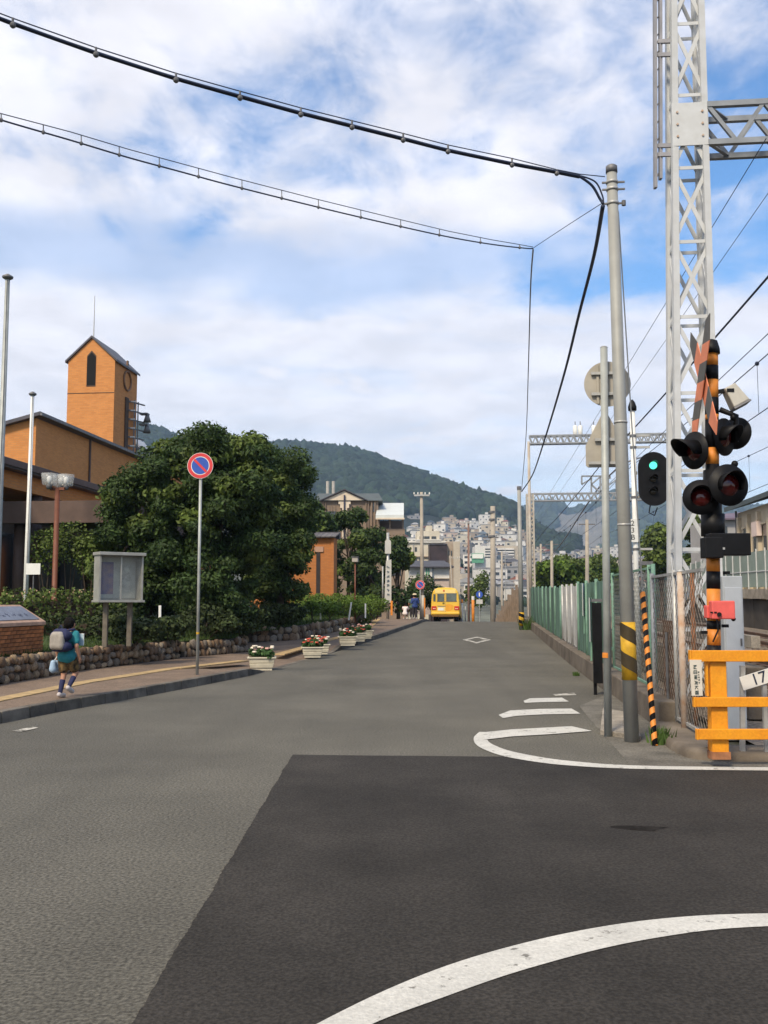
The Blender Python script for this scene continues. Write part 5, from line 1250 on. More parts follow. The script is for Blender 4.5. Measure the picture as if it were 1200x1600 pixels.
ub = gp(987, 1151, .06); Yu = ub.y; ut = at(955.5, 264, Yu)
up_ = thing('utility_pole', 'tall grey steel utility pole with yellow and black guard near the crossing', 'pole', ub)
upm = M('utility_pole_grey', (.33, .335, .31), .6, .15, 4, metal=.15, col2=(.27, .27, .25))
MB().tube([ub - UP * .1, ub.lerp(ut, .5), ut], [.084, .075, .062], 20).build('shaft', upm, up_, True)
MB().tube([ut - UP * .05, ut + UP * .03, ut + UP * .05], [.07, .068, .04], 18).build('cap', steel_dark, up_, True)
zlo, zhi = ub.lerp(ut, (at(987, 1062, Yu).z - ub.z) / (ut.z - ub.z)), ub.lerp(ut, (at(987, 972, Yu).z - ub.z) / (ut.z - ub.z))
MB().tube([zlo, zhi], [.0875, .087], 20).build('guard_sleeve', yellow, up_, True); stripes(zlo, zhi, .0895, 2, M('guard_black', (.045, .032, .012), .6, .2, 8), up_, slope=-.9)
for py in (285, 296, 318):
    f_ = (at(955, py, Yu).z - ub.z) / (ut.z - ub.z); cc = ub.lerp(ut, f_); MB().tube([cc - UP * .018, cc + UP * .018], .072, 18).build('clamp_band', steel, up_, True)
    MB().beam(cc - NR * .12, cc + NR * .15, .02, .02).build('bolt', steel_dark, up_)
    if py > 300: MB().cyl(cc + NR * .13 - UP * .03, cc + NR * .13 + UP * .03, .025).build('insulator', steel_dark, up_)
for i, py in enumerate((660, 820)):
    f_ = (at(970, py, Yu).z - ub.z) / (ut.z - ub.z); cc = ub.lerp(ut, f_); MB().tube([cc - UP * .012, cc + UP * .012], .080, 18).build('clamp_band', steel, up_, True)
# guy wire with striped tube
gw = thing('guy_wire_guard', 'slim leaning black and orange striped guy wire tube', 'guy wire', gp(1023, 1166))
g0, g1 = gp(1023.5, 1166), at(1004, 926, Yu + .6); gt_ = at(966, 330, Yu + .02)
MB().tube([g0, g1], .031, 12).build('guard_tube', black, gw, True); stripes(g0, g1, .0325, 13, orange_y, gw, slope=.7)
MB().tube([g1, gt_], .008, 6).build('wire', steel, gw)
# cables
def strand(name, label, pts, r, mat=cable, n=8, sub=8, group=None):
    P = [V(p) for p in pts]; out = []
    for i in range(len(P) - 1):
        p0, p1, p2, p3 = P[max(i - 1, 0)], P[i], P[i + 1], P[min(i + 2, len(P) - 1)]
        for j in range(sub):
            t = j / sub; out.append(.5 * ((2 * p1) + (p2 - p0) * t + (2 * p0 - 5 * p1 + 4 * p2 - p3) * t * t + (3 * p1 - p0 - 3 * p2 + p3) * t ** 3))
    out.append(P[-1]); root = thing(name, label, 'cable', P[0], group); MB().tube(out, r, n).build('strand', mat, root, True); return root, out
def yl(px): return Yu - 3.2 * (1 - px / 945)
mainpx = [(945, 279), (905, 275), (870, 268), (800, 255), (700, 234), (630, 216), (550, 196), (470, 176), (375, 150), (275, 122), (150, 82), (20, 36), (-200, -48), (-420, -140)]
rt, ln = strand('overhead_cable', 'thick black cable bundle sweeping from the utility pole to the upper left', [at(x, y, yl(x)) for x, y in mainpx[1:]], .0155, n=10)
rt2 = [at(x, y - 7.5 if x < 860 else y - 3, yl(x)) for x, y in mainpx]; MB().tube(rt2, .006, 6).build('messenger_wire', cable, rt)
MB().tube([at(x, y + 3, yl(x) + .02) for x, y in mainpx[1:]], .009, 8).build('strand', cable, rt)
for x, y in [(870, 268), (800, 255), (700, 234), (630, 216), (550, 196), (470, 176), (375, 150), (275, 122), (150, 82), (20, 36)]:
    p = at(x, y - 8 if x < 860 else y - 3, yl(x)); q_ = at(x, y + 3, yl(x)); MB().tube([p, q_], .011, 8).build('hanger', steel_dark, rt); MB().sph(q_, .030, 8, 6).build('hanger_clip', steel_dark, rt)
strand('drop_cable', 'cable looping from the bundle down to the pole bracket', [at(905, 275, yl(905)), at(925, 290, Yu - .05), at(937, 310, Yu), at(942, 318, Yu)], .016)
strand('drop_cable', 'second thinner cable loop beside the pole head', [at(905, 274, yl(905)), at(930, 284, Yu - .05), at(941, 305, Yu), at(943, 318, Yu)], .010)
lowpx = [(833, 388), (822, 388), (770, 382), (700, 370), (600, 348), (490, 322), (362, 290), (281, 268), (200, 246), (110, 219), (0, 187), (-200, 125), (-420, 50)]
def y2(px): return 15.5 - 5.0 * (1 - px / 833)
rt, ln = strand('overhead_cable', 'thin cable with ring hangers crossing the sky below the thick bundle', [at(x, y, y2(x)) for x, y in lowpx], .0105)
up2 = [(833, 386), (800, 380), (770, 375), (700, 361), (600, 337), (490, 310), (362, 277), (281, 255), (200, 233), (110, 206), (0, 177), (-200, 113), (-420, 38)]
MB().tube([at(x, y, y2(x)) for x, y in up2], .006, 6).build('messenger_wire', cable, rt)
for i in range(22):
    x = 812 - i * 62 + rnd.uniform(-6, 6) if i else 812
    if x < -150: break
    ya = ipl([q_[0] for q_ in lowpx[::-1]], [q_[1] for q_ in lowpx[::-1]], x); yb = ipl([q_[0] for q_ in up2[::-1]], [q_[1] for q_ in up2[::-1]], x)
    MB().tube([at(x, yb, y2(x)), at(x, ya + 1, y2(x))], .007, 6).build('hanger', steel_dark, rt); MB().sph(at(x, ya, y2(x)), (.022, .022, .028), 8, 6).build('ring', steel_dark, rt)
fpb = gp(815, 984); Yf = fpb.y; fpt = at(811, 762, Yf)
strand('overhead_cable', 'white-looking cable dropping from the bend to the far street light pole', [at(833, 390, 15.5), at(829, 450, 18.2), at(826, 560, 25), at(822, 680, 38), at(815, 766, Yf)], .014, M('cable_grey', (.30, .33, .38), .5, .1, 4))
strand('overhead_cable', 'twisted dark cable running from the utility pole to the far pole', [at(942, 322, Yu), at(928, 400, 13.4), at(905, 490, 16.5), at(880, 590, 21.5), at(850, 690, 31), at(832, 742, 42), at(815, 768, Yf)], .026)
strand('stay_wire', 'thin stay wire between the utility pole and the cable bend', [at(940, 318, Yu), at(887, 352, 13.4), at(834, 387, 15.5)], .005)
# far poles
fp = thing('street_light_pole', 'grey street light pole with striped base where the road crests', 'pole', fpb)
MB().tube([fpb - UP * .1, fpt], [.125, .085], 14).build('shaft', upm, fp, True); MB().tube([fpt - UP * .1, fpt + UP * .06], .10, 12).build('cap', steel_dark, fp)
z0, z1 = at(815, 978, Yf).z, at(815, 957, Yf).z; e0_, e1_ = V((fpb.x, fpb.y, z0)), V((fpb.x, fpb.y, z1)); MB().tube([e0_, e1_], .128, 14).build('guard_sleeve', yellow, fp, True); stripes(e0_, e1_, .131, 2, black, fp, slope=-.9)
a = at(813, 832, Yf); b_ = at(799, 827, Yf); MB().beam(a, b_, .05).build('lamp_arm', steel, fp); MB().beam(b_, at(806, 829, Yf) + UP * .02, .16, .10).build('lamp_head', white_m, fp)
p2 = gp(791, 975); fq = thing('street_pole', 'thinner grey pole with a striped base just beyond the street light pole', 'pole', p2); t2 = at(789, 850, p2.y)
MB().tube([p2 - UP * .1, t2], [.11, .08], 12).build('shaft', upm, fq, True); e0_, e1_ = p2 + UP * .2, p2 + UP * .9; MB().tube([e0_, e1_], .114, 12).build('guard_sleeve', yellow, fq, True); stripes(e0_, e1_, .117, 2, black, fq, slope=-.9)
cpm = M('pole_concrete', (.36, .32, .26), .85, .12, 1.5, bump=.2); pb = on(770, 96); pt = at(770, 791, 96)
cp = thing('concrete_pole', 'thick concrete pole standing among the town roofs right of the bus', 'pole', pb); MB().tube([pb - UP * .5, pt], [.30, .24], 14).build('shaft', cpm, cp, True)
for py in (800, 812, 838): z_ = at(770, py, 96).z; MB().tube([V((pb.x, 96, z_ - .1)), V((pb.x, 96, z_ + .1))], .32, 14).build('band', steel_dark, cp)
MB().beam(at(763, 840, 96), at(779, 840, 96), .12).build('cross_arm', steel_dark, cp)
def arm_pole(px, ytop, base, rad, mat, label, a0, a1, ya, sleeve=None):
    r = thing('crossarm_pole', label, 'pole', base); t_ = at(px, ytop, base.y); MB().tube([base - UP * .3, t_], [rad, rad * .75], 12).build('shaft', mat, r, True)
    l_, r_ = at(a0, ya, base.y - .15), at(a1, ya, base.y - .15); MB().beam(l_, r_, .10, .10).build('cross_arm', steel, r)
    for k in (0, .25, .72, 1): p = l_.lerp(r_, k); MB().tube([p + UP * .05, p + UP * .10, p + UP * .2], [.03, .045, .02], 8).build('insulator', white_m, r, True)
    if sleeve: MB().tube([base + UP * .1, base + UP * sleeve], [rad * 1.06, rad * 1.05], 12).build('base_sleeve', M('sleeve_pale', (.50, .45, .37), .7, .1, 4), r, True); MB().rbox(base + NR * rad * 1.0 - D * rad * .5 + UP * .75, (.10, .05, 1.2)).build('yellow_plate', orange_y, r)
    return r
apb = on(660, 60, .12); arm_pole(658.5, 769, apb, .13, cpm, 'concrete pole with a crossarm and a small round sign left of the bus', 647, 671, 774, 1.5)
nb = apb - D * .25 - NR * .12; nb.z = apb.z
no_parking(nb, at(657, 906.5, nb.y).z - nb.z, .58, 'small distant no parking sign mounted beside the crossarm pole', (-.1, -1, 0), False)
arm_pole(732, 815, on(732, 97), .13, M('pole_rust', (.22, .13, .10), .8, .15, 2), 'slim brownish pole with a crossarm down the road behind the bus', 720, 742, 817)
arm_pole(703, 868, on(712, 130), .13, cpm, 'far pole with a crossarm just above the bus roof', 706, 718, 872)
# roadside markers beyond the crest
bY_ = 72
for i, (px, y0, y1, col, lab) in enumerate([(721, 937, 975, white_m, 'white marker post right of the bus'), (739, 932, 975, orange_y, 'orange and white marker post at the crest'), (727, 948, 975, steel, 'thin grey post between the two marker posts')]):
    t_ = at(px, y0, bY_); b0 = V((t_.x, bY_, zr(t_.x, bY_) - .2)); r = thing('marker_post', lab, 'post', b0, 'marker posts beyond the crest'); MB().tube([b0, t_], .11 if i < 2 else .05, 10).build('post', col, r, True)
    MB().tube([t_ - UP * .25, t_ + UP * .02], .115 if i < 2 else .055, 10).build('collar', white_m if i else orange_y, r)
t_ = at(749, 929, 84); sb_ = thing('street_sign', 'round blue sign with a white plate under it beyond the crest', 'sign', V((t_.x + .3, 84, zr(t_.x, 84)))); n_ = 20
MB().prism([t_ + V((math.cos(a), 0, math.sin(a))) * .30 for a in [2 * math.pi * i / n_ for i in range(n_)]], V((0, .03, 0))).build('blue_disc', blue_m, sb_); MB().box(t_ - V((0, .01, .62)), (.56, .02, .38)).build('white_plate', wsign, sb_)
MB().box(t_ - V((0, .02, 0)), (.10, .01, .34)).build('white_arrow', white_m, sb_)
MB().tube([V((t_.x, 84.06, zr(t_.x, 84) - .2)), t_ + V((0, .06, .4))], .035, 8).build('post', steel, sb_)
# ---------------------------------------------------------------- level crossing signal
xb = gp(1117, 1180, .10); Yx = xb.y; XP = lambda py: V((xb.x, Yx, at(1115, py, Yx).z)); mr = .066
xs = thing('crossing_signal', 'orange and black banded level crossing signal mast with crossbuck and four red lamps', 'signal', xb)
xtop = at(1111.5, 553, Yx); ax0 = V((xb.x, Yx, xb.z))
def xm(py):                                                   # point on the mast axis at that height
    f = (at(1112, py, Yx).z - ax0.z) / (xtop.z - ax0.z); return ax0.lerp(xtop, f)
bands = [(553, 572, 0), (572, 594, 1), (594, 624, 0), (622, 648, 1), (648, 656, 0), (656, 700, 1), (700, 726, 0), (726, 872, 1), (872, 893, 0), (893, 920, 1), (920, 970, 0), (970, 983, 1), (983, 1008, 0), (1008, 1040, 1), (1040, 1185, 0)]
for a, b_, k in bands: MB().tube([xm(b_), xm(a)], mr if not k else mr * 1.02, 18).build('band', black if k else orange_y, xs, True)
MB().tube([xm(553), xm(545), xm(533), xm(530)], [mr * 1.3, mr * 1.25, mr * .9, mr * .2], 18).build('cap', black, xs, True)
MB().tube([xm(735), xm(870)], mr * 1.35, 16).build('cable_cover', black, xs, True); MB().tube([xm(803), xm(838)], mr * 1.75, 16).build('cable_cover', black, xs, True)
# crossbuck facing the crossing road, seen almost edge-on
hd_ = V((.02, 1, 0)).normalized(); cc = xm(598) - NR * .115 - V((0, .05, 0)); fn_ = hd_.cross(UP)
cs = M('crossbuck_grey', (.10, .095, .085), .6, .1, 5); co = M('crossbuck_orange', (.74, .24, .12), .6, .1, 5)
for sgn_ in (1, -1):
    u = (hd_ * .50 + UP * .86 * sgn_).normalized(); v_ = u.cross(fn_).normalized(); ln = 1.22; nseg = 6
    arm = thing_part = None
    for k in range(nseg):
        a0, a1 = -ln / 2 + ln * k / nseg, -ln / 2 + ln * (k + 1) / nseg; m = co if k % 2 == (0 if sgn_ > 0 else 1) else cs
        sk = .05
        q = [cc + u * (a0 - sk) + v_ * .10, cc + u * (a1 - sk) + v_ * .10, cc + u * (a1 + sk) - v_ * .10, cc + u * (a0 + sk) - v_ * .10]
        if k == 0: q = [cc + u * (a0 - .09), cc + u * (a1 - sk) + v_ * .10, cc + u * (a1 + sk) - v_ * .10, cc + u * (a0 + .0) - v_ * .10]
        if k == nseg - 1: q = [cc + u * (a0 - sk) + v_ * .10, cc + u * a1 + v_ * .10, cc + u * (a1 + .10), cc + u * (a0 + sk) - v_ * .10]
        MB().prism([p + fn_ * (.012 * sgn_) for p in q], fn_ * .008).build('crossbuck_stripe', m, xs)
MB().beam(xm(598), cc, .05, .05).build('crossbuck_bracket', black, xs)
# lamps
lens = M('unlit_red_lens', (.07, .006, .005), .12, .2, 4, spec=.6)
def xlamp(c, f, r, hood=.20):
    f = V(f).normalized(); x = UP.cross(f).normalized(); z = f.cross(x)
    n = 28; ringf = lambda rr_, d: [c + f * d + (x * math.cos(2 * math.pi * i / n) + z * math.sin(2 * math.pi * i / n)) * rr_ for i in range(n)]
    rg = [ringf(.001, -.06), ringf(r * .45, -.06), ringf(r * .62, 0), ringf(r, 0), ringf(r, .012), ringf(.001, .012)]
    bp_ = MB().add([p for q in rg for p in q], [(k * n + i, k * n + (i + 1) % n, (k + 1) * n + (i + 1) % n, (k + 1) * n + i) for k in range(5) for i in range(n)]).build('lamp_backplate', black, xs, True)
    rl = r * .52; rg = [ringf(rl, .014), ringf(rl * .8, .035), ringf(rl * .4, .05), ringf(.001, .055)]
    MB().add([p for q in rg for p in q], [(k * n + i, k * n + (i + 1) % n, (k + 1) * n + (i + 1) % n, (k + 1) * n + i) for k in range(3) for i in range(n)]).build('lens', lens, bp_, True)
    rows = []
    for i in range(15):
        a = R(-25) + R(230) * i / 14; d = x * math.cos(a) + z * math.sin(a); rows.append([c + d * r * .58 + f * .012, c + d * r * .60 + f * (.03 + hood * (.55 + .45 * math.sin(a)))])
    m = MB(); m.grid(rows); h = m.build('hood', black, bp_, True); so = h.modifiers.new('thick', 'SOLIDIFY'); so.thickness = .005
    return bp_
k = Yx / 1500
c1, c2 = at(1095, 777, Yx - .10), at(1138, 758, Yx - .22)
xlamp(c1, (-.25, -1, .02), 27 * k * 1.02, .14); xlamp(c2, (.18, -1, .02), 32.5 * k, .14)
c3, c4 = at(1131, 683, Yx - .02), at(1086, 704, Yx + .02)
xlamp(c3, (.62, -.75, -.05), 30 * k, .16); xlamp(c4, (-.93, -.42, -.05), 30 * k, .24)
xlamp(at(1150, 677, Yx + .16), (.7, .6, 0), 26 * k, .15)
for c in (c1, c2): MB().beam(xm(742), c + V((0, .06, .05)), .05, .05).build('lamp_arm', black, xs)
for c in (c3, c4): MB().beam(xm(690), c + (xm(690) - c).normalized() * .05, .07, .07).build('lamp_arm', black, xs)
for c in (at(1148, 737 - 12, Yx - .15), at(1146, 652, Yx)): MB().sph(c, .035, 10, 7).build('arm_end', black, xs, True)
MB().tube([at(1125, 640, Yx), at(1150, 650, Yx), at(1150, 690, Yx)], .03, 8).build('lamp_conduit', black, xs, True)
MB().tube([at(1088, 690, Yx), at(1100, 700, Yx), xm(720)], .028, 8).build('lamp_conduit', black, xs, True)
# direction indicator box
dbx = MB().obb(at(1137, 851, Yx - .12), V((31 * k, 0, 0)), V((0, .09, 0)), UP * 17 * k).build('indicator_box', black, xs, bev=.01)
MB().obb(at(1112, 856, Yx - .14), V((14 * k, 0, 0)), V((0, .08, 0)), UP * 16 * k).build('indicator_box', black, xs, bev=.01)
MB().obb(at(1130, 857, Yx - .215), V((2.5 * k, 0, 0)), V((0, .004, 0)), UP * 1.6 * k).build('indicator_mark', steel, dbx)
# warning speaker
spk = M('speaker_cream', (.46, .44, .38), .6, .1, 5)
f = V((.42, -.1, -.78)).normalized(); sx_ = V((.9, .05, .48)).normalized(); sy_ = f.cross(sx_).normalized(); cS = at(1147, 619, Yx - .02)
def quadbox(c, h0, h1, l, dpt): return [c - f * l / 2 + sx_ * a * h0 + sy_ * b_ * dpt for a, b_ in ((-1, -1), (1, -1), (1, 1), (-1, 1))] + [c + f * l / 2 + sx_ * a * h1 + sy_ * b_ * dpt * 1.15 for a, b_ in ((-1, -1), (1, -1), (1, 1), (-1, 1))]
MB().add(quadbox(cS, .062, .092, .22, .06), [(3, 2, 1, 0), (4, 5, 6, 7), (0, 1, 5, 4), (1, 2, 6, 5), (2, 3, 7, 6), (3, 0, 4, 7)]).build('speaker', spk, xs, bev=.012)
MB().add(quadbox(cS + f * .118, .098, .100, .022, .066), [(3, 2, 1, 0), (4, 5, 6, 7), (0, 1, 5, 4), (1, 2, 6, 5), (2, 3, 7, 6), (3, 0, 4, 7)]).build('speaker_rim', steel_dark, xs, bev=.006)
MB().beam(xm(614), at(1146, 608, Yx - .02), .04).build('speaker_arm', black, xs); MB().rbox(at(1141, 610, Yx - .07), (.07, .03, .035)).build('speaker_clamp', black, xs)
# emergency button box
eb = MB().obb(at(1128, 953, Yx - .11), V((18 * k, 0, 0)), V((0, .05, 0)), UP * 14 * k).build('emergency_box', pink, xs, bev=.012)
MB().obb(at(1107, 956, Yx - .02), V((5 * k, 0, 0)), V((0, .05, 0)), UP * 10 * k).build('emergency_box', pink, xs, bev=.01)
MB().cyl(at(1124, 960, Yx - .16), at(1124, 960, Yx - .18), .022).build('push_button', black, eb); MB().sph(at(1146, 967, Yx - .1), .024, 10, 7).build('cable_gland', black, eb, True)
for px in (1112, 1118): MB().obb(at(px, 957, Yx - .163), V((2 * k, 0, 0)), V((0, .002, 0)), UP * 1.2 * k).build('label_mark', black, eb)
MB().tube([at(1120, 967, Yx - .12), at(1122, 985, Yx - .12), at(1114, 1003, Yx - .1)], .008, 6).build('cable_loop', black, xs)
for px, py in ((1100, 988), (1133, 978), (1135, 895)): MB().rbox(at(px, py, Yx - .05), (.06, .05, .03)).build('clamp', black, xs)

# ---------------------------------------------------------------- orange guard rail with plates
gr = thing('guard_rail', 'orange steel guard rail with three bars along the crossing', 'guard rail', gp(1117, 1180)); Yg = Yx - .10
def gx(px): return at(px, 940, Yg).x
p0 = at(1117.5, 1180, Yg)
for px in (1117.5, 1440): MB().box((gx(px), Yg + .03, (p0.z + at(1117, 1033, Yg).z) / 2), (25 * k, .12, at(1117, 1033, Yg).z - p0.z + .02)).build('post', orange, gr, bev=.008)
MB().box((gx(1117.5), Yg + .03, p0.z + .0), (28 * k, .15, .07)).build('post_foot', M('rust_patch', (.30, .13, .06), .85, .3, 8), gr)
for py, h in ((1024.5, 17), (1096, 14.5), (1146, 15.5)):
    z_ = at(1117, py, Yg).z; xl = gx(1075 + (py - 1024) * .06); MB().box(((xl + 4.6) / 2, Yg - .05, z_), (4.6 - xl, .05, h * k)).build('rail', orange, gr, bev=.006)
    MB().box((xl - .012, Yg - .05, z_), (.02, .058, h * k * 1.04)).build('rail_end', orange, gr, bev=.004)
MB().box((gx(1099.5), Yg - .01, at(1100, 1060, Yg).z), (.02, .05, 52 * k)).build('rail_strut', orange, gr)
pb_ = thing('name_plate', 'narrow white plate with a column of dark characters on the guard rail end', 'sign', at(1088, 1087, Yg - .09))
MB().prism([at(1077.5, 1031, Yg - .085), at(1096, 1031, Yg - .085), at(1098, 1087, Yg - .085), at(1081, 1087, Yg - .085)], V((0, .012, 0))).build('board', M('plate_white', (.66, .60, .50), .55, .06, 8), pb_)
ink2 = M('plate_ink', (.05, .085, .08), .6, .15, 8)
G6 = [[(-1, 1, 1, 1), (-.8, .5, .8, .5), (0, 1, 0, -1), (-1, -1, 1, -1), (-.9, 0, -.4, -.6)], [(-1, .9, -1, -.9), (-1, .9, 1, .9), (1, .9, 1, -.9), (-1, 0, 1, 0), (-1, -.9, 1, -.9)],
      [(-1, 1, 1, 1), (-.5, 1, -.5, -1), (.5, 1, .5, -1), (-1, 0, 1, 0), (-1, -1, 1, -1), (0, 1, 0, -1)], [(-1, 1, -.3, .2), (-1, -1, 1, -1), (0, 1, 0, -1), (-.4, .3, 1, .3), (-.6, -.3, 1, -.3)],
      [(-1, .8, 1, .8), (0, 1, -.8, -1), (0, .3, .9, -1)], [(-1, 1, 1, 1), (-1, .3, 1, .3), (-1, -.4, 1, -.4), (-.9, -1, .9, -1), (0, 1, 0, -1), (-.9, 1, -.9, -1), (.9, 1, .9, -1)]]
for i, gl_ in enumerate(G6):
    c = at(1085.8 + i * .62, 1042 + i * 8.0, Yg - .088); m = MB()
    for x0, z0, x1, z1 in gl_: m.beam(c + V((x0, 0, z0)) * 2.3 * k, c + V((x1, 0, z1)) * 2.6 * k, .0042, .0042, up=(0, 1, 0))
    m.build('character', ink2, pb_)
for i in range(5):
    c = at(1091.6 + i * .25, 1050 + i * 4.1, Yg - .088); m = MB()
    for x0, z0, x1, z1 in G6[(i * 2 + 1) % 6]: m.beam(c + V((x0, 0, z0)) * .8 * k, c + V((x1, 0, z1)) * .9 * k, .0022, .0022, up=(0, 1, 0))
    m.build('character', ink2, pb_)
# 17 plate
Y7 = Yx + .25; n7 = thing('number_plate', 'tilted white plate with the number 17 behind the guard rail', 'sign', V((at(1185, 1063, Y7).x, Y7, 0))); cp7 = at(1186, 1060, Y7); u7 = V((math.cos(R(17)), 0, math.sin(R(17)))); v7 = V((-u7.z, 0, u7.x))
MB().obb(cp7, u7 * .19, V((0, .008, 0)), v7 * .068).build('board', white_m, n7)
lettering('17', .165, M('digit_blue_black', (.02, .03, .06), .6, .1, 8), 'digits', n7, cp7 + V((0, -.010, 0)) + u7 * -.005, u7, v7, .002)
MB().beam(cp7 + V((.06, .03, .05)), V((cp7.x + .06, Y7 + .03, 0)), .04).build('stake', steel, n7); MB().beam(at(1160, 1040, Y7 + .05), at(1160, 1180, Y7 + .05), .045).build('stake', steel, n7)
# relay cabinet behind the mast
cb_ = thing('relay_cabinet', 'pale grey upright cabinet behind the crossing signal mast', 'cabinet', V((at(1145, 940, 12).x, 12, 0))); cab = M('cabinet_grey', (.42, .45, .47), .5, .06, 4)
c = at(1146, 955, 12); MB().box((c.x, 12.15, (at(1146, 900, 12).z - .1) / 2), (.25, .3, at(1146, 900, 12).z + .1)).build('body', cab, cb_, bev=.01); MB().box((c.x, 11.995, 1.1), (.21, .012, 1.35)).build('door', M('cabinet_door', (.46, .49, .52), .5, .05, 4), cb_, bev=.004); MB().box((c.x + .08, 11.985, 1.1), (.02, .02, .09)).build('handle', steel_dark, cb_)

# ---------------------------------------------------------------- lattice masts and gantries
def xmast(name, label, base, w0, top, w1, npan, mat, parts=True, leg=.065, br=.045, group=None):
    r = thing(name, label, 'mast', base, group); C4 = ((-1, -1), (1, -1), (1, 1), (-1, 1))
    cn4 = lambda f, i: base.lerp(top, f) + (NR * C4[i][0] + D * C4[i][1]) * (w0 + (w1 - w0) * f) / 2
    for i in range(4): MB().beam(cn4(0, i), cn4(1, i), leg, leg, up=(0, 1, 0)).build('leg', mat, r)
    acc = MB()
    for j in range(npan):
        f0, f1 = j / npan, (j + 1) / npan; e_ = .06 / npan
        for i in range(4):
            k2 = (i + 1) % 4
            for a, b_ in ((cn4(f0 + e_, i), cn4(f1 - e_, k2)), (cn4(f0 + e_, k2), cn4(f1 - e_, i))):
                nrm_ = (NR * C4[i][0] + D * C4[i][1] + NR * C4[k2][0] + D * C4[k2][1]).normalized()
                if parts: MB().beam(a, b_, br, .012, up=nrm_).build('brace', mat, r)
                else: acc.beam(a, b_, br, .02, up=nrm_)
            if parts and j: MB().beam(cn4(f0, i), cn4(f0, k2), .012, .055).build('strut', mat, r)
    if not parts: o = acc.build('bracing', mat, r); o['kind'] = 'stuff'
    return r
Ym = 14.6; mb0 = at(1083, 940, Ym); mbase = V((mb0.x, Ym, 0)); mt = at(1068, -60, Ym)
mast = xmast('lattice_mast', 'tall pale lattice steel mast behind the crossing signal', mbase, .62, mt, .40, 10, lat, leg=.095, br=.062)
rust = MATS['rust_patch']
for py in (150, 335, 905):
    f_ = (at(1070, py, Ym).z) / mt.z; 
    for i_ in (-1, 1): p = mbase.lerp(mt, f_) + NR * i_ * (.62 - .22 * f_) / 2 - D * (.62 - .22 * f_) / 2; MB().beam(p - UP * .12, p + UP * .12, .068, .068, up=(0, 1, 0)).build('rusty_splice', rust, mast)
# side ladder channel
ld = thing('cable_ladder', 'narrow vertical cable ladder bracketed to the left of the lattice mast', 'ladder', at(1027, 295, Ym)); 
a0, a1 = at(1024, 294, Ym), at(1023, -40, Ym); b0, b1 = at(1032, 280, Ym), at(1031.5, -40, Ym); lm = M('ladder_grey', (.30, .30, .32), .6, .12, 4, metal=.2)
MB().beam(a0, a1, .045, .09).build('rail', lm, ld); MB().beam(b0, b1, .045, .09).build('rail', lm, ld)
for i in range(12): f_ = i / 12 + .03; MB().beam(a0.lerp(a1, f_), b0.lerp(b1, f_) + UP * .07, .03, .015).build('rung', steel_dark, ld)
for py in (65, 86, 228, 242): p = at(1028, py, Ym); MB().beam(p, at(1056, py - 1, Ym - .2), .05, .06).build('bracket', lm, ld)
# near gantry beam
def truss(name, label, a, b_, hgt, dep, npan, mat, parts=True, ch=.07, br=.05, group=None, dirn=None):
    r = thing(name, label, 'gantry beam', a, group); ax = (b_ - a).normalized(); dd = dirn or D; acc = MB()
    for sy in (-1, 1):
        for sz in (0, 1): MB().beam(a + dd * sy * dep / 2 + UP * sz * hgt, b_ + dd * sy * dep / 2 + UP * sz * hgt, ch, ch).build('chord', mat, r)
    for j in range(npan):
        p, q_ = a.lerp(b_, j / npan), a.lerp(b_, (j + 1) / npan); m_ = (p + q_) / 2
        for sy in (-1, 1):
            o_ = dd * sy * dep / 2
            for u, v in ((p + UP * hgt, m_), (m_, q_ + UP * hgt)):
                if parts: MB().beam(u + o_, v + o_, br, br).build('brace', mat, r)
                else: acc.beam(u + o_, v + o_, br, br)
        for z_ in (0, hgt):
            if parts: MB().beam(p - dd * dep / 2 + UP * z_, m_ + dd * dep / 2 + UP * z_, br, .02).build('brace', mat, r)
            else: acc.beam(p - dd * dep / 2 + UP * z_, m_ + dd * dep / 2 + UP * z_, br, .02)
    if not parts: o = acc.build('bracing', mat, r); o['kind'] = 'stuff'
    return r
za_, zb2 = at(1075, 222, Ym - .3).z, at(1075, 163, Ym - .3).z; ctr = mbase.lerp(mt, za_ / mt.z)
tb = truss('gantry_beam', 'heavy pale truss beam reaching right from the lattice mast', ctr + NR * .27, ctr + NR * 8.0, zb2 - za_, .5, 9, M('truss_blue_grey', (.25, .27, .29), .6, .15, 3), ch=.085, br=.06)
MB().obb(ctr + UP * (zb2 - za_) / 2 - D * .27, NR * .27, D * .012, UP * ((zb2 - za_) / 2 + .04)).build('gusset_plate', lat, tb)
for i in (-1, 1):
    for j in (.18, .5, .82): MB().cyl(ctr + NR * i * .19 + UP * (zb2 - za_) * j - D * .28, ctr + NR * i * .19 + UP * (zb2 - za_) * j - D * .30, .018, n=8).build('rivet', rustm, tb)
# further gantries over the tracks
GG = 'track gantries further along the line'
lat2 = M('weathered_lattice_paint', (.50, .48, .42), .65, .15, 1.5, col2=(.36, .30, .24)); beam_g = M('gantry_grey', (.27, .29, .31), .6, .12, 2)
def gantry(Y, pxl, pxr, ybt, ybb, wl, label, left=True, right=True):
    L_, R_ = at(pxl, ybb, Y), at(pxr, ybb, Y); L_ = V((L_.x, Y, L_.z)); R_ = V((R_.x, Y - (R_.x - L_.x) * K, L_.z)); h = at(pxl, ybt, Y).z - L_.z
    if left: xmast('gantry_mast', label[0], V((L_.x, Y, zr(L_.x, Y) - .2)), wl, L_ + UP * h, wl * .92, 16, lat2, False, .09, .06, GG)
    if right: xmast('gantry_mast', label[1], V((R_.x, R_.y, zr(R_.x, R_.y) - .2)), wl, R_ + UP * h, wl * .92, 16, lat2, False, .09, .06, GG)
    return truss('gantry_beam', label[2], L_, R_, h, .4, 22, beam_g, False, .075, .05, GG)
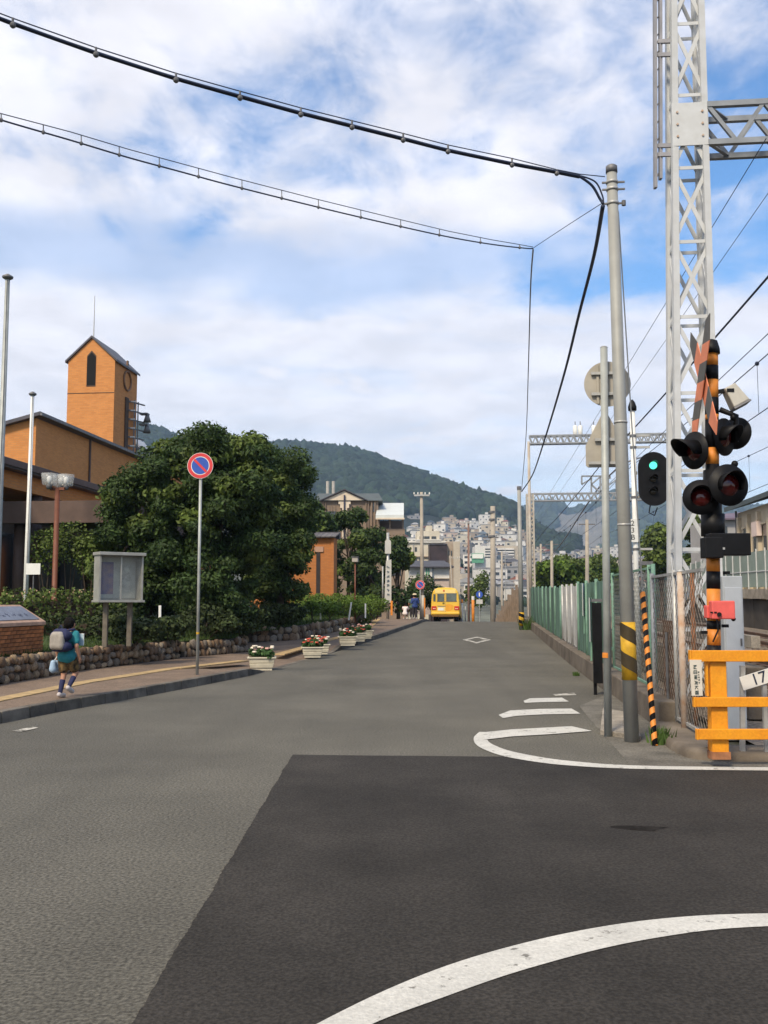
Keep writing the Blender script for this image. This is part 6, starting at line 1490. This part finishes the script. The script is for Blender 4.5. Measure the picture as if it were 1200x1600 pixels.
gantry(50, 827, 1041, 682, 694, .30, ('', 'pale lattice gantry mast right of the green signal', 'grey truss beam of the nearer track gantry, higher in the sky'), left=False)
MB_l = at(826, 690, 50); thp = thing('gantry_mast', 'thin pale gantry post beside the far street light pole', 'mast', V((MB_l.x, 50, 0)), GG); MB().tube([V((MB_l.x, 50, 0)), MB_l], [.10, .07], 10).build('shaft', lat2, thp, True)
gantry(58, 828, 1045, 772, 783, .42, ('lattice gantry mast standing in the green fence line', 'farther lattice gantry mast hidden behind the signals', 'lower grey truss beam of the farther track gantry'), right=False)
for px in (899, 907, 928): p = at(px, 682, 50); i_ = thing('insulator_post', 'pair of upright insulators on the nearer gantry, %s' % {899: 'left one', 907: 'middle one', 928: 'right one beside the triangular sign'}[px], 'insulator', p, 'insulators on the gantry'); MB().tube([p, p + UP * .1, p + UP * .55, p + UP * .6], [.05, .12, .12, .05], 10).build('body', white_m, i_, True); MB().cyl(p + UP * .6, p + UP * .8, .02).build('rod', steel_dark, i_)
fr = thing('braced_trestle', 'small braced frame standing on the lower gantry beam', 'frame', at(935, 772, 58)); FA = lambda a, b_: at(a, b_, 58)
for a, b_ in (((909, 744), (953, 744)), ((909, 744), (909, 757)), ((924, 745), (924, 772)), ((938, 745), (938, 772)), ((924, 757), (938, 745)), ((924, 757), (938, 770)), ((909, 757), (924, 748)), ((953, 744), (953, 748)), ((963, 770), (963, 750)), ((938, 768), (965, 748))): MB().beam(FA(*a), FA(*b_), .09).build('bar', beam_g, fr)
for i, (Y, px, yt, lab) in enumerate([(105, 862, 845, 'concrete line pole beyond the fence, left of the sign pole'), (82, 917, 812, 'concrete line pole with rungs just left of the sign pole'), (150, 784, 862, 'slender line pole among the distant roofs'), (140, 845, 850, 'thin line pole beside the lattice gantry mast')]):
    b0 = on(px, Y); r = thing('line_pole', lab, 'pole', b0, 'concrete line poles'); t_ = at(px, yt, Y); MB().tube([b0 - UP * .5, t_], [.2, .15], 10).build('shaft', cpm, r, True); MB().beam(t_ - UP * .4 - NR * .7, t_ - UP * .4 + NR * .7, .1).build('cross_arm', steel_dark, r)

# ---------------------------------------------------------------- line signal
Ysn = 17.6; wp = at(988, 640, Ysn); wb = V((wp.x, Ysn, 0)); ls = thing('signal_post', 'white line signal post with a dark cap behind the utility pole', 'post', wb)
MB().tube([wb, wp], [.052, .048], 14).build('shaft', white_m, ls, True); MB().tube([wp - UP * .02, wp + UP * .05, wp + UP * .14, wp + UP * .19], [.075, .08, .05, .01], 14).build('cap', black, ls, True)
for py in (681, 699, 777, 858): p = V((wp.x, Ysn, at(988, py, Ysn).z)); MB().tube([p - UP * .02, p + UP * .02], .062, 12).build('band', steel_dark, ls); MB().beam(p, p + NR * .30, .04).build('arm', steel, ls)
sg = thing('railway_signal', 'black oval railway signal showing a green light', 'signal', at(1022, 790, Ysn)); c = at(1022, 748, Ysn - .12); k2 = Ysn / 1500; hw, hh = 24.5 * k2, 42.5 * k2
q = [c + V((math.cos(a) * hw, 0, (hh - hw) + math.sin(a) * hw)) for a in [math.pi * i / 14 for i in range(15)]] + [c + V((math.cos(a) * hw, 0, -(hh - hw) + math.sin(a) * hw)) for a in [math.pi + math.pi * i / 14 for i in range(15)]]
bpn = MB().prism(q, V((0, .03, 0))).build('backplate', black, sg); MB().box(c + V((0, .14, 0)), (.28, .22, .7)).build('lamp_case', black, sg, bev=.02)
gmat = M('green_signal_light', (.05, .5, .35), .3, .02, 3, emit=(.10, .85, .55), estr=1.1)
for i, py in enumerate((727, 749, 768)):
    p = at(1021, py, Ysn - .15); n = 20; m_ = gmat if i == 0 else M('dark_lens_%d' % i, (.035, .03, .02), .2, .2, 4)
    MB().cyl(p + V((0, .05, 0)), p, .068 if i == 0 else .055, n=n).build('lens', m_, bpn, True)
    rows = [[p + V((math.cos(a), 0, math.sin(a))) * .075 + V((0, .02, 0)), p + V((math.cos(a), 0, math.sin(a))) * .08 + V((0, -.13 * max(0, math.sin(a)), 0))] for a in [R(0) + math.pi * j / 10 for j in range(11)]]
    MB().grid(rows).build('visor', black, bpn, True)
MB().tube([c + V((-.05, .1, -hh + .05)), c + V((-.08, .1, -hh - .12)), c + V((.02, .1, -hh - .17)), c + V((.08, .12, -hh - .02))], .012, 6).build('cable_tail', black, sg); MB().beam(c + V((-.28, .12, .12)), V((wp.x, Ysn, c.z + .12)), .06).build('bracket', steel_dark, sg)
pl = thing('post_number_plate', 'white plate reading 23B on the line signal post', 'sign', at(991, 829, Ysn - .07)); c = at(990.5, 829, Ysn - .08); MB().box(c, (.15, .012, .42)).build('board', white_m, pl)
for i, ch_ in enumerate('23B'): lettering(ch_, .135, M('plate_digit', (.05, .05, .05), .6, .1, 8) if i == 0 else MATS['plate_digit'], 'digit', pl, c + V((-.022, -.008, .13 - i * .128)), (1, 0, 0), (0, 0, 1), .002)
MB().beam(V((wp.x, Ysn, 2.3)), V((wp.x + .3, Ysn, 2.3)), .07).build('step_bracket', steel_dark, ls); MB().beam(V((wp.x + .3, Ysn, 2.3)), V((wp.x + .05, Ysn, 1.9)), .05).build('step_bracket', steel_dark, ls)
# ---------------------------------------------------------------- lineside fences
TF = 2.42
def fence_slats(label, s0, s1, pitch, w_, z0, z1, mat, postm, posts=2.0):
    r = thing('slat_fence', label, 'fence', rf(TF, s0), 'lineside fence sections'); n = int((s1 - s0) / pitch)
    for i in range(n):
        s = s0 + (i + .5) * pitch; p = rf(TF, s); o = link('slat', slat_meshes[mat.name], r); p.z += (z0 + z1) / 2 + rnd.uniform(-.02, .02); o.location = p; o.scale = (1, w_, z1 - z0); o.rotation_euler.z = math.atan2(D.y, D.x) - math.pi / 2 + rnd.uniform(-.06, .06)
    for k_ in (.2, .86): MB().beam(rf(TF + .04, s0, z0 + (z1 - z0) * k_), rf(TF + .04, s1, z0 + (z1 - z0) * k_), .04, .05).build('rail', postm, r)
    s = s0
    while s <= s1 + .01: MB().cyl(rf(TF - .02, s, .1), rf(TF - .02, s, z1 + .06), .035, n=8).build('post', postm, r, True); s += posts
    return r
slat_meshes = {m.name: MB().box((0, 0, 0), (.03, 1, 1)).mesh('slat', m) for m in (greenf, greenp, steel, rustm)}
fence_slats('green slatted lineside fence nearest the black panel', 19.0, 25.0, .16, .13, .36, 2.02, greenf, greenp)
fence_slats('grey-white picket section between two green fence sections', 25.2, 30.5, .30, .12, .38, 1.98, steel, steel, 1.6)
fence_slats('plain green fence section in front of the lattice gantry mast', 30.7, 40.0, .30, .28, .36, 1.95, greenf, greenp, 2.3)
fence_slats('farther green fence section running to the street light pole', 40.2, 51.0, .40, .36, .34, 1.95, greenf, greenf, 2.7)
# brownish posts and boards beyond the crest
brd = M('weathered_boards', (.095, .060, .042), .9, .25, 2, obj=.2); r = thing('board_fence', 'brown board fence dropping away beyond the crest on the right', 'fence', rf(TF, 56)); bme_ = MB().box((0, 0, 0), (.04, 1, 1)).mesh('board', brd)
for i in range(70):
    s = 54 + i * .62; p = rf(TF - .4 - .02 * max(0, s - 60), s); o = link('board', bme_, r); p.z += .7; o.location = p; o.scale = (1, .55, 1.4 + .15 * (i % 3)); o.rotation_euler.z = math.atan2(D.y, D.x) - math.pi / 2
for s in range(54, 98, 3): MB().beam(rf(TF - .5 - .02 * max(0, s - 60), s, -.3), rf(TF - .5 - .02 * max(0, s - 60), s, 1.95 + .25 * (s % 2)), .14).build('post', M('fence_post_tan', (.24, .18, .13), .85, .15, 3) if s == 54 else MATS['fence_post_tan'], r)
# chain link near the corner
wirem = M('chain_wire', (.15, .16, .14), .6, .2, 5, metal=.3); wire_b = M('chain_wire_brown', (.20, .165, .13), .7, .25, 4)
def chain(label, s0, s1, z0, z1, t, pm, wm, gap=.10, wr_=.0026, posts=None, toprail=True):
    r = thing('chain_link_fence', label, 'fence', rf(t, s0), 'chain link fence sections'); m = MB(); L_ = s1 - s0; Hh = z1 - z0; u = -Hh
    while u < L_:
        for fl in (0, 1):
            a0 = max(u, 0); a1 = min(u + Hh, L_)
            if a1 - a0 < .03: continue
            pa, pb2 = (a0, a0 - u), (a1, a1 - u)
            if fl: pa, pb2 = (a0, Hh - (a0 - u)), (a1, Hh - (a1 - u))
            m.beam(rf(t, s0 + pa[0], z0 + pa[1]), rf(t, s0 + pb2[0], z0 + pb2[1]), wr_ * 2, wr_ * 2)
        u += gap * 1.414
    o = m.build('wire_mesh', wm, r); o['kind'] = 'stuff'
    for s in posts or (s0, s1): MB().cyl(rf(t, s, 0), rf(t, s, z1 + .05), .03, n=10).build('post', pm, r, True)
    if toprail:
        for z_ in (z0, z1): MB().beam(rf(t, s0, z_), rf(t, s1, z_), .035).build('rail', pm, r)
    return r
chain('green chain link fence between the sign pole and the utility pole', 14.4, 18.9, .36, 2.1, TF + .05, greenp, wirem, posts=(14.4, 14.75, 16.6, 18.9))
chain('rusty grey chain link panel beside the leaning striped tube', 10.9, 14.1, .15, 1.95, TF - .02, steel, wire_b, .10, .0026, posts=(12.5, 14.1))
for px, y0, y1, m_, rr_, lab in ((1063, 893, 1150, rustm, .042, 'pale rusty gate post at the end of the chain link panel'), (1081, 895, 1146, rust, .028, 'thin rusty pipe beside the gate post')):
    b0 = gp(px + 7, y1); o = thing('gate_post', lab, 'post', b0, 'gate posts'); t_ = at(px, y0, b0.y); MB().tube([b0 - UP * .1, t_], rr_, 12).build('shaft', m_, o, True); MB().tube([t_, t_ + UP * .02], [rr_ * 1.15, rr_ * .8], 12).build('cap', steel, o)
dkb = thing('rusty_panel', 'rusty brown steel sheet leaning behind the chain link panel', 'panel', V((at(1050, 940, 12.6).x, 12.6, 0))); MB().obb(V((at(1050, 940, 12.7).x, 12.9, .75)), D * .35, NR * .01, UP * .6).build('sheet', M('rust_sheet', (.17, .085, .045), .85, .3, 4), dkb); MB().cyl(V((at(1040, 940, 12.7).x, 12.7, 0)), V((at(1040, 940, 12.7).x, 12.7, 1.2)), .02).build('stay', steel_dark, dkb)
# black panel and boards
bpb = gp(935, 1086); o = thing('black_panel', 'narrow black upright panel at the near end of the green fence', 'panel', bpb); Yk = bpb.y
MB().box(V((bpb.x, Yk, (at(935, 942, Yk).z) / 2 + .1)), (.155, .06, at(935, 942, Yk).z - .2)).build('sheet', black, o); MB().box(V((bpb.x - .04, Yk + .05, .3)), (.05, .05, .6)).build('leg', black, o); MB().box(V((bpb.x, Yk, at(935, 938, Yk).z)), (.18, .09, .05)).build('cap', steel_dark, o)
for px, y0, y1, Y, lab in ((923, 934, 1002, 19.6, 'grey-white weathered board fixed to the green fence by the black panel'), (912, 912, 962, 21.5, 'white plate hung high on the green slatted fence')):
    a, b_ = at(px, y1, Y), at(px, y0, Y); o = thing('fence_board', lab, 'board', a); MB().obb((a + b_) / 2, V((.055, 0, 0)) + D * .3, V((.008, 0, 0)), UP * (b_.z - a.z) / 2).build('sheet', lat, o); MB().cyl(a + V((.03, .1, -.4)), b_ + V((.03, .1, 0)), .02).build('stay', greenp, o)
# concrete trackside blocks seen through the chain link
tk = thing('track_wall', 'long concrete trackside wall seen through the chain link fence', 'wall', rf(3.6, 15))
for i in range(16): MB().rbox(rf(3.7, 15 + i * 2.6, .35), (.25, 2.58, .7)).build('wall_block', conc_dark, tk, bev=.01)
for i in range(16): MB().rbox(rf(3.7, 15 + i * 2.6, 1.05), (.12, 2.58, .16)).build('rail', conc, tk)
# tracks
railm = M('rail_steel', (.17, .10, .065), .5, .2, 3, metal=.5); slp = M('sleeper', (.17, .14, .11), .9, .2, 3, obj=.15); sme = MB().box((0, 0, 0), (2.4, .22, .14)).mesh('sleeper', slp)
for j, tc_ in enumerate((5.9, 9.7)):
    r = thing('railway_track', ('nearer railway track behind the lineside fence', 'farther railway track before the platform wall')[j], 'track', rf(tc_, 12), 'railway tracks')
    for s_ in (-.72, .72):
        pr_ = [(-.035, .16), (.035, .16), (.035, .12), (.01, .11), (.01, .04), (.06, .02), (.06, 0), (-.06, 0), (-.06, .02), (-.01, .04), (-.01, .11), (-.035, .12)]; rows = []
        for i in range(40): rows.append([rf(tc_ + s_ + x, -6 + i * 3, z + .06) for x, z in pr_ + pr_[:1]])
        MB().grid(rows).build('rail', railm, r)
    for i in range(70):
        s = 11.5 + i * .68; o = link('sleeper', sme, r); o.location = rf(tc_, s, .0); o.rotation_euler.z = math.atan2(NR.y, NR.x)
mb = MB(); mb.poly([V((3.9, 4.6, .05)), V((16, 3.4, .05)), V((16, 8.6, .05)), V((3.9, 9.35, .05))]); sheet('crossing_deck', mb, M('deck_asphalt', (.075, .07, .062), .85, .15, 1.5, bump=.4, bscale=60, fine=.3), kind='structure')
# platform wall, fence, station building
pw = thing('platform_wall', 'dark concrete platform wall across the tracks at the right edge', 'wall', rf(13, 30)); panm = M('frosted_panel', (.24, .30, .26), .5, .1, 1, obj=.08)
for i in range(15):
    s = 26 + i * 3; MB().rbox(rf(13.2, s, .65), (.3, 2.97, 1.5)).build('wall_block', M('platform_dark', (.065, .055, .045), .9, .3, 1) if i == 0 else MATS['platform_dark'], pw); MB().rbox(rf(13.1, s, 1.65), (.6, 2.99, .45)).build('coping', conc, pw)
fpn = thing('platform_fence', 'grey-green panel fence standing on the platform wall', 'fence', rf(13.3, 30, 1.9))
for i in range(30):
    s = 25.5 + i * 1.5; MB().rbox(rf(13.35, s, 2.85), (.04, 1.40, 1.75)).build('panel', panm, fpn); MB().cyl(rf(13.32, s + .75, 1.88), rf(13.32, s + .75, 3.85), .035, n=8).build('post', lat, fpn)
    MB().rbox(rf(13.33, s, 2.75), (.06, 1.45, .05)).build('rail', lat, fpn)
st = thing('station_building', 'cream station building with tall dark windows at the right edge', 'building', rf(14.2, 46, 1)); crm2 = M('station_cream', (.56, .48, .35), .85, .1, .8)
zE = at(1152, 800, 54).z - .35; s0 = 55.8
MB().rbox(rf(19.0, s0 - 12.5, (zE + 0) / 2), (9.4, 25, zE)).build('wall', crm2, st)
MB().prism([rf(13.7, s0 + .5, zE), rf(19, s0 + .5, zE + 1.6), rf(24.5, s0 + .5, zE), rf(24.5, s0 + .5, zE + .25), rf(19, s0 + .5, zE + 1.85), rf(13.7, s0 + .5, zE + .25)], D * -26).build('roof', M('station_roof', (.075, .10, .105), .6, .15, 1), st)
for i in range(8):
    s = s0 - 1.6 - i * 1.9; MB().rbox(rf(14.28, s, zE - 2.45), (.06, .62, 2.7)).build('window', glass, st); MB().rbox(rf(14.24, s, zE - 1.05), (.16, .8, .10)).build('window_head', crm2, st); MB().rbox(rf(14.2, s + .95, zE - 2.5), (.2, .30, 4.2)).build('pilaster', crm2, st)
MB().rbox(rf(14.1, s0 - 4.4, zE - 1.3), (.25, 1.0, .75)).build('wall_sign', M('sign_pale_pink', (.72, .58, .52), .6, .05, 2), st); MB().cyl(rf(14.2, s0 - .1, 1), rf(14.2, s0 - .1, zE), .06).build('downpipe', steel_dark, st)
hs = thing('purple_roof_house', 'low house with a dull purple roof left of the station building', 'house', V((at(1140, 900, 75).x, 75, 0)))
bb_('wall', 1120, 1158, 812, 930, 75, 6, wallm['grey'], hs); a, b_ = at(1116, 812, 74.5), at(1162, 812, 74.5); MB().prism([a, b_, at(1160, 803, 78), at(1125, 806, 78)], UP * .15).build('roof', M('roof_purple', (.15, .115, .15), .7, .15, 1), hs)
bb_('window', 1128, 1136, 822, 834, 75, .1, glass, hs, -.05)
# overhead wires along the line
def line_wire(t, z, r, label, s0=-4, s1=150, sagn=0.0):
    pts = [rf(t, s0 + (s1 - s0) * i / 40, z - sagn * math.sin(math.pi * ((s0 + (s1 - s0) * i / 40) % 40) / 40), False) for i in range(41)]
    r_ = thing('overhead_line', label, 'wire', pts[0], 'overhead line wires'); MB().tube(pts, r, 5).build('wire', cable, r_); return pts, r_
line_wire(5.0, 7.4, .022, 'thick overhead feeder wire passing behind the crossing lamps', sagn=.15)
pm1, rw1 = line_wire(5.9, 7.0, .012, 'messenger wire over the nearer track', sagn=.3); pc1, _ = line_wire(5.9, 5.6, .011, 'contact wire over the nearer track')
pm2, rw2 = line_wire(9.7, 7.0, .012, 'messenger wire over the farther track', sagn=.3); pc2, _ = line_wire(9.7, 5.6, .011, 'contact wire over the farther track')
for (rw, t_) in ((rw1, 5.9), (rw2, 9.7)):
    for i in range(16):
        s = 6 + i * 5; zz_ = 7.0 - .3 * math.sin(math.pi * (s % 40) / 40); MB().tube([rf(t_, s, 5.6, False), rf(t_, s, zz_, False)], .006, 5).build('dropper', cable, rw); MB().sph(rf(t_, s, zz_, False), .05, 6, 5).build('dropper_clamp', cable, rw)
line_wire(4.3, 8.55, .007, 'thin high line wire hanging from the heavy truss beam', 14.4); line_wire(4.9, 8.55, .006, 'second thin high line wire hanging from the heavy truss beam', 14.4); line_wire(4.6, 5.9, .008, 'thin lower line wire near the speaker')
a = at(950, 745, 58); b_ = at(840, 880, 150)
strand('far_cable', 'cable slanting down from the gantry frame into the town', [a + UP * 1.2 + NR * 3, a, (a + b_) / 2 - UP * 1.0, b_], .05, M('far_cable_grey', (.20, .20, .22), .6, .1, 3))
# shelter things by the track: small tan hut and white locker in the fence gap
ht = thing('trackside_hut', 'small tan trackside hut behind the picket section', 'hut', rf(4.6, 40)); MB().rbox(rf(5.0 - .4, 40, 1.0), (.9, 1.6, 2.0)).build('wall', wallm['tan'], ht); MB().rbox(rf(4.6, 40, 2.06), (1.1, 1.8, .1)).build('roof', rfm['pale grey'], ht); MB().rbox(rf(4.13, 39.6, .95), (.03, .6, 1.6)).build('door', rfm['brown'], ht)

# ---------------------------------------------------------------- haze
hz = MB().box((150, 1450, 145), (5200, 4300, 430)); o = hz.build('haze', None); o['kind'] = 'stuff'; o['label'] = 'thin pale air haze over the valley'
hm = bpy.data.materials.new('haze'); hm.use_nodes = True; t = hm.node_tree; t.nodes.clear(); oo = t.nodes.new('ShaderNodeOutputMaterial'); pv = t.nodes.new('ShaderNodeVolumePrincipled')
pv.inputs['Color'].default_value = (.45, .68, 1, 1); pv.inputs['Density'].default_value = .00022; pv.inputs['Anisotropy'].default_value = .2; t.links.new(pv.outputs[0], oo.inputs['Volume']); o.data.materials.append(hm); hm.cycles.homogeneous_volume = True if hasattr(hm.cycles, 'homogeneous_volume') else None
